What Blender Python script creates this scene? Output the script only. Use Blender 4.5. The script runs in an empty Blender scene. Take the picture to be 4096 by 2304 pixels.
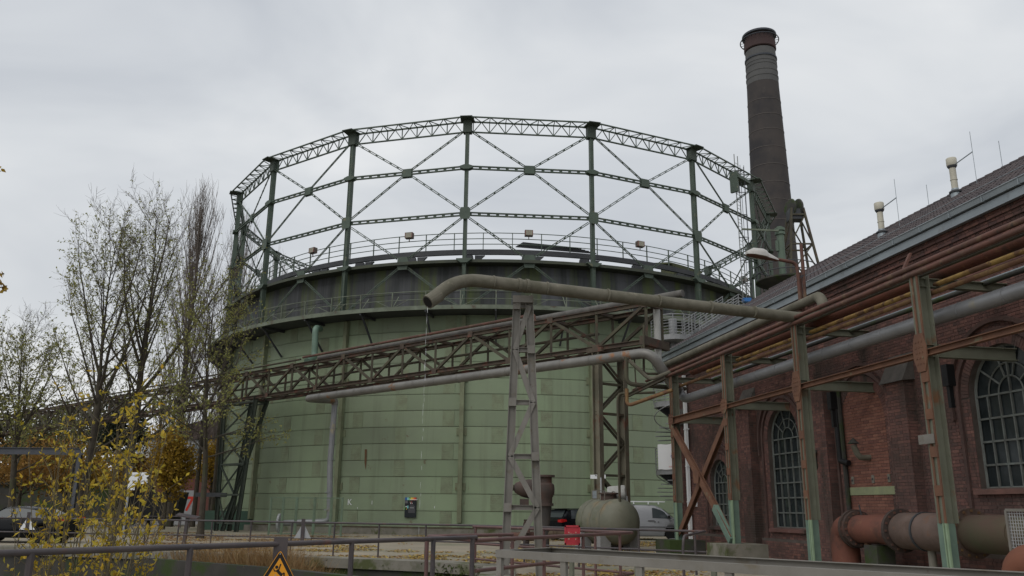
import bpy, math, random
from mathutils import Vector, Matrix
from mathutils.geometry import tessellate_polygon
sin, cos, pi = math.sin, math.cos, math.pi
V = Vector
scene = bpy.context.scene
col = scene.collection

# ------------------------------------------------------------------ camera
F, PITCH, ROLL, EYE = 3324.0, 0.260, 0.010, 1.55        # focal length in photo pixels, radians, metres
fw = V((0, cos(PITCH), sin(PITCH))); up0 = V((0, -sin(PITCH), cos(PITCH))); ri0 = V((1, 0, 0))
CXV = cos(ROLL) * ri0 + sin(ROLL) * up0
CYV = -sin(ROLL) * ri0 + cos(ROLL) * up0
C0 = V((0, 0, EYE))
cam = bpy.data.cameras.new('camera')
cam.sensor_width = 36.0; cam.lens = 36.0 * F / 4096.0
cam.clip_start = 0.1; cam.clip_end = 4000
camo = bpy.data.objects.new('camera', cam); col.objects.link(camo)
m = Matrix((CXV, CYV, -fw)).transposed().to_4x4(); m.translation = C0
camo.matrix_world = m
scene.camera = camo
scene.render.resolution_x = 1024; scene.render.resolution_y = 576

# ------------------------------------------------------------------ sky, sun, exposure
SUN_EL, SUN_AZ = math.radians(48), math.radians(215)      # azimuth clockwise from +Y (the viewing direction)
world = bpy.data.worlds.new('World'); scene.world = world; world.use_nodes = True
nt = world.node_tree; nt.nodes.clear()
def wn(t, **k):
    n = nt.nodes.new(t)
    for a, b in k.items(): setattr(n, a, b)
    return n
sky = wn('ShaderNodeTexSky', sky_type='NISHITA', sun_disc=False)
sky.sun_elevation = SUN_EL; sky.sun_rotation = SUN_AZ; sky.air_density = 2.0; sky.dust_density = 6.0
skm = wn('ShaderNodeMixRGB', blend_type='MULTIPLY'); skm.inputs[0].default_value = 1; skm.inputs[2].default_value = (0.09, 0.09, 0.09, 1)
nt.links.new(sky.outputs[0], skm.inputs[1])
tc = wn('ShaderNodeTexCoord')
mp = wn('ShaderNodeMapping'); mp.inputs['Scale'].default_value = (1.0, 1.0, 2.2); mp.inputs['Location'].default_value = (3.1, 0.4, 1.7)
nz = wn('ShaderNodeTexNoise'); nz.inputs['Scale'].default_value = 2.1; nz.inputs['Detail'].default_value = 5; nz.inputs['Roughness'].default_value = .5; nz.inputs['Distortion'].default_value = .5
nt.links.new(tc.outputs['Generated'], mp.inputs[0]); nt.links.new(mp.outputs[0], nz.inputs[0])
cr = wn('ShaderNodeValToRGB')
cr.color_ramp.elements[0].position = .32; cr.color_ramp.elements[0].color = (0.43, 0.455, 0.495, 1)
cr.color_ramp.elements[1].position = .66; cr.color_ramp.elements[1].color = (0.67, 0.68, 0.69, 1)
e = cr.color_ramp.elements.new(.5); e.color = (0.56, 0.58, 0.605, 1)
nt.links.new(nz.outputs[0], cr.inputs[0])
mx = wn('ShaderNodeMixRGB'); mx.inputs[0].default_value = .93
nt.links.new(skm.outputs[0], mx.inputs[1]); nt.links.new(cr.outputs[0], mx.inputs[2])
bg = wn('ShaderNodeBackground'); bg.inputs[1].default_value = 1.0
wo = wn('ShaderNodeOutputWorld')
nt.links.new(mx.outputs[0], bg.inputs[0]); nt.links.new(bg.outputs[0], wo.inputs[0])
sl = bpy.data.lights.new('sun', 'SUN'); sl.energy = 0.9; sl.angle = math.radians(50); sl.color = (1, .975, .94)
so = bpy.data.objects.new('sun', sl); col.objects.link(so)
sd = V((sin(SUN_AZ) * cos(SUN_EL), cos(SUN_AZ) * cos(SUN_EL), sin(SUN_EL)))
so.rotation_euler = sd.to_track_quat('Z', 'Y').to_euler(); so.location = (0, 0, 60)
vs = scene.view_settings
vs.view_transform = 'Standard'; vs.look = 'None'; vs.exposure = 0.34; vs.gamma = 1; vs.use_curve_mapping = False

# ------------------------------------------------------------------ pixel -> direction helpers (photo pixels, 4096 x 2304)
def ray(x, y):
    d = (x - 2048) / F * CXV - (y - 1152) / F * CYV + fw
    return d / d.y
def at(x, y, Y): return C0 + ray(x, y) * Y                 # point at forward distance Y
def gp(x, y, z=0.0):                                       # point on the horizontal plane z
    d = ray(x, y); return C0 + d * ((z - EYE) / d.z)
WA = math.radians(-10.5)
WD = V((sin(WA), cos(WA), 0)); WN = V((WD.y, -WD.x, 0)); W0 = V((9.1, 30.34, 0))
def B(s, q, z): return W0 + WD * s - WN * q + V((0, 0, z))  # along wall, out of wall, up
def bw(x, y, q):
    P0 = W0 - q * WN; d = ray(x, y); t = (P0 - C0).dot(WN) / d.dot(WN); P = C0 + d * t
    return (P - W0).dot(WD), P.z

# ------------------------------------------------------------------ mesh builder
class MB:
    def __init__(s): s.v = []; s.f = []; s.mi = None
    def add(s, vs, fs):
        o = len(s.v); s.v += [tuple(p) for p in vs]; s.f += [tuple(i + o for i in f) for f in fs]
    def boxax(s, c, ax, ay, az):
        c = V(c); P = [c + ax * i + ay * j + az * k for k in (-1, 1) for j in (-1, 1) for i in (-1, 1)]
        s.add(P, [(0, 2, 3, 1), (4, 5, 7, 6), (0, 1, 5, 4), (2, 6, 7, 3), (0, 4, 6, 2), (1, 3, 7, 5)])
        return s
    def box(s, x0, x1, y0, y1, z0, z1):
        return s.boxax(((x0 + x1) / 2, (y0 + y1) / 2, (z0 + z1) / 2), V(((x1 - x0) / 2, 0, 0)), V((0, (y1 - y0) / 2, 0)), V((0, 0, (z1 - z0) / 2)))
    def frame(s, a, b, up=(0, 0, 1)):
        a = V(a); b = V(b); d = b - a; L = d.length; d = d / max(L, 1e-9); u = V(up)
        if abs(d.dot(u)) > .98: u = V((1, 0, 0)) if abs(d.x) < .9 else V((0, 1, 0))
        sd_ = d.cross(u).normalized(); u = sd_.cross(d)
        return a, b, d, sd_, u, L
    def beam(s, a, b, w, h, up=(0, 0, 1)):
        a, b, d, x, u, L = s.frame(a, b, up)
        return s.boxax((a + b) / 2, x * (w / 2), d * (L / 2), u * (h / 2))
    def ibeam(s, a, b, w, h, t=.02, up=(0, 0, 1)):
        a, b, d, x, u, L = s.frame(a, b, up); c = (a + b) / 2
        s.boxax(c + u * (h / 2 - t / 2), x * (w / 2), d * (L / 2), u * (t / 2))
        s.boxax(c - u * (h / 2 - t / 2), x * (w / 2), d * (L / 2), u * (t / 2))
        return s.boxax(c, x * (t / 2), d * (L / 2), u * (h / 2 - t))
    def tube(s, pts, r, n=10, caps=True, up=(0, 0, 1)):
        pts = [V(p) for p in pts]; N = len(pts)
        rr = r if isinstance(r, (list, tuple)) else [r] * N
        d0 = (pts[1] - pts[0]).normalized(); u = V(up)
        if abs(d0.dot(u)) > .95: u = V((1, 0, 0)) if abs(d0.x) < .9 else V((0, 1, 0))
        x = d0.cross(u).normalized(); vs = []
        for i, p in enumerate(pts):
            d = (pts[min(i + 1, N - 1)] - pts[max(i - 1, 0)])
            d = d.normalized() if d.length > 1e-9 else d0
            x = (x - d * x.dot(d)); x = x.normalized() if x.length > 1e-6 else d.orthogonal().normalized()
            y = d.cross(x)
            for k in range(n):
                t = 2 * pi * k / n; vs.append(p + (x * cos(t) + y * sin(t)) * rr[i])
        fs = [(i * n + k, i * n + (k + 1) % n, (i + 1) * n + (k + 1) % n, (i + 1) * n + k) for i in range(N - 1) for k in range(n)]
        if caps: fs += [tuple(range(n - 1, -1, -1)), tuple(range((N - 1) * n, N * n))]
        s.add(vs, fs); return s
    def ring(s, c, axis, r, w, t, n=20):                    # flange: short thick disc ring (solid)
        c = V(c); a = V(axis).normalized()
        return s.tube([c - a * (w / 2), c + a * (w / 2)], r, n)
    def lathe(s, c, prof, n=24, axis=(0, 0, 1)):            # prof: [(r, h)]
        a = V(axis).normalized(); c = V(c); pts = [c + a * h for r, h in prof]
        ux = a.orthogonal().normalized(); uy = a.cross(ux); vs = []
        for (r, h) in prof:
            for k in range(n):
                t = 2 * pi * k / n; vs.append(c + a * h + (ux * cos(t) + uy * sin(t)) * max(r, 1e-4))
        N = len(prof)
        fs = [(i * n + k, i * n + (k + 1) % n, (i + 1) * n + (k + 1) % n, (i + 1) * n + k) for i in range(N - 1) for k in range(n)]
        fs += [tuple(range(n - 1, -1, -1)), tuple(range((N - 1) * n, N * n))]
        s.add(vs, fs); return s
    def prism(s, loop, ex):                                 # planar polygon extruded by vector ex
        loop = [V(p) for p in loop]; n = len(loop); ex = V(ex)
        s.add(loop + [p + ex for p in loop], [tuple(range(n - 1, -1, -1)), tuple(range(n, 2 * n))] + [(k, (k + 1) % n, n + (k + 1) % n, n + k) for k in range(n)])
        return s
    def quad(s, *p): s.add(p, [tuple(range(len(p)))]); return s
    def mesh(s, name):
        me = bpy.data.meshes.new(name); me.from_pydata(s.v, [], s.f); me.update(); return me
def bend(pts, rad, n=6):                                    # round the corners of a polyline
    pts = [V(p) for p in pts]; out = [pts[0]]
    for i in range(1, len(pts) - 1):
        a, b, c = pts[i - 1], pts[i], pts[i + 1]; d1 = (a - b); d2 = (c - b)
        r = min(rad, d1.length * .49, d2.length * .49); p0 = b + d1.normalized() * r; p1 = b + d2.normalized() * r
        for k in range(n + 1):
            t = k / n; out.append(p0 * (1 - t) ** 2 + b * 2 * t * (1 - t) + p1 * t * t)
    out.append(pts[-1]); return out
def props(o, label=None, cat=None, group=None, kind=None):
    if label: o['label'] = label
    if cat: o['category'] = cat
    if group: o['group'] = group
    if kind: o['kind'] = kind
    return o
def obj(name, mb, mat, parent=None, smooth=False, kind=None, label=None):
    me = mb.mesh(name) if isinstance(mb, MB) else mb
    if mat and not me.materials: me.materials.append(mat)
    if smooth:
        for p in me.polygons: p.use_smooth = True
        try: me.set_sharp_from_angle(angle=math.radians(40))
        except Exception: pass
    o = bpy.data.objects.new(name, me); col.objects.link(o)
    if parent is not None:
        o.parent = parent
        if parent.get('_world'): o.matrix_parent_inverse = parent['_inv'] if False else Matrix.Translation(-V(parent['_world']))
    if kind: o['kind'] = kind
    if label: o['label'] = label
    return o
def thing(name, label, cat, loc=(0, 0, 0), group=None, local=False, rz=0):
    o = bpy.data.objects.new(name, None); col.objects.link(o); o.location = loc; o.rotation_euler = (0, 0, rz); o.empty_display_size = .3
    if not local and V(loc).length > 1e-6: o['_world'] = [float(c) for c in loc]
    return props(o, label, cat, group)
def sub(name, mb, mat, part, smooth=False):                 # sub-part of a mesh part built in the same frame
    o = obj(name, mb, mat, None, smooth); o.parent = part; return o
def one(name, label, cat, mb, mat, group=None, smooth=False, kind=None):
    o = obj(name, mb, mat, None, smooth); return props(o, label, cat, group, kind)
def copy_tree(o, parent=None):
    c = o.copy(); col.objects.link(c)
    if parent is not None: c.parent = parent
    for ch in o.children: copy_tree(ch, c)
    return c

# ------------------------------------------------------------------ materials
def M(name, c, c2=None, scale=2.0, lo=.35, hi=.65, rough=.75, metal=0.0, bump=0.0, bscale=25.0, c3=None, s3=1.2, lo3=.56, hi3=.64,
      stretch=None, island=0.0, isl_cols=None, spec=.3, c4=None, s4=6.0, lo4=.6, hi4=.7, stretch3=None, objvar=0.0):
    mt = bpy.data.materials.new(name); mt.use_nodes = True; t = mt.node_tree; N = t.nodes; L = t.links
    b = N['Principled BSDF']; b.inputs['Roughness'].default_value = rough; b.inputs['Metallic'].default_value = metal
    b.inputs['Specular IOR Level'].default_value = spec
    tcn = N.new('ShaderNodeNewGeometry')
    def noise(sc, st=None, det=5):
        src = tcn.outputs['Position']
        if st:
            mpn = N.new('ShaderNodeMapping'); mpn.inputs['Scale'].default_value = st; L.new(src, mpn.inputs[0]); src = mpn.outputs[0]
        n = N.new('ShaderNodeTexNoise'); n.inputs['Scale'].default_value = sc; n.inputs['Detail'].default_value = det; n.inputs['Roughness'].default_value = .62
        L.new(src, n.inputs[0]); return n.outputs[0]
    def ramp(x, a, bb):
        r = N.new('ShaderNodeMapRange'); r.inputs[1].default_value = a; r.inputs[2].default_value = bb; r.clamp = True; L.new(x, r.inputs[0]); return r.outputs[0]
    def rgb(cc): 
        n = N.new('ShaderNodeRGB'); n.outputs[0].default_value = (*cc, 1); return n.outputs[0]
    def mix(f, a, bb):
        n = N.new('ShaderNodeMixRGB'); L.new(f, n.inputs[0]); L.new(a, n.inputs[1]); L.new(bb, n.inputs[2]); return n.outputs[0]
    cur = rgb(c)
    if isl_cols:
        g = N.new('ShaderNodeNewGeometry'); oi = N.new('ShaderNodeObjectInfo'); ad = N.new('ShaderNodeMath'); ad.operation = 'ADD'
        L.new(g.outputs['Random Per Island'], ad.inputs[0]); L.new(oi.outputs['Random'], ad.inputs[1])
        fr = N.new('ShaderNodeMath'); fr.operation = 'FRACT'; L.new(ad.outputs[0], fr.inputs[0])
        r = N.new('ShaderNodeValToRGB'); r.color_ramp.interpolation = 'LINEAR'
        while len(r.color_ramp.elements) < len(isl_cols): r.color_ramp.elements.new(.5)
        for i, cc in enumerate(isl_cols):
            r.color_ramp.elements[i].position = i / (len(isl_cols) - 1); r.color_ramp.elements[i].color = (*cc, 1)
        L.new(fr.outputs[0], r.inputs[0]); cur = r.outputs[0]
    if c2: cur = mix(ramp(noise(scale, stretch), lo, hi), cur, rgb(c2))
    if c3: cur = mix(ramp(noise(s3, stretch3), lo3, hi3), cur, rgb(c3))
    if c4: cur = mix(ramp(noise(s4), lo4, hi4), cur, rgb(c4))
    if objvar:
        oi2 = N.new('ShaderNodeObjectInfo'); mr = N.new('ShaderNodeMapRange'); mr.inputs[3].default_value = 1 - objvar; mr.inputs[4].default_value = 1 + objvar; L.new(oi2.outputs['Random'], mr.inputs[0])
        hs = N.new('ShaderNodeHueSaturation'); L.new(mr.outputs[0], hs.inputs['Value']); L.new(cur, hs.inputs['Color']); cur = hs.outputs[0]
    L.new(cur, b.inputs['Base Color'])
    if bump > 0:
        bp = N.new('ShaderNodeBump'); bp.inputs['Strength'].default_value = bump; bp.inputs['Distance'].default_value = .02
        L.new(noise(bscale, None, 4), bp.inputs['Height']); L.new(bp.outputs[0], b.inputs['Normal'])
    return mt
def lin(r, g, b): return tuple((x / 255 / 12.92 if x / 255 <= .04045 else ((x / 255 + .055) / 1.055) ** 2.4) for x in (r, g, b))
m_tank = M('tank_green_paint', (.235, .30, .19), (.20, .24, .165), .16, .38, .66, .6, bump=.08, bscale=2.5, c3=(.15, .165, .11), s3=1.3, lo3=.52, hi3=.78, stretch3=(1, 1, .05), c4=(.15, .105, .065), s4=1.6, lo4=.66, hi4=.78, objvar=.08)
m_lap = M('rivet_lap_paint', (.215, .262, .168), (.175, .19, .125), 2, .38, .72, .7)
m_seam = M('seam_shadow_rust', (.055, .055, .035), (.10, .08, .05), 4, rough=.8)
m_drum = M('sooty_drum_sheet', (.03, .034, .032), (.08, .083, .09), 1.3, .38, .64, .6, stretch=(1, 1, .05), c3=(.075, .095, .035), s3=.8, lo3=.5, hi3=.62, stretch3=(1, 1, .06))
m_frame = M('green_frame_paint', (.072, .098, .076), (.055, .075, .058), 1.5, .35, .65, .55, c3=(.14, .14, .09), s3=2.5, lo3=.6, hi3=.7)
m_galv = M('grey_green_walkway', (.16, .185, .14), (.10, .115, .085), 1.2, .35, .65, .65, c3=(.09, .07, .05), s3=2, lo3=.58, hi3=.68)
m_dark = M('dark_crown_steel', (.04, .044, .05), (.06, .062, .066), 1, .3, .7, .55)
m_rail_t = M('gallery_rail_paint', (.09, .12, .095), rough=.5)
m_rustS = M('rusty_truss_steel', (.06, .042, .034), (.085, .07, .05), 1.6, .38, .62, .8, c3=(.13, .055, .038), s3=1.9, lo3=.55, hi3=.66, bump=.2)
m_rustM = M('mossy_truss_steel', (.055, .047, .036), (.08, .076, .05), 1.4, .38, .62, .85, c3=(.10, .05, .036), s3=2.4, lo3=.58, hi3=.68, bump=.2)
m_rustR = M('red_rust_pipe', (.125, .06, .046), (.085, .05, .04), 1.2, .38, .62, .8, c3=(.15, .10, .065), s3=2.6, lo3=.56, hi3=.68, bump=.2, c4=(.05, .042, .035), s4=4.5, lo4=.58, hi4=.7)
m_rustO = M('orange_rust_pipe', (.175, .068, .047), (.13, .056, .042), 1.3, .35, .65, .7, c3=(.07, .042, .034), s3=1.7, lo3=.54, hi3=.68, bump=.2, c4=(.20, .10, .06), s4=5, lo4=.6, hi4=.72)
m_yell = M('flaking_yellow_pipe', (.36, .24, .075), (.25, .15, .055), 2.2, .4, .6, .75, c3=(.13, .07, .04), s3=2.6, lo3=.5, hi3=.58)
m_yell2 = M('rusty_yellow_pipe', (.14, .075, .04), (.19, .12, .05), 3, .4, .6, .75, c3=(.12, .06, .035), s3=3.2, lo3=.5, hi3=.58)
m_silver = M('silver_lagging', (.27, .275, .285), (.215, .22, .23), 1.1, .35, .65, .42, metal=.35, c3=(.34, .30, .21), s3=.8, lo3=.62, hi3=.72, spec=.4)
m_silverR = M('rust_streaked_silver', (.20, .195, .18), (.14, .135, .125), .9, .35, .65, .45, metal=.3, c3=(.22, .11, .055), s3=1.1, lo3=.6, hi3=.66, spec=.4)
m_grime = M('grimy_concrete_grey_pipe', (.155, .145, .115), (.10, .095, .07), 2.2, .35, .65, .85, c3=(.20, .185, .14), s3=5, lo3=.6, hi3=.75, bump=.3, bscale=14)
m_white = M('weathered_white_paint', (.205, .195, .178), (.155, .147, .13), 1.4, .35, .65, .6, c3=(.14, .12, .085), s3=2.6, lo3=.58, hi3=.72, c4=(.11, .07, .05), s4=6, lo4=.66, hi4=.74)
m_lampw = M('dirty_white_lamp_shell', (.46, .45, .43), (.38, .37, .35), 6, rough=.5)
m_whitep = M('plain_white_sheet', (.72, .74, .75), rough=.5)
m_rackg = M('rack_green_grey_paint', (.155, .163, .125), (.12, .122, .09), 1.5, .35, .65, .7, c3=(.17, .085, .045), s3=1.4, lo3=.6, hi3=.7)
m_racko = M('rack_orange_rust', (.165, .085, .052), (.12, .062, .042), 2, .35, .65, .8, c3=(.16, .14, .09), s3=2.2, lo3=.62, hi3=.7)
m_mint = M('mint_green_base_coat', (.14, .205, .165), (.11, .165, .135), 3, .4, .65, .6)
m_mintd = M('pale_mint_flange_coat', (.24, .33, .22), (.2, .28, .185), 3, .4, .65, .6)
m_railb = M('dark_brown_rail_paint', (.055, .05, .055), (.08, .066, .066), 2.5, .35, .65, .45, c3=(.11, .055, .045), s3=2.2, lo3=.6, hi3=.7)
m_railr = M('red_brown_rail_paint', (.14, .075, .068), (.10, .062, .06), 2.5, .35, .65, .5, c3=(.19, .15, .14), s3=4, lo3=.64, hi3=.74)
m_conc = M('mossy_concrete', (.22, .205, .175), (.14, .135, .11), 1.3, .35, .65, .9, c3=(.075, .085, .035), s3=1.1, lo3=.52, hi3=.64, bump=.35)
m_concd = M('dark_wet_concrete', (.035, .035, .032), (.06, .057, .05), .8, .35, .65, .85, c3=(.035, .055, .015), s3=.9, lo3=.48, hi3=.6, bump=.4)
m_gravel = M('gravel_yard', (.31, .27, .205), (.24, .215, .17), .35, .35, .65, .95, c3=(.19, .185, .13), s3=.12, lo3=.5, hi3=.62, bump=.6, bscale=30, c4=(.37, .31, .21), s4=9, lo4=.55, hi4=.75)
m_road = M('pale_asphalt', (.26, .255, .25), (.22, .215, .21), .8, rough=.9, bump=.2)
m_brick = M('dark_red_brick', (.1, .05, .04), isl_cols=[(.185, .093, .079), (.14, .074, .065), (.225, .117, .095), (.11, .063, .057), (.17, .087, .075), (.095, .06, .056), (.205, .10, .082)], c2=(.08, .055, .048), scale=.42, lo=.48, hi=.68, rough=.9, bump=.3, bscale=60, c3=(.045, .04, .033), s3=.9, lo3=.56, hi3=.72, stretch3=(1, 1, .3), c4=(.24, .165, .145), s4=1.9, lo4=.64, hi4=.82)
m_brickn = M('newer_orange_brick', (.2, .08, .05), isl_cols=[(.225, .10, .073), (.185, .083, .062), (.26, .125, .09), (.2, .092, .07), (.16, .074, .06)], c2=(.10, .06, .052), scale=.8, lo=.55, hi=.75, rough=.9, bump=.3, bscale=60)
m_mortar = M('sooty_mortar', (.085, .07, .06), (.12, .10, .09), 3, rough=.95)
m_tile = M('dark_clay_roof_tile', (.07, .06, .062), isl_cols=[(.058, .048, .05), (.075, .06, .06), (.048, .042, .046), (.085, .068, .066)], rough=.8, c3=(.12, .12, .11), s3=4, lo3=.72, hi3=.8)
m_zinc = M('zinc_gutter', (.27, .31, .33), (.22, .25, .27), .8, .35, .65, .45, metal=.25, c3=(.16, .17, .17), s3=2, lo3=.6, hi3=.75)
m_glass = M('dark_window_glass', (.016, .022, .024), (.034, .042, .045), 1.5, rough=.08, spec=.42, bump=.05, bscale=1.2)
m_mull = M('grey_green_glazing_bar', (.165, .185, .175), (.11, .115, .105), 4, rough=.6)
m_stone = M('weathered_stone_cap', (.11, .10, .09), (.07, .065, .06), 3, rough=.9, bump=.3)
m_chim = M('sooty_chimney_brick', (.058, .05, .047), (.045, .041, .04), .35, .35, .65, .9, c3=(.034, .032, .034), s3=.22, lo3=.5, hi3=.65, bump=.2, bscale=4, c4=(.075, .066, .06), s4=.7, lo4=.62, hi4=.75)
m_chimg = M('grey_chimney_render', (.095, .095, .093), (.075, .075, .075), .5, rough=.9)
m_chimr = M('red_chimney_band', (.055, .033, .032), (.045, .03, .03), .8, rough=.85)
m_cap = M('dark_chimney_cap', (.04, .045, .055), rough=.6)
m_steel = M('galvanised_stair_steel', (.27, .275, .28), (.21, .215, .22), 1.5, rough=.5, metal=.3)
m_gstack = M('green_stack_paint', (.105, .145, .108), (.08, .112, .084), .9, .35, .65, .6)
m_vessel = M('olive_mossy_vessel', (.165, .163, .125), (.115, .12, .09), .9, .35, .65, .65, c3=(.21, .165, .10), s3=1.6, lo3=.56, hi3=.7, stretch3=(1, 1, .4), c4=(.08, .095, .05), s4=.7, lo4=.55, hi4=.7)
m_valve = M('brown_cast_iron', (.05, .04, .036), (.078, .052, .043), 2, .35, .65, .75, bump=.3, c3=(.10, .05, .04), s3=2, lo3=.58, hi3=.68)
m_blackp = M('black_car_paint', (.005, .006, .008), rough=.2, spec=.22)
m_whitec = M('silver_white_van_paint', (.27, .28, .30), rough=.25, spec=.5)
m_carglass = M('car_window_glass', (.05, .06, .065), rough=.06, spec=.4)
m_tyre = M('tyre_rubber', (.012, .012, .012), rough=.9)
m_rim = M('alloy_rim', (.35, .35, .36), rough=.35, metal=.8)
m_red = M('red_lamp_lens', (.45, .015, .015), rough=.15, spec=.5)
m_redp = M('red_sign_paint', (.40, .035, .05), (.33, .03, .04), 8, rough=.4, c3=(.30, .16, .11), s3=9, lo3=.7, hi3=.76)
m_signy = M('sign_yellow', (.70, .30, .02), rough=.35)
m_black = M('black_print', (.012, .012, .013), rough=.5)
m_signback = M('grey_sign_back', (.36, .37, .38), (.30, .31, .32), 5, rough=.5)
m_board = M('dark_board', (.012, .016, .02), rough=.4)
m_blue = M('print_blue', (.03, .11, .35), rough=.5)
m_green_p = M('print_green', (.10, .40, .05), rough=.5)
m_yel_p = M('print_yellow', (.75, .55, .05), rough=.5)
m_cyan = M('print_cyan', (.25, .6, .6), rough=.5)
m_greyp = M('print_grey', (.12, .12, .13), rough=.5)
m_redpr = M('print_red', (.6, .05, .03), rough=.5)
m_bark = M('dark_bark', (.045, .038, .03), (.07, .06, .045), 3, .35, .65, .95, bump=.6, bscale=18, c3=(.055, .062, .03), s3=1.4, lo3=.55, hi3=.7)
m_barkt = M('grey_brown_twig', (.115, .095, .078), (.085, .072, .06), 2, rough=.95)
m_poptw = M('pale_poplar_twig', (.165, .135, .115), (.125, .105, .09), .6, rough=.95)
m_stem = M('olive_shrub_stem', (.14, .115, .07), (.10, .085, .05), 5, rough=.9)
def leafmat(name, cols, trans=.35):
    mt = M(name, cols[0], isl_cols=cols, rough=.6, spec=.2)
    t = mt.node_tree; b = t.nodes['Principled BSDF']; out = t.nodes['Material Output']
    tr = t.nodes.new('ShaderNodeBsdfTranslucent'); mxs = t.nodes.new('ShaderNodeMixShader'); mxs.inputs[0].default_value = trans
    src = b.inputs['Base Color'].links[0].from_socket
    t.links.new(src, tr.inputs[0]); t.links.new(b.outputs[0], mxs.inputs[1]); t.links.new(tr.outputs[0], mxs.inputs[2]); t.links.new(mxs.outputs[0], out.inputs[0])
    return mt
m_leafg = leafmat('sparse_green_leaf', [(.26, .27, .085), (.20, .22, .07), (.30, .30, .10), (.27, .25, .075)])
m_leafy = leafmat('yellow_shrub_leaf', [(.50, .36, .03), (.44, .35, .04), (.54, .34, .035), (.34, .31, .055), (.56, .40, .06)])
m_leafa = leafmat('amber_tree_leaf', [(.40, .25, .03), (.30, .19, .03), (.46, .31, .04), (.24, .14, .028), (.18, .13, .035)])
m_leafo = leafmat('rusty_orange_leaf', [(.26, .12, .03), (.22, .13, .035), (.30, .17, .04), (.17, .10, .03)])
m_leafd = leafmat('dull_olive_leaf', [(.085, .085, .04), (.10, .10, .05), (.07, .075, .035), (.12, .10, .05)])
m_everg = leafmat('dark_evergreen_leaf', [(.03, .04, .025), (.04, .05, .03), (.025, .032, .02)], .15)
m_litter = leafmat('fallen_leaf', [(.42, .30, .05), (.30, .19, .05), (.22, .11, .045), (.46, .36, .08), (.36, .24, .06)], .1)
m_litterb = leafmat('brown_fallen_leaf', [(.22, .12, .05), (.17, .09, .04), (.28, .16, .06), (.12, .075, .04)], .1)
m_straw = leafmat('dry_straw', [(.30, .20, .09), (.24, .15, .07), (.36, .26, .13), (.20, .12, .055), (.27, .14, .05)], .2)
m_moss = leafmat('green_moss_tuft', [(.05, .075, .015), (.04, .055, .015), (.07, .09, .02)], .1)
# ================================================================== SETTING
def lerp_(a, b, t): return a + (b - a) * t
rng = random.Random(7)
PIT = [(-60, 40.0), (-17, 31.4), (-10.3, 28.9), (-2.2, 25.2), (-0.6, 23.8), (-0.6, 14.9), (-1.6, 13.3), (-5.6, 8.6), (-10, 3.4), (-60, 3.4)]
def tess(outer, holes):
    loops = [[V((x, y, 0)) for x, y in l] for l in [outer] + holes]
    flat = [p for l in loops for p in l]
    return flat, tessellate_polygon(loops)
g = MB()
flat, tri = tess([(-1500, -60), (1500, -60), (1500, 3000), (-1500, 3000)], [PIT])
for t_ in tri:
    p = [flat[i] for i in t_]
    if (p[1] - p[0]).cross(p[2] - p[0]).z < 0: t_ = t_[::-1]
    g.f.append(tuple(t_))
g.v = [tuple(p) for p in flat]
props(obj('ground', g, m_gravel), kind='structure')
# pit: side walls as the sides of the concrete basin, floor
pw = MB()
for i in range(len(PIT)):
    a, b = PIT[i], PIT[(i + 1) % len(PIT)]
    pw.quad((a[0], a[1], 0), (b[0], b[1], 0), (b[0], b[1], -2.2), (a[0], a[1], -2.2))
props(obj('basin_wall', pw, m_concd), kind='structure')
pf = MB(); f2, t2 = tess(PIT, [])
pf.v = [(p.x, p.y, -2.0) for p in f2]
for t_ in t2:
    p = [f2[i] for i in t_]
    pf.f.append(tuple(t_) if (p[1] - p[0]).cross(p[2] - p[0]).z > 0 else tuple(t_[::-1]))
props(obj('basin_floor', pf, M('basin_mud', (.05, .042, .03), (.09, .07, .045), .8, rough=.6, bump=.4)), kind='structure')
# concrete coping along the basin edge
def offs(P, q, d):                                           # shift a segment sideways
    n = V((-(q - P).y, (q - P).x, 0)).normalized() * d; return P + n, q + n
cp = MB(); edge = [V((-60, 40.0, 0)), V((-17, 31.4, 0)), V((-10.3, 28.9, 0)), V((-2.2, 25.2, 0)), V((-0.6, 23.8, 0)), V((-0.6, 14.9, 0)), V((-1.6, 13.3, 0)), V((-5.6, 8.6, 0)), V((-10, 3.4, 0))]
def strip(mb, line, w0, w1, z0, z1):
    L_, R_ = [], []
    for i, p in enumerate(line):
        d = (line[min(i + 1, len(line) - 1)] - line[max(i - 1, 0)]).normalized(); n = V((-d.y, d.x, 0))
        L_.append(p + n * w1); R_.append(p + n * w0)
    for i in range(len(line) - 1):
        a, b, c, d = R_[i], R_[i + 1], L_[i + 1], L_[i]
        lo_ = [V((p.x, p.y, z0)) for p in (a, b, c, d)]; hi_ = [V((p.x, p.y, z1)) for p in (a, b, c, d)]
        mb.add(lo_ + hi_, [(3, 2, 1, 0), (4, 5, 6, 7), (0, 1, 5, 4), (1, 2, 6, 5), (2, 3, 7, 6), (3, 0, 4, 7)])
strip(cp, edge, -.10, .75, -.22, .06)
props(obj('basin_coping', cp, m_conc), kind='structure')
# pale asphalt road passing behind the trees on the left
rd = MB(); rl = [V((-120, 66, 0)), V((-45, 58, 0)), V((-31, 62, 0)), V((-30, 80, 0)), V((-40, 130, 0))]
strip(rd, rl, -3.2, 3.2, -.05, .012)
props(obj('road', rd, m_road), kind='structure')

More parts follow.
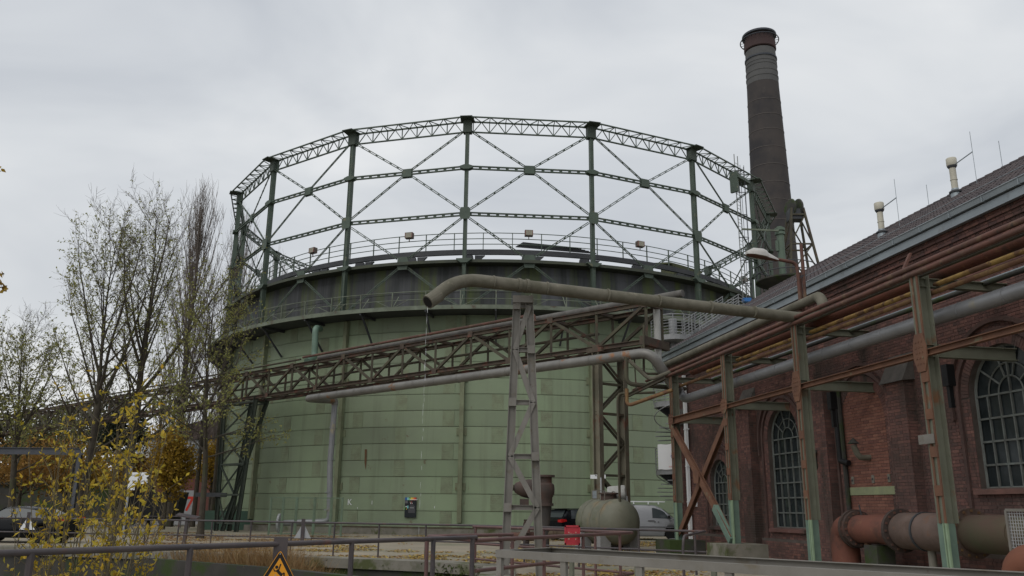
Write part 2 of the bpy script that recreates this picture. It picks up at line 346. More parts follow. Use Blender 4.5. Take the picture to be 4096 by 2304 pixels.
# ================================================================== GASOMETER
R = 24.0; GC = V((-0.037 * R, 3.122 * R, 0)); PH = -0.091
ZT, ZA, ZB_, ZC, ZG, Z0 = EYE + 1.062 * R - .40, EYE + .906 * R, EYE + .771 * R, EYE + .641 * R, 13.5, .38
ga = thing('gasometer', 'huge round green riveted gas holder with open lattice guide frame', 'gasometer', GC, local=True)
def G(r, a, z): return V((r * sin(a), -r * cos(a), z))       # local frame, a = 0 faces the camera side
STEP = 2 * pi / 18
def rotcopy(me_name, mb, mat, angs, smooth=False, label=None):
    me = mb.mesh(me_name); me.materials.append(mat)
    if smooth:
        for p in me.polygons: p.use_smooth = True
    for a in angs:
        o = bpy.data.objects.new(me_name, me); col.objects.link(o); o.parent = ga; o.rotation_euler = (0, 0, a)
allb = [PH + k * STEP for k in range(18)]
# shell plates: 13 courses, staggered, each plate a curved slab
RT = 23.3; NP = 24; CH = (ZG - Z0) / 13
bk = MB(); n_ = 144
for i in range(n_):
    a, b = 2 * pi * i / n_, 2 * pi * (i + 1) / n_
    bk.quad(G(RT - .06, a, Z0), G(RT - .06, b, Z0), G(RT - .06, b, ZG), G(RT - .06, a, ZG))
obj('tank_shell', bk, m_seam, ga, True)
pl = {}
for par in (0, 1):
    mb = MB(); da = 2 * pi / NP; g_ = .0009; r1 = RT + (.012 if par else 0); ns = 8
    for i in range(ns + 1):
        a = -da / 2 + g_ + (da - 2 * g_) * i / ns
        for r_, z in ((RT - .05, .014), (r1, .014), (r1, CH - .014), (RT - .05, CH - .014)): mb.v.append(tuple(G(r_, a, z)))
    for i in range(ns):
        o = i * 4
        for k in range(4): mb.f.append((o + k, o + (k + 1) % 4, o + 4 + (k + 1) % 4, o + 4 + k))
    mb.f += [(3, 2, 1, 0), (ns * 4, ns * 4 + 1, ns * 4 + 2, ns * 4 + 3)]
    me = mb.mesh('shell_plate'); me.materials.append(m_tank)
    for p in me.polygons: p.use_smooth = True
    try: me.set_sharp_from_angle(angle=.6)
    except Exception: pass
    pl[par] = me
for c in range(13):
    for k in range(NP):
        a = PH + (k + .36 + (c % 2) * .5) * 2 * pi / NP
        aa = (a + pi) % (2 * pi) - pi
        if abs(aa) > 1.75: continue
        o = bpy.data.objects.new('shell_plate', pl[c % 2]); col.objects.link(o); o.parent = ga; o.rotation_euler = (0, 0, aa); o.location = (0, 0, Z0 + c * CH)
# riveted lap bands at the plate joints, and rivets
lap = MB(); riv = MB()
def rivet(a, z, r, s=.022):
    c = G(r, a, z); t = G(1, a + pi / 2, 0) * s; u = V((0, 0, s)); o = G(1, a, 0) * s * .8
    riv.add([c - t, c - u, c + t, c + u, c + o], [(0, 1, 4), (1, 2, 4), (2, 3, 4), (3, 0, 4)])
for c in range(13):
    z0 = Z0 + c * CH
    for k in range(NP):
        a = PH + (k + .86 + (c % 2) * .5) * 2 * pi / NP; aa = (a + pi) % (2 * pi) - pi
        if abs(aa) > 1.5: continue
        w = .0155
        for i in range(2):
            b0, b1 = aa - w + w * i, aa + w * i
            lap.quad(G(RT + .022, b0, z0 + .02), G(RT + .022, b1, z0 + .02), G(RT + .022, b1, z0 + CH - .02), G(RT + .022, b0, z0 + CH - .02))
        lap.quad(G(RT, aa + w, z0 + .02), G(RT + .022, aa + w, z0 + .02), G(RT + .022, aa + w, z0 + CH - .02), G(RT, aa + w, z0 + CH - .02))
        lap.quad(G(RT + .022, aa - w, z0 + .02), G(RT, aa - w, z0 + .02), G(RT, aa - w, z0 + CH - .02), G(RT + .022, aa - w, z0 + CH - .02))
        for j in range(7):
            for i in range(7): rivet(aa + (j - 3 + (i % 2) * .5 - .25) * .0044, z0 + .1 + i * (CH - .2) / 6, RT + .022)
    if c:
        for i in range(760):
            aa = -1.3 + i * 2.6 / 760; rivet(aa, z0 + .055, RT + .013, .018)
obj('lap_band', lap, m_lap, ga, kind='stuff'); obj('rivets', riv, m_lap, ga, kind='stuff')
# base ring plinth
ring = MB()
def ringband(mb, r0, r1, z0, z1, n=108):
    for i in range(n):
        a, b = 2 * pi * i / n, 2 * pi * (i + 1) / n
        P = [G(r, t, z) for t in (a, b) for (r, z) in ((r0, z0), (r1, z0), (r1, z1), (r0, z1))]
        mb.add(P, [(0, 1, 5, 4), (1, 2, 6, 5), (2, 3, 7, 6), (3, 0, 4, 7)])
ringband(ring, RT - .3, RT + .45, -.1, .36); obj('plinth', ring, m_conc, ga)
r2 = MB(); ringband(r2, RT - .1, RT + .16, .362, .46); obj('base_angle', r2, m_seam, ga)
# gallery
dk = MB(); ringband(dk, RT - .05, 25.2, ZG, ZG + .06); obj('gallery_deck', dk, m_dark, ga)
fb = MB(); ringband(fb, 25.2, 25.26, ZG - .06, ZG + .2); obj('gallery_fascia', fb, m_galv, ga)
gr = MB()
for zz, rr in ((ZG + 1.12, .028), (ZG + .6, .025)):
    gr.tube([G(25.2, 2 * pi * i / 108, zz) for i in range(109)], rr, 5, False)
obj('gallery_rail', gr, m_galv, ga)
po = MB(); po.beam(G(25.2, 0, ZG), G(25.2, 0, ZG + 1.14), .09, .06); po.beam(G(25.2, 0, ZG + .03), G(24.2, 0, ZG + 1.1), .05, .05)
br = MB(); br.beam(G(25.1, 0, ZG - .05), G(RT + .05, 0, ZG - 1.9), .10, .10); br.beam(G(25.2, 0, ZG - .1), G(RT, 0, ZG - .1), .10, .16)
half = [PH + k * STEP / 2 + STEP / 4 for k in range(36)]
rotcopy('gallery_post', po, m_galv, [PH + k * STEP / 4 for k in range(72)])
rotcopy('bracket', br, m_dark, half)
# sway bars of the gallery rail
for sg in (-1, 1): sb_ = MB(); sb_.beam(G(25.22, 0, ZG + .1), G(25.22, sg * STEP / 8, ZG + .62), .04, .03); rotcopy('rail_strut', sb_, m_galv, [PH + k * STEP / 2 for k in range(36)])
# upper drum
RD = 23.1
dm = MB(); ns = 144
zs = [ZG, ZG + 1.55, ZG + 1.57, ZG + 2.75, ZG + 2.77, ZC - .12]
for i in range(ns):
    a, b = 2 * pi * i / ns, 2 * pi * (i + 1) / ns
    for j in range(len(zs) - 1):
        ra = RD + (.03 if j % 2 else 0) + (.02 if j == 2 else 0)
        dm.quad(G(ra, a, zs[j]), G(ra, b, zs[j]), G(ra, b, zs[j + 1]), G(ra, a, zs[j + 1]))
obj('upper_drum', dm, m_drum, ga, True)
rm = MB(); ringband(rm, RD - .2, R + .02, ZC - .14, ZC + .06); obj('drum_rim', rm, M('rim_steel', (.045, .052, .042), (.06, .068, .045), 1, rough=.7), ga)
# crown ring beam on chairs, railing
cb = MB(); ringband(cb, 22.3, 22.5, ZC + .86, ZC + 1.2); obj('crown_ring', cb, m_dark, ga)
dome = MB(); nd = 72
for j, (r0, z0, r1, z1) in enumerate(((21.9, ZC + .75, 16, ZC + .55), (16, ZC + .55, 8, ZC + .5), (8, ZC + .5, .01, ZC + .5))):
    for i in range(nd):
        a, b = 2 * pi * i / nd, 2 * pi * (i + 1) / nd
        dome.quad(G(r0, a, z0), G(r0, b, z0), G(r1, b, z1), G(r1, a, z1))
ch_ = MB(); ch_.prism([G(22.5, -.022, ZC), G(22.5, .022, ZC), G(22.5, .014, ZC + .8), G(22.5, -.014, ZC + .8)], G(-.2, 0, 0)); 
ch_.prism([G(22.45, .02, ZC + .15), G(22.45, .05, ZC + .8), G(22.45, .02, ZC + .8)], G(-.15, 0, 0))
rotcopy('crown_chair', ch_, m_dark, [PH + k * STEP / 2 for k in range(36)])
cr_ = MB()
for zz in (ZC + 1.2 + .42, ZC + 1.2 + .8, ZC + 1.2 + 1.2): cr_.tube([G(22.3, 2 * pi * i / 108, zz) for i in range(109)], .03, 5, False)
obj('crown_rail', cr_, m_rail_t, ga)
cp_ = MB(); cp_.beam(G(22.3, 0, ZC + 1.1), G(22.3, 0, ZC + 2.42), .08, .05)
rotcopy('crown_rail_post', cp_, m_rail_t, [PH + (k + .5) * STEP / 4 for k in range(72)])
# patch of moss plates lying on the crown
# guide frame: columns
cl = MB()
for t_ in (-1, 1):
    cl.boxax(G(R, 0, (ZG + ZT) / 2) + V((.10 * t_, 0, 0)), V((.015, 0, 0)), V((0, .17, 0)), V((0, 0, (ZT - ZG) / 2)))
cl.boxax(G(R, 0, (ZG + ZT) / 2), V((.09, 0, 0)), V((0, .13, 0)), V((0, 0, (ZT - ZG) / 2 - .01)))
rotcopy('guide_column', cl, m_frame, allb)
bt = MB(); bt.beam(G(RT + .17, 0, Z0 + .35), G(RT + .17, 0, ZG - .1), .3, .26, (1, 0, 0))
for zz in (2.6, 5.9, 9.2): bt.box(-.32, .32, -RT - .06, -RT + .1, zz, zz + .45)
rotcopy('buttress', bt, M('buttress_paint', (.205, .235, .145), (.15, .16, .10), 1.2, rough=.65, c3=(.17, .10, .055), s3=1.3, lo3=.63, hi3=.7), allb)
cg = MB(); cg.box(-.28, .28, -R - .24, -R + .22, ZT - .85, ZT); cg.prism([V((-.4, -R - .85, ZT)), V((.4, -R - .85, ZT)), V((.5, -R + .25, ZT)), V((-.5, -R + .25, ZT))], (0, 0, .05))
rotcopy('column_head', cg, M('head_dark_paint', (.045, .06, .048), (.06, .075, .06), 1, rough=.6), allb)
n1 = MB(); n1.prism([G(R + .29, 0, ZA) + V((x, 0, z)) for x, z in ((-.42, -.08), (-.15, -.16), (.15, -.16), (.42, -.08), (.42, .06), (.13, .16), (-.13, .16), (-.42, .06))], (0, .4, 0)); rotcopy('small_gusset', n1, m_frame, allb)
n2 = MB(); n2.prism([G(R + .29, 0, ZB_) + V((x, 0, z)) for x, z in ((-.26, -.4), (.26, -.4), (.34, -.24), (.34, .24), (.26, .4), (-.26, .4), (-.34, .24), (-.34, -.24))], (0, .05, 0)); rotcopy('column_gusset', n2, m_frame, allb)
n3 = MB(); n3.prism([G(R + .3, 0, ZC) + V((x, 0, z)) for x, z in ((-.5, 0), (-.2, -.22), (.2, -.22), (.5, 0), (.5, .06), (-.5, .06))], (0, .4, 0)); rotcopy('rim_bracket', n3, m_frame, allb)
# bays (chord between column k and k+1), built once and turned
A0, A1 = G(R, 0, 0), G(R, STEP, 0); MIDL = (A0 + A1) / 2
outn = MIDL.normalized()
def lev(p, z): return V((p.x, p.y, z))
def pt(t, z, o=0): return lev(A0 + (A1 - A0) * t, z) + outn * o
gi = MB()
for (z, o, w_) in ((ZT, 0, .11), (ZT - .75, 0, .10), (ZT, .75, .09)): gi.beam(pt(.02, z, o), pt(.98, z, o), w_, .08)
K = 14
for i in range(K):
    t0, t1 = .045 + .91 * i / K, .045 + .91 * (i + 1) / K
    a, b = (ZT, ZT - .75) if i % 2 else (ZT - .75, ZT)
    gi.beam(pt(t0, a), pt(t1, b), .05, .05)
    if i % 2 == 0: gi.beam(pt(t0, ZT), pt(t0, ZT - .75), .06, .05); gi.beam(pt(t0, ZT, 0), pt(t0, ZT, .75), .05, .04)
    o0, o1 = (0, .75) if i % 2 else (.75, 0)
    gi.beam(pt(t0, ZT, o0), pt(t1, ZT, o1), .045, .045)
rotcopy('ring_girder', gi, m_frame, allb)
def tie(z):
    mb = MB()
    for dz in (-.095, .095): mb.beam(pt(.015, z + dz, .1), pt(.985, z + dz, .1), .12, .075)
    for i in range(14): mb.beam(pt((i + .5) / 14 - .012, z, .1), pt((i + .5) / 14 + .012, z, .1), .04, .12)
    return mb
rotcopy('upper_tie', tie(ZA), m_frame, allb); rotcopy('lower_tie', tie(ZB_), m_frame, allb)
def diag(p, q):
    mb = MB(); d = (q - p).normalized(); s_ = d.cross(outn).normalized() * .052
    for k in (-1, 1): mb.beam(p + s_ * k, q + s_ * k, .05, .042, outn)
    L_ = (q - p).length
    for i in range(1, 7): c = p + d * (L_ * i / 7); mb.beam(c - d * .07, c + d * .07, .03, .11, outn)
    return mb
for (ta, za, tb, zb, nm) in ((.03, ZT - .75, .48, ZA + .12, 'upper_brace'), (.97, ZT - .75, .52, ZA + .12, 'upper_brace'), (.48, ZA - .12, .03, ZB_ + .3, 'upper_brace'), (.52, ZA - .12, .97, ZB_ + .3, 'upper_brace'),
                             (.03, ZB_ - .3, .48, ZC + .2, 'lower_brace'), (.97, ZB_ - .3, .52, ZC + .2, 'lower_brace'), (.46, ZC - .3, .03, ZG + .35, 'lower_brace'), (.54, ZC - .3, .97, ZG + .35, 'lower_brace')):
    rotcopy(nm, diag(pt(ta, za, .12), pt(tb, zb, .12)), m_frame, allb)
ng = MB(); c_ = pt(.5, ZA, .16); ng.boxax(c_, (A1 - A0).normalized() * .31, outn * .03, V((0, 0, .28))); ng.boxax(c_ - outn * .14, (A1 - A0).normalized() * .36, outn * .02, V((0, 0, .33)))
rotcopy('cross_gusset', ng, m_frame, allb)
ng = MB(); tx = (A1 - A0).normalized(); c_ = pt(.5, ZC, .18); ng.prism([c_ + tx * x + V((0, 0, z)) for x, z in ((-.42, -.02), (-.3, -.42), (.3, -.42), (.42, -.02), (.3, .45), (-.3, .45))], outn * .04)
rotcopy('rim_gusset', ng, m_frame, allb)
# inclined staircase lattice rafters seen across the crown
# floodlights on the crown rail (things of their own, clamped to the rail)
m_flood = M('floodlight_housing', (.10, .085, .07), (.14, .10, .08), 5, rough=.6); m_floodg = M('floodlight_face', (.33, .31, .25), rough=.4); m_floodr = M('floodlight_red_edge', (.20, .06, .05), rough=.5)
for i, (x, y) in enumerate(((1250, 1040), (1636, 988), (2115, 980), (2561, 1020), (2975, 1120))):
    d = ray(x, y); 
    # nearest hit with the rail circle r = 22.3
    ox, oy = C0.x - GC.x, C0.y - GC.y; A_ = d.x ** 2 + d.y ** 2; B_ = ox * d.x + oy * d.y; C_ = ox * ox + oy * oy - 22.45 ** 2; D_ = max(B_ * B_ - A_ * C_, 0); t = (-B_ - math.sqrt(D_)) / A_
    P = C0 + d * t; P.z = ZC + 1.2 + .85
    P = P + V((P.x - GC.x, P.y - GC.y, 0)).normalized() * .0; fl = thing('floodlight', ['dark box floodlight on crown rail at the trees end of the gas holder', 'box floodlight on crown rail above the spout pipe elbow', 'box floodlight on crown rail beside the fallen cable bundle', 'box floodlight on crown rail above the rusty truss end', 'box floodlight on crown rail next to the caged ladder'][i], 'floodlight', P, 'floodlights on the crown rail')
    f_ = V((P.x - GC.x, P.y - GC.y, 0)).normalized(); s_ = V((-f_.y, f_.x, 0))
    mb = MB(); mb.boxax(P + V((0, 0, .32)), s_ * .27, f_ * .16, V((0, 0, .2))); obj('housing', mb, m_flood, fl)
    mb = MB(); mb.boxax(P + V((0, 0, .32)) + f_ * .17, s_ * .22, f_ * .012, V((0, 0, .16))); obj('lens', mb, m_floodg, fl)
    for k in (-1, 1): mb = MB(); mb.boxax(P + V((0, 0, .32)) + f_ * .175 + s_ * .245 * k, s_ * .02, f_ * .015, V((0, 0, .19))); obj('bracket_side', mb, m_floodr, fl)
    mb = MB(); mb.beam(P - V((0, 0, .1)), P + V((0, 0, .13)), .06, .06); obj('stem', mb, m_flood, fl)
# caged ladder beside a column
la = PH + 3 * STEP - .14; ld = MB(); rr = R + .35
for k in (-1, 1): ld.beam(G(rr, la, ZG + .1) + V((0, 0, 0)) + G(1, la + pi / 2, 0) * .26 * k, G(rr, la, ZT + 1.0) + G(1, la + pi / 2, 0) * .26 * k, .06, .05)
for i in range(48): z = ZG + .3 + i * .28; ld.beam(G(rr, la, z) - G(1, la + pi / 2, 0) * .26, G(rr, la, z) + G(1, la + pi / 2, 0) * .26, .022, .022)
lo_ = obj('ladder', ld, M('ladder_steel', (.20, .21, .20), rough=.6), ga)
cgm = MB()
for i in range(7):
    z = ZG + 2.2 + i * 1.75; c0 = G(rr, la, z); t_ = G(1, la + pi / 2, 0); n0 = G(1, la, 0)
    cgm.tube([c0 + t_ * (.36 * cos(th)) + n0 * (.6 * sin(th)) for th in [pi * j / 10 for j in range(11)]], .03, 5)
for th in (.25, .5, .75): cgm.beam(G(rr, la, ZG + 2.2) + G(1, la + pi / 2, 0) * .36 * cos(pi * th) + G(1, la, 0) * .6 * sin(pi * th), G(rr, la, ZT) + G(1, la + pi / 2, 0) * .36 * cos(pi * th) + G(1, la, 0) * .6 * sin(pi * th), .03, .03)
sub('safety_cage', cgm, m_dark, lo_)
# platform under the top of the ladder
lp = MB(); lp.boxax(G(rr + .2, la, ZT - 1.1), G(1, la + pi / 2, 0) * .9, G(1, la, 0) * .4, V((0, 0, .12))); lp.boxax(G(rr + .2, la - .035, ZT - 1.5), G(1, la + pi / 2, 0) * .1, G(1, la, 0) * .3, V((0, 0, .8))); obj('ladder_platform', lp, m_frame, ga)
# fallen cable bundle / folded awning on the crown walk
cbm = MB()
for k in range(6): cbm.beam(G(22.2, .05 + .004 * k, ZC + 1.5 + .06 * k), G(22.2, .30 - .012 * k, ZC + 1.38 + .05 * k), .08, .06)
one('cable_bundle', 'bundle of dark cables lying along the crown walkway', 'cable', cbm, m_dark).location = GC
# mossy lid hut on crown
hut = MB(); hut.prism([G(21.2, a_, ZC + 1.9) for a_ in (.62, .66, .70, .74, .78, .8)] + [G(19.5, .8, ZC + 2.25), G(19.5, .62, ZC + 2.25)], (0, 0, .12)); hut.boxax(G(20.6, .71, ZC + 1.3), G(1, .71 + pi / 2, 0) * 1.6, G(1, .71, 0) * .6, V((0, 0, .62)))
obj('crown_hatch', hut, M('mossy_hatch', (.10, .11, .05), (.07, .075, .05), 2, rough=.8), ga)
# mint stub pipe under the gallery
P_ = GC + G(RT + .45, 0, 0)
mp_ = MB(); p0 = at(1262, 1310, 52.6); p1 = at(1258, 1430, 52.6); p2 = at(1228, 1445, 51.2)
mp_.tube(bend([p0 + V((.1, .9, .1)), p0, p1, p2], .35, 5), .2, 12)
one('mint_drain_pipe', 'short mint green drain pipe bent below the gas holder gallery', 'pipe', mp_, M('mint_pipe_paint', (.135, .205, .16), (.11, .17, .13), 2, rough=.5), smooth=True)
lid = MB(); lid.add([G(RD, 2 * pi * i / 72, ZC - .3) for i in range(72)], [tuple(range(72))]); obj('crown_sheet', lid, m_drum, ga)
# ================================================================== CHIMNEY
CY_ = 98.0; cb0 = at(3064, 520, CY_); CHX = cb0.x
def chz(y): return at(3050, y, CY_).z
ztop = chz(195); ch = thing('chimney', 'tall dark round brick factory chimney with capped top', 'chimney', (CHX, CY_, 0))
def crad(z): 
    t = z / ztop; return 3.35 * (1 - t) + 1.87 * t
zr = chz(330)
mb = MB(); mb.lathe((CHX, CY_, 0), [(crad(ztop * i / 24) , ztop * i / 24) for i in range(22)] + [(crad(zr), zr)], 40); shaft = obj('shaft', mb, m_chim, ch, True)
mb = MB(); z1 = chz(212)
mb.lathe((CHX, CY_, 0), [(crad(zr) + .03, zr - .6), (crad(z1) + .03, z1), (crad(z1) + .03, z1)], 40); obj('rendered_neck', mb, m_chimg, ch, True)
for y in (245, 262, 275, 300, 322):
    z = chz(y); mb = MB(); mb.lathe((CHX, CY_, z), [(crad(z) - .1, -.1), (crad(z) + (.14 if y == 245 else .07), -.1), (crad(z) + (.14 if y == 245 else .07), .12), (crad(z) - .1, .12)], 40); obj('band', mb, m_chimg if y != 245 else m_cap, ch)
i = 0
for y in (420, 480, 540, 610, 680, 750, 820, 900, 980):
    z = chz(y); mb = MB(); mb.lathe((CHX, CY_, z), [(crad(z) - .1, -.04), (crad(z) + .035, -.04), (crad(z) + .035, .04), (crad(z) - .1, .04)], 40); obj('iron_hoop', mb, M('hoop_%d' % i, (.085, .075, .07), rough=.8) if i == 0 else bpy.data.materials['hoop_0'], ch); i += 1
zc0, zc1 = chz(208), chz(172)
mb = MB(); mb.lathe((CHX, CY_, 0), [(1.95, zc0), (2.05, zc0 + .1), (2.0, zc1), (1.9, zc1)], 40); obj('red_collar', mb, m_chimr, ch, True)
mb = MB(); mb.lathe((CHX, CY_, 0), [(1.82, zc1 - .2), (1.82, chz(142))], 40); obj('flue_lip', mb, m_chimr, ch, True)
zw = chz(168); mb = MB()
mb.tube([V((CHX + 2.45 * cos(2 * pi * k / 40), CY_ + 2.45 * sin(2 * pi * k / 40), zw)) for k in range(41)], .07, 6, False)
for k in range(24): t = 2 * pi * k / 24; mb.beam((CHX + 1.9 * cos(t), CY_ + 1.9 * sin(t), zw), (CHX + 2.45 * cos(t), CY_ + 2.45 * sin(t), zw), .05, .05)
obj('ring_walk', mb, m_cap, ch)
zk = chz(146); mb = MB(); mb.lathe((CHX, CY_, 0), [(2.2, zk - .25), (2.2, zk), (1.2, zk + .35), (.05, zk + .5)], 40); obj('rain_cap', mb, m_cap, ch, True)
for k in range(8): t = 2 * pi * k / 8; mb = MB(); mb.beam((CHX + 1.75 * cos(t), CY_ + 1.75 * sin(t), zc1 - .3), (CHX + 1.75 * cos(t), CY_ + 1.75 * sin(t), zk), .1, .1); obj('cap_post', mb, m_cap, ch)

# ================================================================== BRICK BUILDING (local frame s, q, z)
bd = thing('brick_building', 'dark red brick hall with arched windows and tiled roof', 'building', W0, local=True, rz=math.atan2(WD.y, WD.x))
S0, S1, ZE = -18.0, 8.6, 8.3                                # near end, far end, eaves
def arch(c, r, zs, z0, n=20): return dict(c=c, r=r, zs=zs, z0=z0, n=n)
WINS = [arch(-11.65, 1.1, 4.25, 2.12), arch(-1.42, 1.08, 4.0, 1.02), arch(3.85, .9, 2.66, .98)]
WINS.append(arch(-16.6, 1.1, 4.25, 2.12))
BLIND = arch(-6.15, 1.05, 4.15, .72)
def aloop(a, g=0.0):
    L_ = [(a['c'] - a['r'] - g, a['z0'] - g), (a['c'] + a['r'] + g, a['z0'] - g)]
    for k in range(a['n'] + 1):
        t = pi * k / a['n']; L_.append((a['c'] + (a['r'] + g) * cos(t), a['zs'] + (a['r'] + g) * sin(t)))
    return L_
def facewall(outer, holes, q, name, mat, parent):
    loops = [[V((s, z, 0)) for s, z in outer]] + [[V((s, z, 0)) for s, z in h] for h in holes]
    flat = [p for l in loops for p in l]; mb = MB(); mb.v = [(p.x, q, p.y) for p in flat]
    for t in tessellate_polygon(loops):
        p = [V(mb.v[i]) for i in t]; nrm = (p[1] - p[0]).cross(p[2] - p[0])
        mb.f.append(tuple(t) if nrm.y > 0 else tuple(t[::-1]))
    return mb
mw = facewall([(S0, 0), (S1, 0), (S1, ZE), (S0, ZE)], [aloop(a) for a in WINS], -.012, 'wall', m_mortar, bd)
for a in WINS:                                              # reveals
    L_ = aloop(a)
    for k in range(len(L_)):
        p, q_ = L_[k], L_[(k + 1) % len(L_)]
        mw.quad((p[0], -.012, p[1]), (q_[0], -.012, q_[1]), (q_[0], -.30, q_[1]), (p[0], -.30, p[1]))
# gable and back walls
HR = 12.15; QR = -5.4
mw.add([(S1, -.012, 0), (S1, 2 * QR - .0, 0), (S1, 2 * QR, ZE), (S1, QR, HR - .15), (S1, -.012, ZE)], [(0, 1, 2, 3, 4)])
mw.quad((S1, 2 * QR, 0), (S0, 2 * QR, 0), (S0, 2 * QR, ZE), (S1, 2 * QR, ZE))
wall = obj('wall', mw, m_mortar, bd)
# bricks
brng = random.Random(3); allbricks = []                     # (u0,u1,z0,z1, frame)
CHB, BJ = .083, .012
def fill(u0, u1, z0, z1, fr, holes=(), near=None, mat=0):
    nz_ = int((z1 - z0) / CHB)
    for k in range(nz_):
        za, zb = z0 + k * CHB, z0 + k * CHB + CHB - BJ; zm = (za + zb) / 2
        cuts = []
        for h in holes:
            rr_ = h['r'] + h.get('ring', .25)
            if h['z0'] - .12 <= zm <= h['zs']: cuts.append((h['c'] - h['r'] , h['c'] + h['r']))
            elif h['zs'] < zm < h['zs'] + rr_: w = math.sqrt(rr_ ** 2 - (zm - h['zs']) ** 2); cuts.append((h['c'] - w, h['c'] + w))
        u = u0 - (.125 if k % 2 else 0); hd = (k % 2 == 1)
        while u < u1:
            L_ = .24 if not hd else .115
            a, b = max(u, u0), min(u + L_, u1); u += L_ + .011
            segs = [(a, b)]
            for c0, c1 in cuts:
                ns_ = []
                for p, q_ in segs:
                    if q_ <= c0 or p >= c1: ns_.append((p, q_)); continue
                    if p < c0 - .03: ns_.append((p, c0))
                    if q_ > c1 + .03: ns_.append((c1, q_))
                segs = ns_
            for p, q_ in segs:
                if q_ - p > .03: allbricks.append((p, q_, za, zb, fr, brng.uniform(-.003, .004), mat))
FRONT = (V((0, 0, 0)), V((1, 0, 0)), V((0, 1, 0)))          # origin, u axis, outward
fill(S0, S1, .66, 7.42, FRONT, WINS + [dict(BLIND, ring=.25)])
fill(S0, S1, 0, .66, (V((0, .08, 0)), V((1, 0, 0)), V((0, 1, 0))))
blf = (V((0, -.10, 0)), V((1, 0, 0)), V((0, 1, 0)))
nbk = len(allbricks)
for k in range(int((BLIND['zs'] + BLIND['r'] - BLIND['z0']) / CHB)):
    za = BLIND['z0'] + k * CHB; zm = za + .03; w = BLIND['r'] if zm < BLIND['zs'] else math.sqrt(max(BLIND['r'] ** 2 - (zm - BLIND['zs']) ** 2, 0.0004))
    u = BLIND['c'] - w - (.12 if k % 2 else 0)
    while u < BLIND['c'] + w:
        a, b = max(u, BLIND['c'] - w), min(u + .24, BLIND['c'] + w); u += .251
        if b - a > .03: allbricks.append((a, b, za, za + CHB - BJ, (V((0, .004, 0)), V((1, 0, 0)), V((0, 1, 0))), brng.uniform(-.003, .003), 1))
for j in range(6):                                           # corbelled eaves courses
    fill(S0, S1 + .05, 7.42 + j * .145, 7.42 + j * .145 + (.14 if j % 2 == 0 else .145) + .03, (V((0, .05 + .055 * j, 0)), V((1, 0, 0)), V((0, 1, 0))))
fill(2 * QR, 0, 0, ZE, (V((S1, 0, 0)), V((0, 1, 0)), V((1, 0, 0))))
PIL = [(-14.6, 5.0), (-8.16, 5.0), (-4.22, 5.6), (.85, 5.3), (7.6, 5.3)]
pcores = []; pcap = []
for c, zt in PIL:
    w = .42; dq = .30
    fill(c - w, c + w, 0, zt, (V((0, dq, 0)), V((1, 0, 0)), V((0, 1, 0))))
    fill(0, dq, 0, zt, (V((c - w, 0, 0)), V((0, 1, 0)), V((-1, 0, 0)))); fill(0, dq, 0, zt, (V((c + w, 0, 0)), V((0, 1, 0)), V((1, 0, 0))))
    pcore = MB(); pcore.box(c - w + .012, c + w - .012, -.2, dq - .012, 0, zt); pcores.append(pcore)
    if c != -4.22 : pcap.append((c, zt))
for pcore in pcores: obj('pilaster_core', pcore, m_mortar, bd)
core2 = MB(); core2.box(S0, S1 + .02, -.2, .068, 0, .66)
for j in range(6): core2.box(S0, S1 + .02, -.2, .038 + .055 * j, 7.42 + j * .145, 7.42 + (j + 1) * .145)
obj('plinth_core', core2, m_mortar, bd)
for c, zt in pcap:
    mb = MB(); mb.prism([(c - .5, .36, zt), (c - .5, -.02, zt + .75), (c - .5, -.02, zt - .02), (c - .5, .40, zt - .06)], (1.0, 0, 0)); obj('pilaster_cap', mb, m_stone, bd)
def brickmesh(mb, b, org=None):
    u0, u1, z0, z1, (o, ux, on), jt, mt_ = b
    P = []
    for (d_) in (-.012, jt):
        for (u, z) in ((u0, z0), (u1, z0), (u1, z1), (u0, z1)): P.append(o + ux * u + on * d_ + V((0, 0, z)))
    flip = ux.cross(V((0, 0, 1))).dot(on) < 0
    F_ = [(4, 5, 6, 7), (0, 1, 5, 4), (1, 2, 6, 5), (2, 3, 7, 6), (3, 0, 4, 7)]
    if flip: F_ = [f[::-1] for f in F_]
    mb.add(P, F_)
camloc = V(((C0 - W0).dot(WD), -(C0 - W0).dot(WN), EYE))
def vis(b):
    o, ux, on = b[4]; c = o + ux * ((b[0] + b[1]) / 2) + V((0, 0, (b[2] + b[3]) / 2))
    wp = B(c.x, c.y, c.z); v_ = wp - C0; f_ = v_.dot(fw); x = 2048 + F * v_.dot(CXV) / f_; y = 1152 - F * v_.dot(CYV) / f_
    return (f_ > 0 and x < 4090 and y < 2300 and abs(on.y) > .5, v_.length, c)
cand = []
for i, b in enumerate(allbricks):
    v_, dist, c = vis(b)
    if v_ and (b[1] - b[0]) > .2: cand.append((dist, i))
cand.sort(); near = set(i for _, i in cand[:300])
full = [i for i in near if abs(allbricks[i][1] - allbricks[i][0] - .24) < .002]
proto = MB(); brickmesh(proto, (0, .24, 0, CHB - BJ, FRONT, 0, 0)); pm = proto.mesh('brick'); pm.materials.append(m_brick)
rest = [MB(), MB()]
fs_ = set(full)
for i in fs_:
    b = allbricks[i]; o, ux, on = b[4]
    ob = bpy.data.objects.new('brick', pm if b[6] == 0 else pm); col.objects.link(ob); ob.parent = wall; ob.location = o + ux * b[0] + on * b[5] + V((0, 0, b[2]))
for i, b in enumerate(allbricks):
    if i not in fs_: brickmesh(rest[b[6]], b)
obj('bricks', rest[0], m_brick, wall, kind='stuff'); obj('infill_bricks', rest[1], m_brickn, wall, kind='stuff', label='newer orange brick filling a walled-up arch')
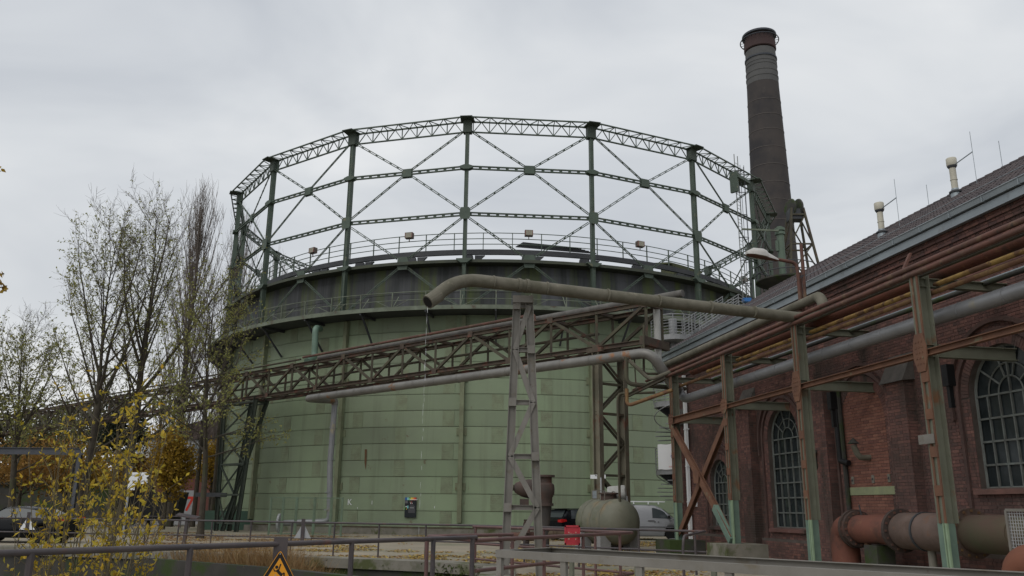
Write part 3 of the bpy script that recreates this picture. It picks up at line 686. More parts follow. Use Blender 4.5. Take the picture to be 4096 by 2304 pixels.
# arch rings of radial bricks, hood mouldings
m_hood = M('dark_hood_brick_groove_shade', (.075, .05, .045), (.11, .065, .056), 3, rough=.9, bump=.3); rg = MB(); hoods = []
for a in WINS + [BLIND]:
    n = int(pi * (a['r'] + .12) / .083)
    for k in range(n):
        t0, t1 = pi * (k + .06) / n, pi * (k + .94) / n; r0, r1 = a['r'] + .002, a['r'] + .245
        P = [V((a['c'] + r * cos(t), q_, a['zs'] + r * sin(t))) for q_ in (-.03, .012) for (r, t) in ((r0, t0), (r0, t1), (r1, t1), (r1, t0))]
        rg.add(P, [(7, 6, 5, 4), (0, 1, 5, 4), (1, 2, 6, 5), (2, 3, 7, 6), (3, 0, 4, 7)])
    hd_ = MB(); m_n = 24
    for k in range(m_n):
        t0, t1 = pi * k / m_n, pi * (k + 1) / m_n; r0, r1 = a['r'] + .52, a['r'] + .62
        P = [V((a['c'] + r * cos(t), q_, a['zs'] + r * sin(t))) for q_ in (0, .09) for (r, t) in ((r0, t0), (r1, t0), (r1, t1), (r0, t1))]
        hd_.add(P, [(4, 5, 6, 7), (0, 1, 5, 4), (1, 2, 6, 5), (2, 3, 7, 6), (3, 0, 4, 7)])
    for r0, dq_ in ((a['r'] + .29, .06),):  # inner dark strip stands for the shadowed groove of the stepped reveal
        for k in range(m_n):
            t0, t1 = pi * k / m_n, pi * (k + 1) / m_n; r1 = r0 + .10
            P = [V((a['c'] + r * cos(t), q_, a['zs'] + r * sin(t))) for q_ in (0, dq_) for (r, t) in ((r0, t0), (r1, t0), (r1, t1), (r0, t1))]
            hd_.add(P, [(4, 5, 6, 7), (0, 1, 5, 4), (1, 2, 6, 5), (2, 3, 7, 6), (3, 0, 4, 7)])
        for sg in (-1, 1): e0, e1 = a['c'] + sg * r0, a['c'] + sg * (r0 + .10); hd_.box(min(e0, e1), max(e0, e1), 0, dq_, .7, a['zs'])
    for sg in (-1, 1): hd_.box(min(a['c'] + sg * (a['r'] + .52), a['c'] + sg * (a['r'] + .62)), max(a['c'] + sg * (a['r'] + .52), a['c'] + sg * (a['r'] + .62)), 0, .09, a['zs'] - .5, a['zs'])
    obj('hood_and_groove_shade', hd_, m_hood, bd)
    # stepped jamb pilaster strip
obj('arch_bricks', rg, m_brick, wall, kind='stuff')
# windows
def window(a, cols, rows, rings):
    wf = MB(); q = -.2; r = a['r']; c = a['c']
    L_ = aloop(a); 
    gl = MB(); gl.add([(s, q - .03, z) for s, z in L_], [tuple(range(len(L_)))[::-1]])
    L2 = [V((s, q, z)) for s, z in L_] ; fr = MB(); fr.tube(L2 + [L2[0]], .045, 4, False)
    frame = obj('window', fr, m_mull, bd)
    pane_w = 2 * r / cols
    zs = [a['z0'] + (a['zs'] - a['z0']) * k / rows for k in range(rows + 1)]
    for i in range(cols):                                    # each pane its own piece
        for k in range(rows):
            mb = MB(); s0 = c - r + i * pane_w; mb.quad((s0 + .02, q - .03, zs[k] + .02), (s0 + .02, q - .03, zs[k + 1] - .02), (s0 + pane_w - .02, q - .03, zs[k + 1] - .02), (s0 + pane_w - .02, q - .03, zs[k] + .02))
            # slight tilt of every old pane
            tl = brng.uniform(-.012, .012); tl2 = brng.uniform(-.012, .012)
            mb.v = [(x, y + tl * (x - s0) + tl2 * (z - zs[k]), z) for x, y, z in mb.v]
            sub('pane', mb, m_glass, frame)
    mb = MB(); La = [(c + r * cos(pi * k / 20), a['zs'] + r * sin(pi * k / 20)) for k in range(21)]; mb.add([(s, q - .03, z) for s, z in La], [tuple(range(21))]); sub('fanlight_pane', mb, m_glass, frame)
    for i in range(1, cols):
        s = c - r + i * pane_w; mb = MB(); zt = a['zs'] + (.0 if i != cols // 2 or cols % 2 else r - .02); mb.beam((s, q, a['z0']), (s, q, zt), .035, .05, (0, 1, 0)); sub('glazing_bar', mb, m_mull, frame)
    for k in range(rows + 1):
        mb = MB(); mb.beam((c - r, q, zs[k]), (c + r, q, zs[k]), .05, .045 if k else .08); sub('transom', mb, m_mull, frame)
    for rr_ in rings:
        mb = MB(); mb.tube([(c + rr_ * r * cos(pi * k / 16), q, a['zs'] + rr_ * r * sin(pi * k / 16)) for k in range(17)], .022, 4); sub('arch_bar', mb, m_mull, frame)
    for t in (pi / 5, 2 * pi / 5, 3 * pi / 5, 4 * pi / 5):
        mb = MB(); r0 = rings[-1] * r; mb.beam((c + r0 * cos(t), q, a['zs'] + r0 * sin(t)), (c + r * cos(t), q, a['zs'] + r * sin(t)), .03, .04, (0, 1, 0)); sub('fan_bar', mb, m_mull, frame)
    sl_ = MB(); sl_.prism([(c - r - .12, .12, a['z0'] - .14), (c - r - .12, .12, a['z0'] - .04), (c - r - .12, -.22, a['z0'] + .02), (c - r - .12, -.22, a['z0'] - .14)], (2 * r + .24, 0, 0)); sub('sill', sl_, m_brick, frame)
window(WINS[0], 6, 4, (.62, .34)); window(WINS[1], 5, 6, (.62, .34)); window(WINS[2], 5, 4, (.62, .34)); window(WINS[3], 6, 4, (.62, .34))
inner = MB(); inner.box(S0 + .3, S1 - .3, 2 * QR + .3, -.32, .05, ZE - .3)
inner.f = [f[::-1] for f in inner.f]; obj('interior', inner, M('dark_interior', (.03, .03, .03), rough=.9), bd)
# gutter, fascia, roof
gt = MB(); gt.prism([(S0, .50, 8.27), (S0, .50, 8.47), (S0, .38, 8.47), (S0, .38, 8.27)], (S1 + .25 - S0, 0, 0)); fas = obj('fascia', gt, m_zinc, bd)
gt = MB(); gt.prism([(S0, .43, 8.49), (S0, .57, 8.50), (S0, .60, 8.63), (S0, .575, 8.64), (S0, .55, 8.54), (S0, .44, 8.52)], (S1 + .25 - S0, 0, 0)); gt.tube([(S0, .60, 8.64), (S1 + .25, .60, 8.64)], .018, 6); obj('gutter', gt, m_zinc, bd)
for k in range(24):
    s = S1 - .2 - k * 1.1; mb = MB(); mb.box(s - .012, s + .012, .5, .607, 8.48, 8.645); obj('gutter_bracket', mb, m_zinc, bd)
QE, ZEV = .5, 8.62; RH = HR
rs = MB(); rs.quad((S0, QE - .05, ZEV - .05), (S1 + .2, QE - .05, ZEV - .05), (S1 + .2, QR, RH - .03), (S0, QR, RH - .03)); rs.quad((S1 + .2, 2 * QR - QE, ZEV - .05), (S0, 2 * QR - QE, ZEV - .05), (S0, QR, RH - .03), (S1 + .2, QR, RH - .03))
rs.quad((S0, QE - .05, ZEV - .06), (S0, -.1, ZEV - .2), (S1 + .2, -.1, ZEV - .2), (S1 + .2, QE - .05, ZEV - .06))
roof = obj('roof', rs, m_tile, bd)
up_ = V((0, QR - QE, RH - ZEV)); SL = up_.length; up_.normalize(); nr = V((1, 0, 0)).cross(up_).normalized() * -1
if nr.z < 0: nr = -nr
def tilemesh(mb, s, d, jit):
    w, L_ = .262, .41
    prof = [(0, .025), (.05, .052), (.10, .03), (.18, .012), (.262, .018)]
    o = V((s, QE, ZEV)) + up_ * d
    P = []
    for (u, h) in prof: P.append(o + V((u, 0, 0)) + nr * (h + .035 + jit))
    for (u, h) in prof: P.append(o + V((u, 0, 0)) + up_ * L_ + nr * (h + .008 + jit))
    for (u, h) in prof: P.append(o + V((u, 0, 0)) + nr * (h + .005))
    mb.add(P, [(k, k + 1, k + 6, k + 5) for k in range(4)] + [(k + 10, k + 11, k + 1, k) for k in range(4)])
tiles = []
nrow = int(SL / .35)
for k in range(nrow):
    n = int((S1 + .2 - S0) / .25)
    for i in range(n): tiles.append((S0 + i * .25, k * .35, brng.uniform(-.004, .006)))
def tdist(t): P = V((t[0] + .12, QE, ZEV)) + up_ * t[1]; wp = B(P.x, P.y, P.z); v_ = wp - C0; f_ = v_.dot(fw); x = 2048 + F * v_.dot(CXV) / f_; return v_.length if x < 4080 else 999
order = sorted(range(len(tiles)), key=lambda i: tdist(tiles[i])); nearT = set(order[:300])
tp = MB(); tilemesh(tp, 0, 0, 0); tp.v = [tuple(V(p) - V((0, QE, ZEV))) for p in tp.v]; tpm = tp.mesh('roof_tile'); tpm.materials.append(m_tile)
rt = MB()
for i, t in enumerate(tiles):
    if i in nearT:
        o = bpy.data.objects.new('roof_tile', tpm); col.objects.link(o); o.parent = roof; o.location = V((t[0], QE, ZEV)) + up_ * t[1] + nr * t[2]
    else: tilemesh(rt, *t)
obj('tiles', rt, m_tile, roof, kind='stuff')
for k in range(int((S1 + .2 - S0) / .36)):
    s = S0 + k * .36; mb = MB(); mb.tube([(s, QR, RH + .01), (s + .39, QR, RH + .035)], .11, 8); obj('ridge_tile', mb, m_tile, roof)
lw = MB(); lw.tube([V((S0, QE, ZEV)) + up_ * 1.7 + nr * .14, V((S1, QE, ZEV)) + up_ * 1.7 + nr * .14], .012, 4); obj('lightning_wire', lw, m_zinc, roof)
# roof vents and lightning rods
def roofpt(x, y):
    d = ray(x, y); P0 = B(0, QE, ZEV); nW = WD * nr.x - WN * nr.y + V((0, 0, nr.z)); t = (P0 - C0).dot(nW) / d.dot(nW); return C0 + d * t
m_vent = M('cream_vent_pipe', (.50, .48, .40), (.42, .40, .33), 2, rough=.6, c3=(.25, .18, .12), s3=3, lo3=.66, hi3=.74)
for i, (x, y, yt) in enumerate(((3530, 950, 828), (3825, 790, 655))):
    P = roofpt(x, y); vt = thing('roof_vent', ['cream capped flue on the tiled roof, the one nearer the hoist tower', 'cream capped flue on the tiled roof, the one farther from the hoist tower'][i], 'roof vent', P, 'flue pipes on the tiled roof')
    H = (P - C0).length * (y - yt) / F * 1.06
    mb = MB(); mb.lathe(P, [(.15, -.35), (.15, .12), (.11, .3)], 16); obj('flashing', mb, m_zinc, vt, True)
    mb = MB(); mb.lathe(P, [(.19, .16), (.19, .2), (.13, .24)], 16); obj('storm_collar', mb, m_dark, vt, True)
    mb = MB(); mb.lathe(P, [(.10, .1), (.10, H - .2), ], 16); obj('pipe', mb, m_vent, vt, True)
    mb = MB(); mb.lathe(P, [(.10, H * .45), (.112, H * .45), (.112, H * .45 + .03), (.10, H * .45 + .03)], 16); obj('joint_band', mb, m_vent, vt)
    mb = MB(); mb.lathe(P, [(.11, H - .3), (.15, H - .24), (.15, H - .2), (.12, H - .18)], 16); obj('throat', mb, m_dark, vt, True)
    mb = MB(); mb.lathe(P, [(.15, H - .22), (.16, H - .2), (.16, H + .02), (.15, H + .04)], 16); obj('cap', mb, m_vent, vt, True)
    rod = MB(); b = P + WD * (-.95) + V((0, 0, .1)); rod.tube([b + V((0, 0, -.3)) + WD * 0, b + V((0, 0, H + .45))], .008, 5); ro = obj('lightning_rod', rod, m_zinc, vt)
    rod = MB(); rod.beam(P + V((0, 0, H * .82)), b + V((0, 0, H * .82)), .025, .025); obj('rod_arm', rod, m_zinc, vt)
for i, (x, y, yt) in enumerate(((3717, 832, 745), (4012, 680, 575))):
    s, z = bw(x, y, QR); P = B(s, QR, RH); mb = MB(); H = (P - C0).length * (y - yt) / F * 1.05; mb.tube([P - V((0, 0, .1)), P + V((0, 0, H))], .009, 5)
    one('lightning_rod', ['thin lightning rod on the ridge between the two cream flues', 'thin lightning rod on the ridge beyond the larger looking cream flue'][i], 'lightning rod', mb, m_zinc, 'lightning rods on the ridge')
# wall fittings: things fixed to the wall
def L2W(mb): mb.v = [tuple(B(*p)) for p in mb.v]; return mb
s, z = bw(3480, 1830, 0)
mb = MB(); mb.tube(bend([(s, 0, z), (s, .35, z - .02), (s + .05, .45, z + .35)], .2), .085, 10); gv = thing('wall_vent', 'grey gooseneck vent pipe with conical hat above the green strip', 'wall vent', B(s, 0, z)); obj('pipe', L2W(mb), m_grime, gv, True)
mb = MB(); mb.lathe((s + .05, .45, z + .38), [(.17, 0), (.02, .16)], 12); obj('hat', L2W(mb), m_concd, gv)
s, z = bw(3300, 1850, 0)
mb = MB(); mb.tube(bend([(s, 0, z - .15), (s, .35, z - .15), (s, .4, z + .3)], .2), .1, 10); gv = thing('wall_vent', 'sooty hooded vent pipe low beside the tall narrow window', 'wall vent', B(s, 0, z)); obj('pipe', L2W(mb), m_concd, gv, True)
mb = MB(); mb.lathe((s, .4, z + .28), [(.16, 0), (.17, .05), (.13, .1)], 12); obj('hat', L2W(mb), m_stone, gv)
s, z = bw(3375, 1840, .15)
mb = MB(); mb.tube(bend([(s + .18, .15, 5.6), (s + .18, .15, z + .1), (s + .18, .15, z - .02), (s - .25, .15, z - .1)], .18), .085, 10); one('downpipe', 'black cast downpipe ending in an elbow beside the walled-up arch', 'downpipe', L2W(mb), m_black, smooth=True)
s2 = bw(3385, 1960, .1)[0]
mb = MB(); mb.tube([(s2, .08, 5.2), (s2 - .05, .08, .3)], .07, 8); one('downpipe', 'thin sooty downpipe running to the ground behind the orange elbow', 'downpipe', L2W(mb), m_concd, smooth=True)
sa, za = bw(3400, 1966, .02); sb2, _ = bw(3584, 1958, .02)
mb = MB(); mb.box(sb2, sa, .0, .035, za - .11, za + .11); stp = one('wall_strip', 'pale green bolted strip fixed across the brick infill', 'wall strip', L2W(mb), M('pale_green_strip', (.27, .30, .17), (.22, .24, .15), 4, rough=.8))
for i, (x, y) in enumerate(((3343, 1926), (3411, 1922), (3492, 1916), (3556, 1912))):
    s, z = bw(x, y, .02); mb = MB(); mb.box(s - .055, s + .055, 0, .03, z - .11, z + .11); mb2 = MB(); mb2.box(s - .02, s + .02, .03, .05, z - .03, z + .03)
    t = thing('anchor_plate', 'small pale anchor plate bolted to the brick above the green strip', 'anchor plate', B(s, 0, z), 'anchor plates above the green strip'); obj('plate', L2W(mb), m_conc, t); obj('bolt', L2W(mb2), m_dark, t)
s, z = bw(2780, 2015, .05); mb = MB(); mb.box(s - .15, s + .15, 0, .12, z - .12, z + .12); one('wall_box', 'small pale junction box on the wall left of the small arched window', 'junction box', L2W(mb), m_whitep)
# white downpipe at the far corner
s, _ = bw(2752, 1900, .15); mb = MB(); mb.beam((s, .15, .1), (s, .15, 7.4), .17, .12, (0, 1, 0))
for zz in (1.9, 3.4, 5.0, 6.4): mb.box(s - .12, s + .12, .05, .22, zz, zz + .05)
one('downpipe', 'white square downpipe at the far corner of the brick hall', 'downpipe', L2W(mb), m_whitep)
# ================================================================== PIPE RACK along the wall (local s, q, z)
RQ = 2.2; PZ = 6.72
rk = thing('pipe_rack', 'rusty riveted steel pipe rack on tall posts in front of the brick hall', 'pipe rack', B(-4.6, RQ, 0))
PS = [2.8, -2.05, -6.82, -12.15, -17.3]; PBASE = [.5, .55, 0, 0, 0]
PXB = [(2715, 2120), (2945, 2170), (3262, 2255), (3815, 2300)]
for i, s in enumerate(PS):
    z0 = PBASE[i]; col1 = 1.35
    # two channels with a plate between: H section, flange edges rusty
    mb = MB(); mb.box(s - .02, s + .02, RQ - .13, RQ + .13, z0 + col1, PZ); p = obj('post', L2W(mb), m_rackg, rk)
    for sg in (-1, 1):
        mb = MB(); mb.box(s - .15, s - .02, RQ + sg * .13 - .012, RQ + sg * .13 + .012, z0 + col1, PZ); mb.box(s + .02, s + .15, RQ + sg * .13 - .012, RQ + sg * .13 + .012, z0 + col1, PZ); sub('flange', L2W(mb), m_rackg, p).matrix_parent_inverse = p.matrix_parent_inverse.copy() if False else Matrix()
    mb = MB(); mb.box(s - .155, s - .10, RQ + .143, RQ + .165, z0 + col1, PZ); mb.box(s + .02, s + .07, RQ + .143, RQ + .165, z0 + col1, PZ); sub('edge_strip', L2W(mb), m_racko, p)
    for zz in [1.9 + .8 * k for k in range(4)]:
        mb = MB(); mb.box(s - .16, s + .075, RQ + .16, RQ + .18, zz, zz + .22); sub('batten_plate', L2W(mb), m_racko, p)
    mb = MB(); mb.box(s - .02, s + .155, RQ - .142, RQ + .142, z0, z0 + col1 - .004); obj('post_foot', L2W(mb), m_mint, rk)
    mb = MB(); mb.box(s - .155, s - .10, RQ + .12, RQ + .166, z0, z0 + col1); mb.box(s - .06, s - .03, RQ + .12, RQ + .166, z0, z0 + col1); obj('foot_flange', L2W(mb), m_mintd, rk)
    # hexagonal riveted gusset at beam level
    mb = MB(); gz = 4.95; h_ = .42 if i > 1 else .22; mb.prism([(s - .12, RQ + .17, gz - h_), (s + .12, RQ + .17, gz - h_), (s + .22, RQ + .17, gz - .12), (s + .22, RQ + .17, gz + .12), (s + .12, RQ + .17, gz + h_), (s - .12, RQ + .17, gz + h_), (s - .22, RQ + .17, gz + .12), (s - .22, RQ + .17, gz - .12)], (0, .03, 0)); gq = obj('gusset', L2W(mb), m_racko, rk)
    rv = MB()
    for a_ in (-.1, 0, .1):
        for b_ in (-.24, -.12, 0, .12, .24): rv.box(s + a_ - .016, s + a_ + .016, RQ + .2, RQ + .215, gz + b_ - .016, gz + b_ + .016)
    sub('rivet', L2W(rv), m_racko, gq)
    # cross beams back to the wall
    for zz, ql in ((5.0, 0), (6.55, 0)):
        mb = MB(); mb.ibeam((s, RQ + .1, zz), (s, ql, zz), .16, .28 if zz < 6 else .2, .02); obj('cross_beam', L2W(mb), m_rackg, rk)
    if i < 2:
        mb = MB(); mb.box(s - .75, s + .75, RQ - .7, RQ + .7, -.2, z0)
        one('footing_block', ['mossy dark concrete footing block under the far rack post', 'pale stained concrete footing block under the X braced rack post'][i], 'concrete block', L2W(mb), m_conc if i else m_concd)
for i in range(4):
    a, b = PS[i], PS[i + 1]
    mb = MB(); mb.ibeam((a, RQ + .1, 4.93), (b, RQ + .1, 4.93), .14, .14, .016) if i else mb.ibeam((a, RQ + .1, 4.93), (b, RQ + .1, 4.93), .2, .26, .02); obj('strut', L2W(mb), m_racko, rk)
# X brace between the two far posts
for (a, za, b, zb, o_) in ((PS[0], 4.75, PS[1], .7, .14), (PS[1], 4.75, PS[0], .7, -.02)):
    mb = MB(); mb.ibeam((a, RQ + o_, za), (b, RQ + o_, zb), .22, .16, .018, (0, 1, 0)); obj('x_brace', L2W(mb), m_racko, rk)
mb = MB(); t = 1 - 1.25 / 4.05; mb.beam((PS[0] + (PS[1] - PS[0]) * .76, RQ + .16, 4.75 - 4.05 * .76), (PS[1], RQ + .16, .62), .235, .175, (0, 1, 0)); obj('brace_foot', L2W(mb), m_mint, rk)
mb = MB(); mb.prism([((PS[0] + PS[1]) / 2 + x, RQ + .26, 2.72 + z) for x, z in ((-.2, -.22), (.2, -.22), (.25, .0), (.2, .22), (-.2, .22), (-.25, 0))], (0, .02, 0)); obj('brace_gusset', L2W(mb), m_racko, rk)
# sign plate hung on a post, fence panel etc.
s, z = bw(3738, 1753, RQ + .18); s9, _ = bw(3676, 1753, RQ + .18); mb = MB(); mb.box(s, s9, RQ + .18, RQ + .2, z - .1, z + .1); one('sign_plate', 'blank grey plate sign hung on the gusseted rack post', 'sign', L2W(mb), m_white)

def pline(name, label, x, y, q, r, s0, s1, mat, group=None, extra=None, n=12):
    s, z = bw(x, y, q); mb = MB(); mb.tube([(s0, q, z), (s1, q, z)] if not extra else bend(extra(s0, s1, q, z), r * 3), r, n)
    if r > .1:
        k = s1 + .8
        while k < s0 - .3: mb.lathe((k, q, z), [(r, -.03), (r + .008, -.03), (r + .008, .03), (r, .03)], n, (1, 0, 0)); k += 2.3
    return one(name, label, 'pipe', L2W(mb), mat, group, True), z
pline('rust_pipe', 'upper of two red brown pipes on top of the rack', 3500, 1134, 2.32, .062, 5.6, -19, m_rustR)
pline('rust_pipe', 'lower brown pipe resting on the rack post heads', 3500, 1160, 2.36, .058, 7.2, -19, m_rustR)
pline('thin_pipe', 'thin dark conduit just below the brown rack pipes', 3500, 1180, 2.2, .028, 8.6, -19, m_rustM)
pline('thin_pipe', 'second thin conduit between brown pipes and orange main', 3500, 1172, 2.05, .022, 8.6, -19, m_rustS)
_, zo = pline('orange_main', 'thick orange red rusty main behind the rack posts', 3500, 1193, 1.62, .17, 2.2, -19, m_rustO)
pline('yellow_pipe', 'bright flaking yellow pipe high in the rack', 3500, 1231, 1.82, .058, .4, -19, m_yell)
pline('yellow_pipe', 'rusty patched yellow pipe slung under the rack cross beams', 3500, 1257, 1.95, .058, 6.9, -19, m_yell2)
pline('dark_pipe', 'dark sooty cable pipe close to the brick wall', 3500, 1290, .55, .06, 3.2, -19, m_concd)
pline('dark_pipe', 'thin grey cable tube above the dark pipe on the wall', 3500, 1281, .42, .03, 3.2, -19, m_zinc)
sS, zS = bw(3500, 1351, 1.6)
mb = MB(); mb.tube(bend([(-19, 1.6, zS), (2.9, 1.6, zS), (3.3, 1.6, zS + .05), (3.5, 1.75, zS + .5)], .3), .17, 16)
k = -18.0
while k < 2.6: mb.lathe((k, 1.6, zS), [(.17, -.02), (.178, -.02), (.178, .02), (.17, .02)], 16, (1, 0, 0)); k += 1.35
one('silver_main', 'large silver clad pipe running behind the rack posts', 'pipe', L2W(mb), m_silver, smooth=True)
# hangers of the silver main
hg = MB()
for s in PS: hg.box(s - .35, s - .31, 1.58, 1.62, 5.1, zS - .15)
# hoist trolleys / hanging stubs
for i, x in enumerate((3310, 3780)):
    s, z = bw(x, 1400, 1.0); mb = MB(); mb.box(s - .1, s + .1, .9, 1.1, 4.4, 4.9); mb.box(s - .05, s + .05, .95, 1.05, 3.9, 4.4); one('chain_hoist', ['small black hoist hanging from a cross beam by the walled-up arch', 'small black hoist hanging from a cross beam by the large right window'][i], 'hoist', L2W(mb), m_black, 'hoists under the rack cross beams')
# grey pipe: riser - along the rack - elbow - spout pipe
q_ = 1.95; sg_, zg_ = bw(2850, 1376, q_)
E_ = B(-7.55, q_, zg_); E2 = B(-7.75, q_, 6.95)
SP1 = gp(3150, 1262, 6.95); SP0 = gp(1850, 1116, 6.95); TIP = at(1712, 1208, 18.9)
dirS = (SP0 - SP1).normalized()
rise_top = 9.95
path = [B(5.0, q_, zg_ + 0), E_, E2, SP1 * .0 + (SP1), SP0, TIP]
spts = bend([B(5.0, q_, zg_), B(-7.7, q_, zg_), B(-7.9, q_ + .02, 6.93), gp(3230, 1275, 6.95), gp(1835, 1114, 6.95), TIP], .75, 10)
mb = MB(); mb.tube(spts, [.13 if p_.z > zg_ - .02 else (.16 if p_.z <= 6.96 else .15) for p_ in spts], 18)
sp = one('spout_pipe', 'long grimy grey pipe crossing the yard and ending in a bent spout', 'pipe', mb, m_grime, smooth=True)
for tj in (.12, .27, .44, .6, .78, .93):
    c = MB(); c.lathe(lerp_(gp(3150, 1262, 6.95), gp(1870, 1117, 6.95), tj), [(.158, -.02), (.168, -.012), (.168, .012), (.158, .02)], 18, dirS); sub('weld_seam', c, m_grime, sp)
for (x, y) in ((2075, 1141), (2107, 1144)):
    P = gp(x, y, 6.95); c = MB(); c.lathe(P, [(.16, -.04), (.178, -.04), (.178, .04), (.16, .04)], 18, dirS); sub('pipe_clamp', c, m_grime, sp)
c = MB(); dT = (TIP - SP0).normalized(); c.lathe(TIP - dT * .35, [(.16, -.02), (.17, -.02), (.17, .36), (.15, .36)], 18, dT); sub('spout_mouth', c, m_grime, sp)
c = MB(); c.lathe(TIP + dT * .0115, [(.135, 0), (.135, .003)], 18, dT); sub('bore_shade_disc', c, m_black, sp)  # black disc on the closed end stands for the shade inside the pipe
RZ = at(2660, 1200, B(5.0, q_, 0).y).z
mb = MB(); mb.tube(bend([B(5.0, q_, zg_ - .02), B(5.05, q_, zg_ + .0), B(5.05, q_, RZ), at(2560, 1205, 35.2)], .25, 6), .15, 16); one('riser_pipe', 'white grey vertical riser pipe at the far end of the rack', 'pipe', mb, M('riser_white', (.42, .42, .40), (.36, .36, .34), 2, rough=.6), smooth=True)
# falling water from the spout mouth
wt = MB(); wr = random.Random(5); P = TIP + dT * .02; z = P.z - .1
m_water = M('falling_water', (.75, .78, .8), rough=.1, spec=.6)
while z > 1.0:
    h = wr.uniform(.05, .22); r = wr.uniform(.003, .007) * (1 if z > 4.5 else .5); x = P.x + wr.uniform(-.012, .012); y = P.y + wr.uniform(-.012, .012)
    wt.lathe((x, y, z), [(.001, 0), (r, -h * .5), (.001, -h)], 5); z -= h * (wr.uniform(.9, 1.6) if z > 3.5 else wr.uniform(1.5, 3.5))
props(one('water_jet', 'thin broken stream of water falling from the spout pipe', 'water', wt, m_water), kind='stuff')

# ================================================================== WHITE SUPPORT TOWER
twt = gp(2092, 1165, 6.95)                                    # under the clamps
tw = thing('support_tower', 'white painted narrow lattice trestle carrying the grimy spout pipe', 'trestle', (twt.x, twt.y, 0))
def tpt(x, y, off): return at(x, y, twt.y + off)
LT, RTp = tpt(2068, 1210, 0), tpt(2114, 1200, 0); zt_ = 6.62
LB, RB = gp(2018, 2300, 0), gp(2158, 2292, 0)
LB = V((tpt(2018, 2280, 0).x, twt.y, 0)); RB = V((tpt(2160, 2280, 0).x, twt.y, 0)); LT = V((LT.x, twt.y, zt_)); RTp = V((RTp.x + .02, twt.y, zt_))
for nm, a, b in (('leg', LB, LT), ('leg', RB, RTp)):
    mb = MB(); mb.ibeam(a, b, .17, .2, .018, (1, 0, 0)); obj(nm, mb, m_white, tw)
def lerp(a, b, t): return a + (b - a) * t
lv = [.0, .205, .345, .535, .735, .985]
lv = [max(0, at(2090, y, twt.y).z) / zt_ for y in (2262, 2030, 1826, 1610, 1400, 1225)]
for k, t in enumerate(lv):
    if k == 0: continue
    a, b = lerp(LB, LT, t), lerp(RB, RTp, t); mb = MB(); mb.ibeam(a, b, .12, .12, .012); obj('cross_bar', mb, m_white, tw)
    gsm = MB(); g0 = (a, b)[k % 2 == 0]; gsm.boxax(g0 + V((0, -.11, 0)), V((.09, 0, 0)), V((0, .01, 0)), V((0, 0, .1))); obj('gusset', gsm, m_white, tw)
for k in range(5):
    t0, t1 = lv[k], lv[k + 1]
    a, b = (lerp(LB, LT, t0), lerp(RB, RTp, t1)) if k % 2 == 0 else (lerp(RB, RTp, t0), lerp(LB, LT, t1))
    mb = MB(); mb.ibeam(a, b, .13, .11, .012, (0, 1, 0)); obj('diagonal', mb, m_white, tw)
mb = MB(); mb.box(twt.x - .26, twt.x + .26, twt.y - .16, twt.y + .16, 6.62, 6.80); obj('saddle', mb, m_white, tw)

# ================================================================== TRUSS PIPE BRIDGE
ZTT = 10.0; kz = (ZTT - EYE)
TR = gp(2385, 1250, ZTT); TL = gp(908, 1510, ZTT); td = (TL - TR).normalized(); tn = V((td.y, -td.x, 0))
if tn.y > 0: tn = -tn                                          # front side toward the camera
PLn = (TL - TR).length / 12.0; HT = 1.62; WT = 1.25
tb = thing('pipe_bridge', 'rusty lattice truss pipe bridge crossing in front of the gas holder', 'pipe bridge', (TR.x, TR.y, 0))
def tp_(k, side, top): return TR + td * (PLn * k) + (V((0, 0, 0)) if side == 0 else -tn * WT) - V((0, 0, 0 if top else HT))
K0, K1 = -1, 34
for side in (0, 1):
    for top in (0, 1):
        for a_, b_ in ((K0, 5), (5, 11), (11, 17), (17, 25), (25, K1)):
            mb = MB(); mb.ibeam(tp_(a_, side, top), tp_(b_, side, top), .18, .2, .025); obj('chord', mb, m_rustS, tb)
    for k in range(K0, K1 + 1):
        mb = MB(); mb.beam(tp_(k, side, 0), tp_(k, side, 1), .13, .11); obj('vertical', mb, m_rustM, tb)
        if k < K1:
            a, b = (tp_(k, side, 0), tp_(k + 1, side, 1)) if k % 2 == 0 else (tp_(k, side, 1), tp_(k + 1, side, 0))
            mb = MB(); mb.beam(a, b, .12, .13); obj('diagonal', mb, m_rustM, tb)
for k in range(K0, K1 + 1):
    for top in (0, 1):
        mb = MB(); mb.beam(tp_(k, 0, top), tp_(k, 1, top), .16, .13); obj('cross_member', mb, m_rustS, tb)
        if k % 2 == 0 and k < K1: mb = MB(); mb.beam(tp_(k, 0, top), tp_(k + 1, 1, top), .06, .05); obj('lacing', mb, m_rustS, tb)
    mb = MB(); c = tp_(k, 0, k % 2) ; mb.boxax(c + tn * .09, td * .16, tn * .012, V((0, 0, .15))); obj('gusset', mb, m_rustS, tb)
zt0 = V((0, 0, .1))
mb = MB(); mb.tube([tp_(8.2, .0, 1) + V((0, 0, .30)), tp_(-1.6, 0, 1) + V((0, 0, .30))], .16, 12)
mb.v = [tuple(V(p) - tn * .45) for p in mb.v]; one('bridge_pipe', 'grey lagged pipe lying along the top of the truss bridge', 'pipe', mb, M('grey_lagging', (.13, .125, .115), (.09, .085, .08), 3, rough=.8), smooth=True)
mb = MB(); a0 = tp_(8.6, 0, 1) + V((0, 0, .42)) ; a1 = tp_(1.5, 0, 1) + V((0, 0, .42)); mb.tube(bend([a0, a1, a1 - td * .25, a1 - td * .3 + V((0, 0, -.35))], .18), .075, 8); mb.tube([a1 + td * .9, a1 + td * .9 - V((0, 0, .4))], .08, 8); one('bridge_pipe', 'thin red brown pipe on top of the truss ending in a hook bend', 'pipe', mb, m_rustR, smooth=True)
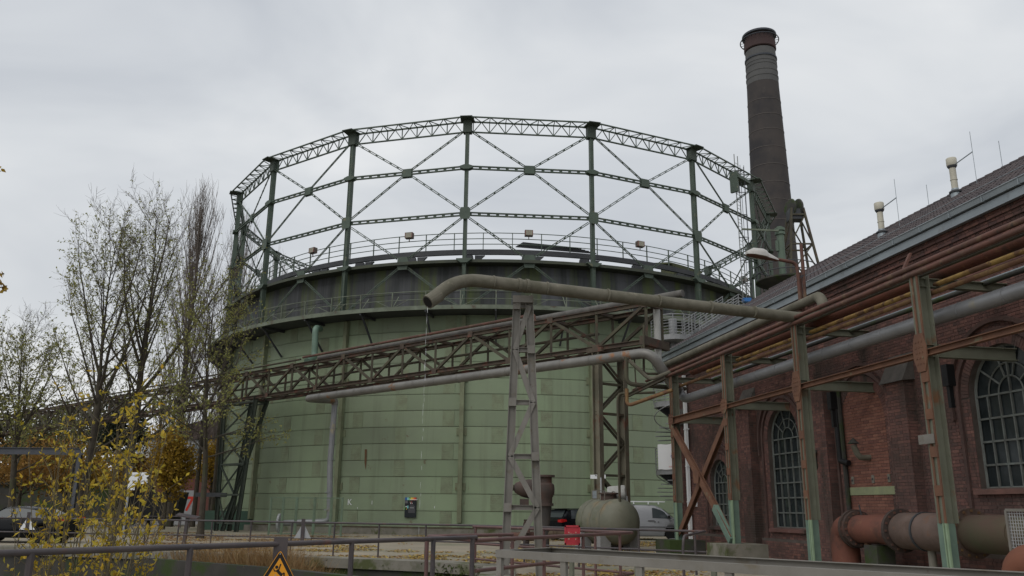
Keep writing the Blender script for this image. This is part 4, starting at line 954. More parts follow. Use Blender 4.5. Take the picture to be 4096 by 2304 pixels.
mb = MB(); mb.tube([tp_(K1, 0, 1) + V((0, 0, .33)), tp_(8.7, 0, 1) + V((0, 0, .33))], .06, 8); one('bridge_pipe', 'thin dark pipe on the truss top toward the trees', 'pipe', mb, m_rustM, smooth=True)
mb = MB(); mb.tube([tp_(K1, 1, 0) + V((0, 0, .95)) , tp_(.3, 1, 0) + V((0, 0, .95))], .07, 8); one('bridge_pipe', 'dull pipe threaded through the inside of the truss', 'pipe', mb, m_rustM, smooth=True)
# end bracket and hangers
mb = MB(); mb.boxax(tp_(K0, 0, 0) - tn * WT / 2, td * .12, tn * 1.0, V((0, 0, .18))); obj('end_plate', mb, m_rustS, tb)
# pylon under the truss at panel 0
pyl = thing('bridge_pylon', 'tall weathered twin column pylon under the right end of the truss bridge', 'pylon', (TR.x, TR.y, 0))
c0, c1 = tp_(0, 0, 0), tp_(0, 1, 0); c1 = c1 - tn * .15 - td * .35
for c, mt_ in ((c0, 0), (c1, 1)):
    mb = MB(); mb.ibeam(V((c.x, c.y, 0)), V((c.x, c.y, ZTT - HT - .05)), .3, .34, .03, td); obj('column', mb, M('pylon_paint_%d' % mt_, (.17, .155, .115), (.12, .115, .085), 1.1, rough=.8, c3=(.15, .075, .05), s3=.9, lo3=.54, hi3=.64), pyl)
zz = .4; k = 0
while zz < ZTT - HT - 1.4:
    a, b = V((c0.x, c0.y, zz)), V((c1.x, c1.y, zz + 1.25)); 
    if k % 2: a, b = V((c1.x, c1.y, zz)), V((c0.x, c0.y, zz + 1.25))
    for o_ in (-.09, .09): mb = MB(); mb.beam(a + td * o_, b + td * o_, .05, .1); obj('lacing', mb, m_rustM, pyl)
    mb = MB(); mb.beam(V((c0.x, c0.y, zz + 1.27)), V((c1.x, c1.y, zz + 1.27)), .14, .1); obj('batten', mb, m_rustM, pyl); zz += 1.3; k += 1
mb = MB(); mb.boxax((c0 + c1) / 2 + V((0, 0, -.08)), td * .4, (c1 - c0) * .62, V((0, 0, .1))); obj('cap_beam', mb, m_rustS, pyl)
for i, (x, y, wx, wy) in enumerate(((2375, 1907, 26, 15), (2420, 1906, 5, 14))):
    P = at(x, y, c0.y - .35); sx = wx / F * c0.y / 2; sz = wy / F * c0.y / 2; mb = MB(); mb.box(P.x - sx, P.x + sx, P.y, P.y + .012, P.z - sz, P.z + sz); sgn = one('notice_plate', ['white rectangular notice plate on the weathered pylon', 'narrow white strip plate on the weathered pylon'][i], 'sign', mb, m_whitep)
    if i == 0: mb = MB(); mb.box(P.x + sx * .4, P.x + sx * .85, P.y - .003, P.y, P.z + sz * .3, P.z + sz * .8); sub('small_mark', mb, m_greyp, sgn)
# left trestle under the truss by the trees
tsl = thing('bridge_trestle', 'dark green raking trestle under the truss by the trees', 'trestle', (at(930, 2090, 56).x, 56, 0))
m_tres = M('trestle_dark_green', (.032, .044, .036), (.05, .06, .045), 1.2, rough=.7)
zb = ZTT - HT; k0 = 11.6
TA = [tp_(12.0, 0, 0), tp_(11.5, 1, 0), tp_(10.5, 0, 0), tp_(10.75, 1, 0)]
yb = TA[0].y
BA = [gp(868, 2112, .0), gp(905, 2105, 0), gp(945, 2110, 0), gp(965, 2108, .0)]
BA = [V((at(866, 2100, TA[0].y).x, TA[0].y, 0)), V((at(918, 2100, TA[1].y).x, TA[1].y, 0)), V((at(940, 2100, TA[2].y).x, TA[2].y + .3, 0)), V((at(884, 2100, TA[3].y).x, TA[3].y + .3, 0))]
for a, b in zip(BA, TA): mb = MB(); mb.ibeam(a, b, .24, .24, .03, (1, 0, 0)); obj('leg', mb, m_tres, tsl)
for t in (.06, .27, .5, .74, .97):
    P = [lerp(a, b, t) for a, b in zip(BA, TA)]
    for i, j in ((0, 1), (1, 3), (3, 2), (2, 0)): mb = MB(); mb.beam(P[i], P[j], .1, .1); obj('cross_bar', mb, m_tres, tsl)
for t0, t1 in ((.06, .27), (.27, .5), (.5, .74), (.74, .97)):
    P = [lerp(a, b, t0) for a, b in zip(BA, TA)]; Q = [lerp(a, b, t1) for a, b in zip(BA, TA)]
    for i, j in ((0, 1), (1, 2), (3, 0)): mb = MB(); mb.beam(P[i], Q[j], .09, .1); obj('diagonal', mb, m_tres, tsl)
mb = MB(); P = lerp(BA[0], TA[0], .27); mb.beam(P + V((-1.4, -.2, 0)), P + V((.6, -.2, 0)), .2, .26); obj('stub_beam', mb, m_dark, tsl)
# green cabinet + box at the trestle foot
mb = MB(); P = gp(868, 2118, .0); mb.box(P.x - .9, P.x + 2.6, P.y - 1.0, P.y + .9, 0, 1.25); one('skip_bin', 'teal green steel box at the foot of the dark trestle', 'container', mb, M('teal_box', (.05, .10, .07), (.04, .075, .055), 1, rough=.6))
mb = MB(); P = gp(1030, 2104, .0); mb.box(P.x - 1.5, P.x - .3, P.y - .5, P.y + .5, 0, 1.2); one('water_butt', 'dark green bin beside the teal box against the gas holder', 'bin', mb, m_tres)
# silver pipe under the truss
ZSL = EYE + (8.4 - EYE) * kz / (11 - EYE)
a = gp(1225, 1595, ZSL); b = gp(2370, 1433, ZSL); c = gp(2600, 1410, ZSL); d = at(2712, 1568, B(3.4, 1.75, 0).y)
vtop = at(1340, 1602, a.y + 1.9); vbot = V((vtop.x, vtop.y, .8))
mb = MB(); mb.tube(bend([vtop + V((0, 0, -.3)), vtop, a, c, d], .45, 6), .21, 16)
k = 1.5; dd = (c - a).normalized(); Lk = (c - a).length
while k < Lk - 1: mb.lathe(a + dd * k, [(.21, -.03), (.22, -.03), (.22, .03), (.21, .03)], 16, dd); k += 1.6
one('silver_pipe', 'thick silver pipe with rust rings sagging beneath the truss bridge', 'pipe', mb, m_silverR, smooth=True)
mb = MB(); vb = at(1315, 2075, vtop.y); f1 = V((vb.x + .05, vb.y, .75)); f2 = V((vb.x - 2.9, vb.y + .1, .62))
mb.tube(bend([vtop + V((0, 0, -.2)), V((vtop.x - .05, vtop.y, 4)), f1, f2], .35, 6), .17, 14)
for zz in (6.2, 4.3, 2.4, 1.4): mb.lathe((vtop.x - .03, vtop.y, zz), [(.17, -.03), (.2, -.03), (.2, .03), (.17, .03)], 14)
vp = one('zinc_downpipe', 'zinc downpipe on the tank wall turning along the ground to a flange', 'pipe', mb, m_silver, smooth=True)
mb = MB(); mb.lathe(f2, [(.55, -.06), (.55, .06)], 20, (1, 0, .0)); sub('blind_flange', mb, m_signback, vp)
# small pipework frame left of the rack end
def pp(name, label, pts, r, mat):
    mb = MB(); mb.tube(bend(pts, r * 3.5, 5), r, 8); one(name, label, 'pipe', mb, mat, smooth=True)
Yf = 33.5
pp('hanger_pipe', 'dark vertical pipe loop dropping below the silver pipe', [at(2505, 1430, Yf), at(2505, 1535, Yf), at(2620, 1545, Yf), at(2740, 1555, Yf + .8)], .09, m_rustM)
pp('hanger_pipe', 'slanting grey pipe from the silver pipe to the rack pipes', [at(2515, 1440, Yf - .3), at(2600, 1520, Yf - .3), at(2700, 1480, Yf - 1)], .08, m_grime)
pp('hanger_pipe', 'thin rusty drop pipe bending toward the rack', [at(2575, 1300, Yf), at(2575, 1495, Yf), at(2640, 1495, Yf), at(2700, 1497, Yf)], .05, m_rustM)
pp('yellow_stub', 'olive pipe rising from an elbow into the rusty yellow pipe', [at(2507, 1555, Yf - .5), at(2507, 1625, Yf - .5), at(2690, 1560, Yf - 1.5)], .075, m_yell2)
pp('hanger_pipe', 'thin conduit running down beside the mossy pylon column', [at(2620, 1570, Yf), at(2475, 1575, Yf), at(2470, 1600, Yf), at(2480, 2050, Yf)], .05, m_rustM)
sk = MB()
for (x0, y0, x1, y1) in ((2535, 1395, 2545, 1560), (2565, 1380, 2578, 1470)): sk.beam(at(x0, y0, Yf), at(x1, y1, Yf), .05, .05)
sk.ibeam(at(2495, 1590, Yf), at(2660, 1510, Yf - 1.2), .12, .14, .02); one('pipe_gantry', 'small rusty gantry holding loose pipe ends', 'gantry', sk, m_rustM)
mb = MB(); mb.beam(at(3605, 1100, B(-10.6, 2.4, 0).y), at(3640, 1015, B(-10.6, 2.4, 0).y), .13, .05); one('slanted_plate', 'slanted rusty plate standing on the brown rack pipes', 'plate', mb, m_rustR)
# ================================================================== FLANGED MAIN in front of the wall
AX = 1.15; ZX = 1.13; RX = .37
fm = thing('flanged_main', 'fat rusty flanged pipe with elbow lying along the brick wall', 'pipe', B(-9.5, AX, 0))
def fpart(nm, mb, mt, sm=True): return obj(nm, L2W(mb), mt, fm, sm)
mb = MB(); mb.tube(bend([(-6.55, AX, 0), (-6.55, AX, ZX), (-7.15, AX, ZX)], .6, 8), RX, 24); fpart('elbow', mb, m_rustO)
mb = MB(); mb.tube([(-7.15, AX, ZX), (-9.05, AX, ZX)], RX - .01, 24); fpart('red_section', mb, m_rustO)
m_pinky = M('faded_pink_grey_pipe', (.15, .108, .092), (.10, .072, .06), 1.1, .38, .62, .8, c3=(.085, .055, .043), s3=1.3, lo3=.52, hi3=.66, bump=.25, c4=(.16, .085, .055), s4=4, lo4=.58, hi4=.7)
mb = MB(); mb.tube([(-9.05, AX, ZX), (-9.2, AX, ZX), (-11.4, AX, ZX), (-11.55, AX, ZX)], [RX, RX + .06, RX + .06, RX], 24); fpart('faded_section', mb, m_pinky)
mb = MB(); mb.tube([(-11.55, AX, ZX), (-12.9, AX, ZX)], RX + .03, 24); mb.tube(bend([(-12.6, AX, ZX), (-13.2, AX, ZX), (-13.3, .1, ZX + .15)], .4, 6), RX, 24); fpart('mossy_section', mb, M('mossy_iron_pipe', (.10, .065, .05), (.085, .085, .05), 1, .35, .65, .8, bump=.2))
for s, r in ((-7.12, .50), (-7.25, .47), (-9.05, .52), (-11.5, .54)):
    mb = MB(); mb.lathe((s, AX, ZX), [(r, -.05), (r, .05)], 28, (1, 0, 0)); fl = fpart('flange', mb, m_valve if s > -11 else m_pinky, False)
    bl = MB()
    for k in range(16): t = 2 * pi * k / 16; bl.boxax((s, AX + (r - .06) * cos(t), ZX + (r - .06) * sin(t)), V((.075, 0, 0)), V((0, .025, 0)), V((0, 0, .025)))
    sub('bolts', L2W(bl), m_yell2 if s < -11 else m_rustR, fl)
mb = MB(); mb.lathe((-10.0, AX, ZX), [(RX + .06, -.03), (RX + .085, -.03), (RX + .085, .03), (RX + .06, .03)], 28, (1, 0, 0)); fpart('strap', mb, m_dark)
for s, mt_ in ((-7.6, m_yell2), (-10.1, m_conc)): mb = MB(); mb.tube([(s, AX, 0), (s, AX, ZX - RX + .05)], .09, 12); fpart('stand', mb, mt_)
mb = MB(); mb.box(-8.35, -7.8, AX - .25, AX + .25, 0, .75); fpart('mossy_stand', mb, m_concd, False)
mb = MB(); mb.tube([(-7.45, AX, ZX + .3), (-7.45, AX + .05, ZX + .62)], .02, 6); fpart('lever', mb, m_dark)
oe = bw(4030, 2275, 2.7)[0] - .33
mb = MB(); mb.tube(bend([(oe, 2.7, 0), (oe, 2.7, .72), (oe - 1.6, 2.7, .72)], .6, 8), .33, 24); one('orange_elbow', 'bright orange rusty pipe elbow rising beside the white mesh screen', 'pipe', L2W(mb), M('bright_orange_rust', (.19, .075, .045), (.15, .062, .04), 1.2, rough=.75), smooth=True)
# white mesh screen at the right edge
s, z = bw(4080, 2100, 2.6); me_ = thing('mesh_screen', 'white framed wire mesh screen standing by the orange elbow', 'screen', B(s, 2.6, 0)); sx0, sx1 = s + .28, s - 1.2; z0, z1 = .55, 1.62
mb = MB()
for a_, b_ in (((sx0, 2.6, .0), (sx0, 2.6, z1)), ((sx1, 2.6, .0), (sx1, 2.6, z1)), ((sx0, 2.6, z1), (sx1, 2.6, z1)), ((sx0, 2.6, z0), (sx1, 2.6, z0))): mb.beam(a_, b_, .06, .05)
obj('frame', L2W(mb), m_white, me_); mb = MB()
for k in range(24): x = sx0 + (sx1 - sx0) * k / 24; mb.beam((x, 2.6, z0), (x, 2.6, z1), .01, .01)
for k in range(18): zz = z0 + (z1 - z0) * k / 18; mb.beam((sx0, 2.6, zz), (sx1, 2.6, zz), .01, .01)
obj('wire_mesh', L2W(mb), m_signback, me_)
# ================================================================== HORIZONTAL VESSEL
VY = 33.6; vc = at(2485, 2090, VY); r_ = .88; vz = 1.10
ax = V((.50, .866, 0)); vf = V((at(2492, 2090, VY).x, VY, vz)); 
vs_ = thing('storage_vessel', 'olive green moss stained horizontal pressure vessel on legs', 'vessel', (vf.x, vf.y, 0))
ax = V((-.5, .866, 0)); prof = [(.02, -.34), (.4, -.30), (.68, -.19), (.80, -.04), (r_, .15), (r_, 1.9), (.80, 2.1), (.55, 2.25), (.02, 2.3)]
mb = MB(); mb.lathe(vf, prof, 36, ax); obj('shell', mb, m_vessel, vs_, True)
for h in (.4, 1.0, 1.6): mb = MB(); mb.lathe(vf, [(r_, h - .03), (r_ + .012, h - .03), (r_ + .012, h + .03), (r_, h + .03)], 36, ax); obj('weld_band', mb, m_vessel, vs_, True)
sd_ = V((ax.y, -ax.x, 0))
for h in (.4, 1.7):
    for sg in (-1, 1):
        p = vf + ax * h + sd_ * (.7 * sg); mb = MB(); mb.boxax(V((p.x, p.y, .4)), ax * .2, sd_ * .25, V((0, 0, .4))); obj('leg', mb, M('vessel_leg_paint', (.27, .27, .27), (.20, .2, .2), 2, rough=.7) if h < 1 and sg < 0 else bpy.data.materials.get('vessel_leg_paint') or m_conc, vs_)
mb = MB(); c = vf + ax * .9 + V((0, 0, r_)); mb.lathe(c, [(.32, -.1), (.32, .18), (.4, .18), (.4, .24), (.05, .26)], 20); obj('manhole', mb, m_valve, vs_, True)
for k in (-.2, .25): mb = MB(); mb.tube([c + sd_ * k + V((0, 0, .2 + .1 * cos(t))) + ax * .1 * sin(t) for t in [2 * pi * j / 10 for j in range(11)]], .025, 6); obj('lifting_eye', mb, m_white, vs_)
mb = MB(); pz = c + ax * .5 + V((0, 0, -.05)); mb.tube([pz, pz + V((0, 0, .9))], .035, 8); obj('gauge_post', mb, m_signback, vs_)
# vent mushroom (grey hood) behind the vessel
P = at(2478, 1975, 35.0); hd2 = thing('vent_hood', 'pale grey drum hood on a rusty stalk behind the vessel', 'vent', (P.x, P.y, 0)); mb = MB(); mb.lathe(P + V((-.1, 0, 0)), [(.3, -.36), (.32, -.3), (.32, .3), (.28, .36)], 18, (1, -.25, .1)); obj('drum', mb, M('hood_grey', (.42, .42, .41), (.3, .3, .28), 4, rough=.6), hd2, True); mb = MB(); mb.tube([V((P.x, P.y, .0)), P - V((0, 0, .2))], .11, 10); obj('stalk', mb, m_valve, hd2, True); mb = MB(); mb.box(P.x + .2, P.x + .3, P.y - .2, P.y + .2, P.z - .9, P.z - .1); obj('shield', mb, m_signback, hd2)
# traffic mirror on the vessel
P = at(2378, 1978, 33.2); mi_ = thing('wall_mirror', 'rectangular mirror on a thin arm beside the vessel', 'mirror', P); mb = MB(); mb.box(P.x - .09, P.x + .09, P.y, P.y + .03, P.z - .15, P.z + .15); obj('glass', mb, m_zinc, mi_); mb = MB(); mb.tube(bend([P + V((-.09, 0, -.15)), P + V((-.09, 0, .15)), P + V((.09, 0, .15)), P + V((.09, 0, -.15)), P + V((-.09, 0, -.15))], .04), .014, 6); mb.tube([P + V((.05, .02, .15)), P + V((.42, .2, .15))], .014, 6); mb.tube([P + V((.42, .2, .15)), V((P.x + .42, P.y + .3, 1.9))], .02, 6); obj('frame', mb, m_white, mi_)
# ================================================================== GATE VALVE
P = at(2180, 2070, 31.0); P.z = 0; gvv = thing('gate_valve', 'large brown cast iron gate valve with side bonnet behind the white trestle', 'valve', P)
zb0 = at(2175, 1990, 31).z; ztv = at(2175, 1925, 31).z
mb = MB(); mb.lathe(P, [(.15, 0), (.16, .9), (.22, 1.5), (.25, zb0 - .25)], 24); obj('lower_pipe', mb, M('blackish_iron', (.04, .038, .036), (.065, .055, .05), 2, rough=.8), gvv, True)
mb = MB(); mb.lathe(P, [(.31, zb0 - .3), (.31, zb0 - .2)], 24); obj('flange', mb, m_valve, gvv); mb = MB(); mb.lathe(P, [(.26, zb0 - .2), (.27, zb0), (.34, zb0 + .12), (.35, zb0 + .3), (.33, zb0 + .45), (.25, zb0 + .52), (.25, ztv + .15)], 24); obj('body', mb, m_valve, gvv, True)
mb = MB(); mb.lathe(P, [(.36, ztv + .15), (.36, ztv + .22)], 24); obj('flange', mb, m_valve, gvv)
c = P + V((-.25, 0, zb0 + .28)); mb = MB(); mb.lathe(c, [(.34, 0), (.34, .35), (.29, .6), (.18, .82), (.08, .9)], 24, (-1, -.1, .06)); obj('bonnet', mb, m_valve, gvv, True)
mb = MB(); mb.lathe(c + V((-.9, -.09, .05)), [(.12, 0), (.12, .12), (.08, .12), (.08, .24)], 12, (-1, -.1, .06)); obj('gland', mb, m_rustM, gvv)
mb = MB(); mb.boxax(c + V((-.5, -.15, -.48)), V((.16, 0, 0)), V((0, .16, 0)), V((0, 0, .14))); obj('lug', mb, m_valve, gvv)
mb = MB(); mb.tube(bend([P + V((0, 0, .7)), P + V((.7, .15, .72)), P + V((1.0, .2, .7))], .15), .14, 18); mb.lathe(P + V((.3, .08, .72)), [(.24, -.04), (.24, .04)], 20, (1, .25, 0)); mb.lathe(P + V((.8, .18, .72)), [(.2, -.04), (.2, .04)], 20, (1, .25, 0)); obj('branch', mb, M('mossy_branch', (.12, .10, .06), (.09, .06, .045), 2, rough=.8), gvv, True)
# low gate valve with spiky handwheel left of it
P2 = at(2105, 2100, 31.5); P2.z = 0; hwv = thing('hand_wheel_valve', 'rusty low valve with toothed handwheel beside the gate valve', 'valve', P2)
mb = MB(); mb.lathe(P2 + V((0, 0, .75)), [(.38, -.06), (.38, .06)], 20, (1, .2, 0)); obj('wheel', mb, m_valve, hwv)
sp_ = MB()
for k in range(14): t = 2 * pi * k / 14; sp_.boxax(P2 + V((0, .42 * cos(t), .75 + .42 * sin(t))), V((.09, 0, 0)), V((0, .03, 0)), V((0, 0, .03)))
obj('teeth', sp_, m_valve, hwv); mb = MB(); mb.tube([P2 + V((-1.0, -.1, .55)), P2 + V((0, 0, .6)), P2 + V((.6, .1, .6))], .16, 12); mb.lathe(P2 + V((-.75, -.08, .56)), [(.24, -.05), (.24, .05)], 12, (1, .1, 0)); obj('body', mb, m_rustR, hwv, True)
mb = MB(); mb.tube([P2 + V((0, 0, 0)), P2 + V((0, 0, .5))], .12, 10); obj('stand', mb, m_valve, hwv)
# ================================================================== RAILINGS
def railing(name, label, pts, hts, posts, r, mat, pr=None, base=0.0, closed=False, pmat=None, group=None):
    t = thing(name, label, 'railing', (pts[0][0], pts[0][1], 0), group)
    for h, rr_ in hts:
        mb = MB(); mb.tube(bend([V((p[0], p[1], h)) for p in pts], .12, 4), rr_, 10); obj('rail', mb, mat, t, True)
    for (x, y, zb_, zt) in posts:
        mb = MB(); mb.tube([V((x, y, zb_)), V((x, y, zt))], pr or r, 8); obj('post', mb, pmat or mat, t, True)
    return t
def along(a, b, n): return [(a[0] + (b[0] - a[0]) * i / n, a[1] + (b[1] - a[1]) * i / n) for i in range(n + 1)]
N0 = gp(-260, 2222, 1.1); N1 = gp(1905, 2149, 1.1)
nearposts = [gp(x, y, 1.1) for x, y in ((763, 2197), (1108, 2185), (1407, 2172), (1733, 2158))] + [N1]
def on_near(x): 
    d = ray(x, 2180); # intersect vertical plane of the near rail
    n = V((-(N1 - N0).y, (N1 - N0).x, 0)); t = (N0 - C0).dot(n) / d.dot(n); P = C0 + d * t; return P
nps = [on_near(x) for x in (130, 763, 1120, 1407, 1733, 1890)]
railing('foreground_railing', 'thick dark pipe handrail along the near edge of the basin', [(N0.x, N0.y), (N1.x, N1.y)], [(1.1, .034)], [(p.x, p.y, -.3, 1.1) for p in nps], .028, m_railb, pr=.036)
F0 = gp(-150, 2069, 1.05); FM = gp(850, 2083, 1.05); FM2 = gp(1900, 2102, 1.05); FE = gp(2820, 2126, 1.05)
fpts = [F0, FM, FM2, FE]
fp = []
for (a, b, n) in ((F0, FM, 8), (FM, FM2, 6), (FM2, FE, 4)):
    for i in range(n): fp.append(lerp(a, b, i / n))
fp.append(FE)
railing('far_railing', 'thin two bar brown railing along the far edge of the basin', [(p.x, p.y) for p in fpts], [(1.05, .032), (.55, .026)], [(p.x, p.y, 0, 1.05) for p in fp[:-1]], .026, m_railb, pr=.028, pmat=m_railb)
# hooked end of the far rail
hk = MB(); e1 = gp(2735, 2150, .95); hk.tube(bend([FE, V((e1.x, e1.y, .98)), V((e1.x - .03, e1.y, .7)), V((e1.x - .03, e1.y, 0))], .18, 6), .034, 10); hk.tube([V((FE.x - .25, FE.y + .05, 0)), V((FE.x - .25, FE.y + .05, 1.03))], .03, 8); one('rail_hook', 'hooked end loop of the far railing beside the footing block', 'railing', hk, m_railb, smooth=True)
BB = gp(2534, 2131, 1.05); CC = gp(1893, 2106, 1.05); AA = gp(1709, 2145, 1.05)
er = [(N1.x, N1.y), (BB.x, BB.y), (CC.x, CC.y)]
eps = [lerp(N1, BB, t) for t in (.12, .35, .6, .88)] + [lerp(BB, CC, t) for t in (.2, .5, .75, .98)]
railing('enclosure_railing', 'red brown pipe railing folding around behind the white trestle', er, [(1.05, .036), (.58, .032), (.16, .03)], [(p.x, p.y, -.05 if p.y > 14.9 and p.x > -.5 else -.3, 1.05) for p in eps], .03, m_railr, pr=.032)
A2 = gp(2050, 2138, 1.05); railing('corner_railing', 'red brown corner railing jutting over the dark basin', [(N1.x, N1.y), (AA.x, AA.y), (A2.x, A2.y)], [(1.05, .034), (.1, .034)], [(AA.x, AA.y, -2.0, 1.05), (A2.x, A2.y, 0, 1.05), ((AA.x + A2.x) / 2, (AA.y + A2.y) / 2, -2.0, 1.05)], .03, m_railr, pr=.036)
# white channel handrail of the walkway
wf0 = gp(1983, 2214, 1.0); wdir = (gp(3300, 2296, 1.0) - wf0).normalized(); wb0 = gp(2205, 2203, 1.0)
WL = 9.5
wr_ = thing('walkway_railing', 'white painted steel channel railing of the foreground walkway', 'railing', (wf0.x, wf0.y, 0))
wb0 = wf0 + (wb0 - wf0)
fe, be = wf0 + wdir * WL, wb0 + wdir * WL; nn = V((-wdir.y, wdir.x, 0)); dn = V((0, 0, 1))
def chan(a, b, nm, mt):
    mb = MB(); d = (b - a).normalized(); n = V((-d.y, d.x, 0)); c = (a + b) / 2; L_ = (b - a).length / 2
    mb.boxax(c, d * L_, n * .006, dn * .045); mb.boxax(c + n * .03 + dn * .042, d * L_, n * .03, dn * .004); mb.boxax(c + n * .03 - dn * .042, d * L_, n * .03, dn * .004); return obj(nm, mb, mt, wr_)
chan(wf0, fe, 'front_channel', m_white); chan(be, wb0, 'back_channel', m_white); chan(wb0, wf0, 'end_channel', m_white)
for k, t in enumerate((0.02, 1.1, 2.2, 3.3, 4.4, 5.5, 6.6)):
    p = wf0 + wdir * (t + .03); mb = MB(); mb.boxax(V((p.x, p.y, .43)) + nn * .03, wdir * .042, nn * .025, dn * .53); obj('post', mb, m_white, wr_)
    p = wb0 + wdir * (t + .35); mb = MB(); mb.boxax(V((p.x, p.y, .43)), wdir * .03, nn * .02, dn * .53); obj('post', mb, m_rackg, wr_)
mb = MB(); mb.beam(wf0 + V((0, 0, -.56)), fe + V((0, 0, -.56)), .05, .05); obj('mid_rail', mb, m_white, wr_)
wk = MB(); wk.prism([V((p.x, p.y, -.12)) for p in (wf0, fe, be, wb0)], (0, 0, .14)); props(obj('walkway_deck', wk, m_concd), kind='structure')
# ================================================================== SIGNS
# yellow falling-person warning triangle on the foreground railing
P = on_near(1122) ; yaw = math.atan2((N1 - N0).y, (N1 - N0).x) - .62; ux = V((cos(yaw), sin(yaw), 0)); uo = V((sin(yaw), -cos(yaw), 0)); 
ap = at(1120, 2198, P.y); apz = ap.z; S_ = .46; Hh = S_ * .866
P = P + uo * .07
def sp2(u, v, d=0): return V((P.x, P.y, 0)) + ux * u + V((0, 0, apz - v)) + uo * d
ws = thing('warning_sign', 'yellow triangular warning sign with falling person on the handrail', 'sign', (P.x, P.y, 0))
def rtri(k, inset, n=5):
    pts = []; c = [(0, 0), (S_ / 2, Hh), (-S_ / 2, Hh)]; cen = (0, Hh * 2 / 3); c = [(cen[0] + (x - cen[0]) * inset, cen[1] + (y - cen[1]) * inset) for x, y in c]
    for i in range(3):
        a, b, d = c[i - 1], c[i], c[(i + 1) % 3]
        for j in range(n + 1):
            t = j / n; p0 = (b[0] + (a[0] - b[0]) * k, b[1] + (a[1] - b[1]) * k); p1 = (b[0] + (d[0] - b[0]) * k, b[1] + (d[1] - b[1]) * k)
            pts.append(((1 - t) ** 2 * p0[0] + 2 * t * (1 - t) * b[0] + t * t * p1[0], (1 - t) ** 2 * p0[1] + 2 * t * (1 - t) * b[1] + t * t * p1[1]))
    return pts
mb = MB(); mb.prism([sp2(u, v, .004) for u, v in rtri(.1, 1.0)], uo * -.008); obj('plate', mb, m_signy, ws)
mb = MB(); mb.prism([sp2(u, v, .0045) for u, v in rtri(.1, .955)], uo * .001); obj('black_border', mb, m_black, ws)
mb = MB(); mb.prism([sp2(u, v, .006) for u, v in rtri(.03, .64)], uo * .001); obj('yellow_field', mb, m_signy, ws)
fg = MB(); 
def stroke(a, b, w): fg.boxax(sp2((a[0] + b[0]) / 2, (a[1] + b[1]) / 2, .008), (sp2(*b) - sp2(*a)) / 2 * 1.08, (sp2(*b) - sp2(*a)).normalized().cross(uo) * (w / 2), uo * .0008)
cx_, cy_ = -.03, .205
fg.prism([sp2(cx_ + .02 * cos(2 * pi * k / 14), cy_ + .02 * sin(2 * pi * k / 14), .0075) for k in range(14)], uo * .0012)
stroke((cx_ + .005, cy_ + .035), (.035, .30), .035); stroke((cx_ + .01, cy_ + .045), (-.055, cy_ + .045), .014); stroke((-.055, cy_ + .045), (-.065, cy_ + .015), .012); stroke((-.005, .245), (.015, .17), .016); stroke((.03, .295), (.065, .275), .018); stroke((.065, .275), (.065, .32), .016); stroke((.03, .3), (.06, .36), .018)
obj('falling_figure', fg, m_black, ws)
for u, v in ((0, .05), (-.04, .30)): mb = MB(); mb.lathe(sp2(u, v, .006), [(.009, 0), (.006, .006)], 8, uo); obj('bolt', mb, m_signback, ws)
mb = MB(); mb.boxax(sp2(0, .15, -.03), ux * .085, uo * .012, V((0, 0, .30))); obj('backing_plate', mb, m_railb, ws)
# backs of triangular signs on the far rail
for i, (x, y) in enumerate(((112, 2090), (1212, 2118))):
    Pc = at(x, y, 31.4 if i == 0 else 28.6); nm = thing('triangle_sign', ['pale back of a triangular sign on the far railing in front of the black car', 'grey back of a triangular sign on the far railing before the mesh fence'][i], 'sign', (Pc.x, Pc.y, 0), 'triangular sign backs on the far railing'); w = .28; mb = MB()
    zt = at(x, y - 28, Pc.y).z
    mb.prism([V((Pc.x, Pc.y, zt)), V((Pc.x + w, Pc.y, zt - .5)), V((Pc.x - w, Pc.y, zt - .5))], (0, .01, 0)); obj('plate', mb, m_signback if i else m_whitep, nm); mb = MB(); mb.box(Pc.x - .06, Pc.x + .06, Pc.y - .03, Pc.y - .005, zt - .58, zt + .12); obj('bracket', mb, m_railb, nm)
# slanted info desk on a post
P = gp(735, 2178, 0); ifd = thing('info_desk', 'slanted grey information desk on a post by the far railing', 'information desk', P); mb = MB(); mb.beam(P, P + V((.05, 0, 1.1)), .16, .12); obj('post', mb, m_railb, ifd); mb = MB(); mb.prism([P + V((-.4, -.2, 1.14)), P + V((.5, -.2, 1.0)), P + V((.5, .2, 1.08)), P + V((-.4, .2, 1.22))], (0, 0, .05)); obj('panel', mb, m_railb, ifd)
# red sign on enclosure rail
P = at(2288, 2140, 17.6); rs_ = thing('red_sign', 'dented red square metal sign on the red brown railing', 'sign', P); hw, hh = .158, .19
mb = MB(); mb.box(P.x - hw, P.x + hw, P.y - .09, P.y - .06, P.z - hh, P.z + hh); obj('plate', mb, m_redp, rs_)
for a_, b_ in (((-hw, -hh), (hw, -hh + .035)), ((-hw, hh - .035), (hw, hh)), ((-hw, -hh), (-hw + .03, hh)), ((hw - .03, -hh), (hw, hh))): mb = MB(); mb.box(P.x + a_[0], P.x + b_[0], P.y - .105, P.y - .091, P.z + a_[1], P.z + b_[1]); obj('raised_rim', mb, m_redp, rs_)
for a_, b_ in ((-.07, .05), (.07, .05), (-.07, -.08), (.07, -.08)): mb = MB(); mb.lathe((P.x + a_, P.y - .09, P.z + b_), [(.016, 0), (.004, .012)], 8, (0, -1, 0)); obj('dent', mb, M('scratched_metal', (.4, .25, .2), rough=.4) if not bpy.data.materials.get('scratched_metal') else bpy.data.materials['scratched_metal'], rs_)
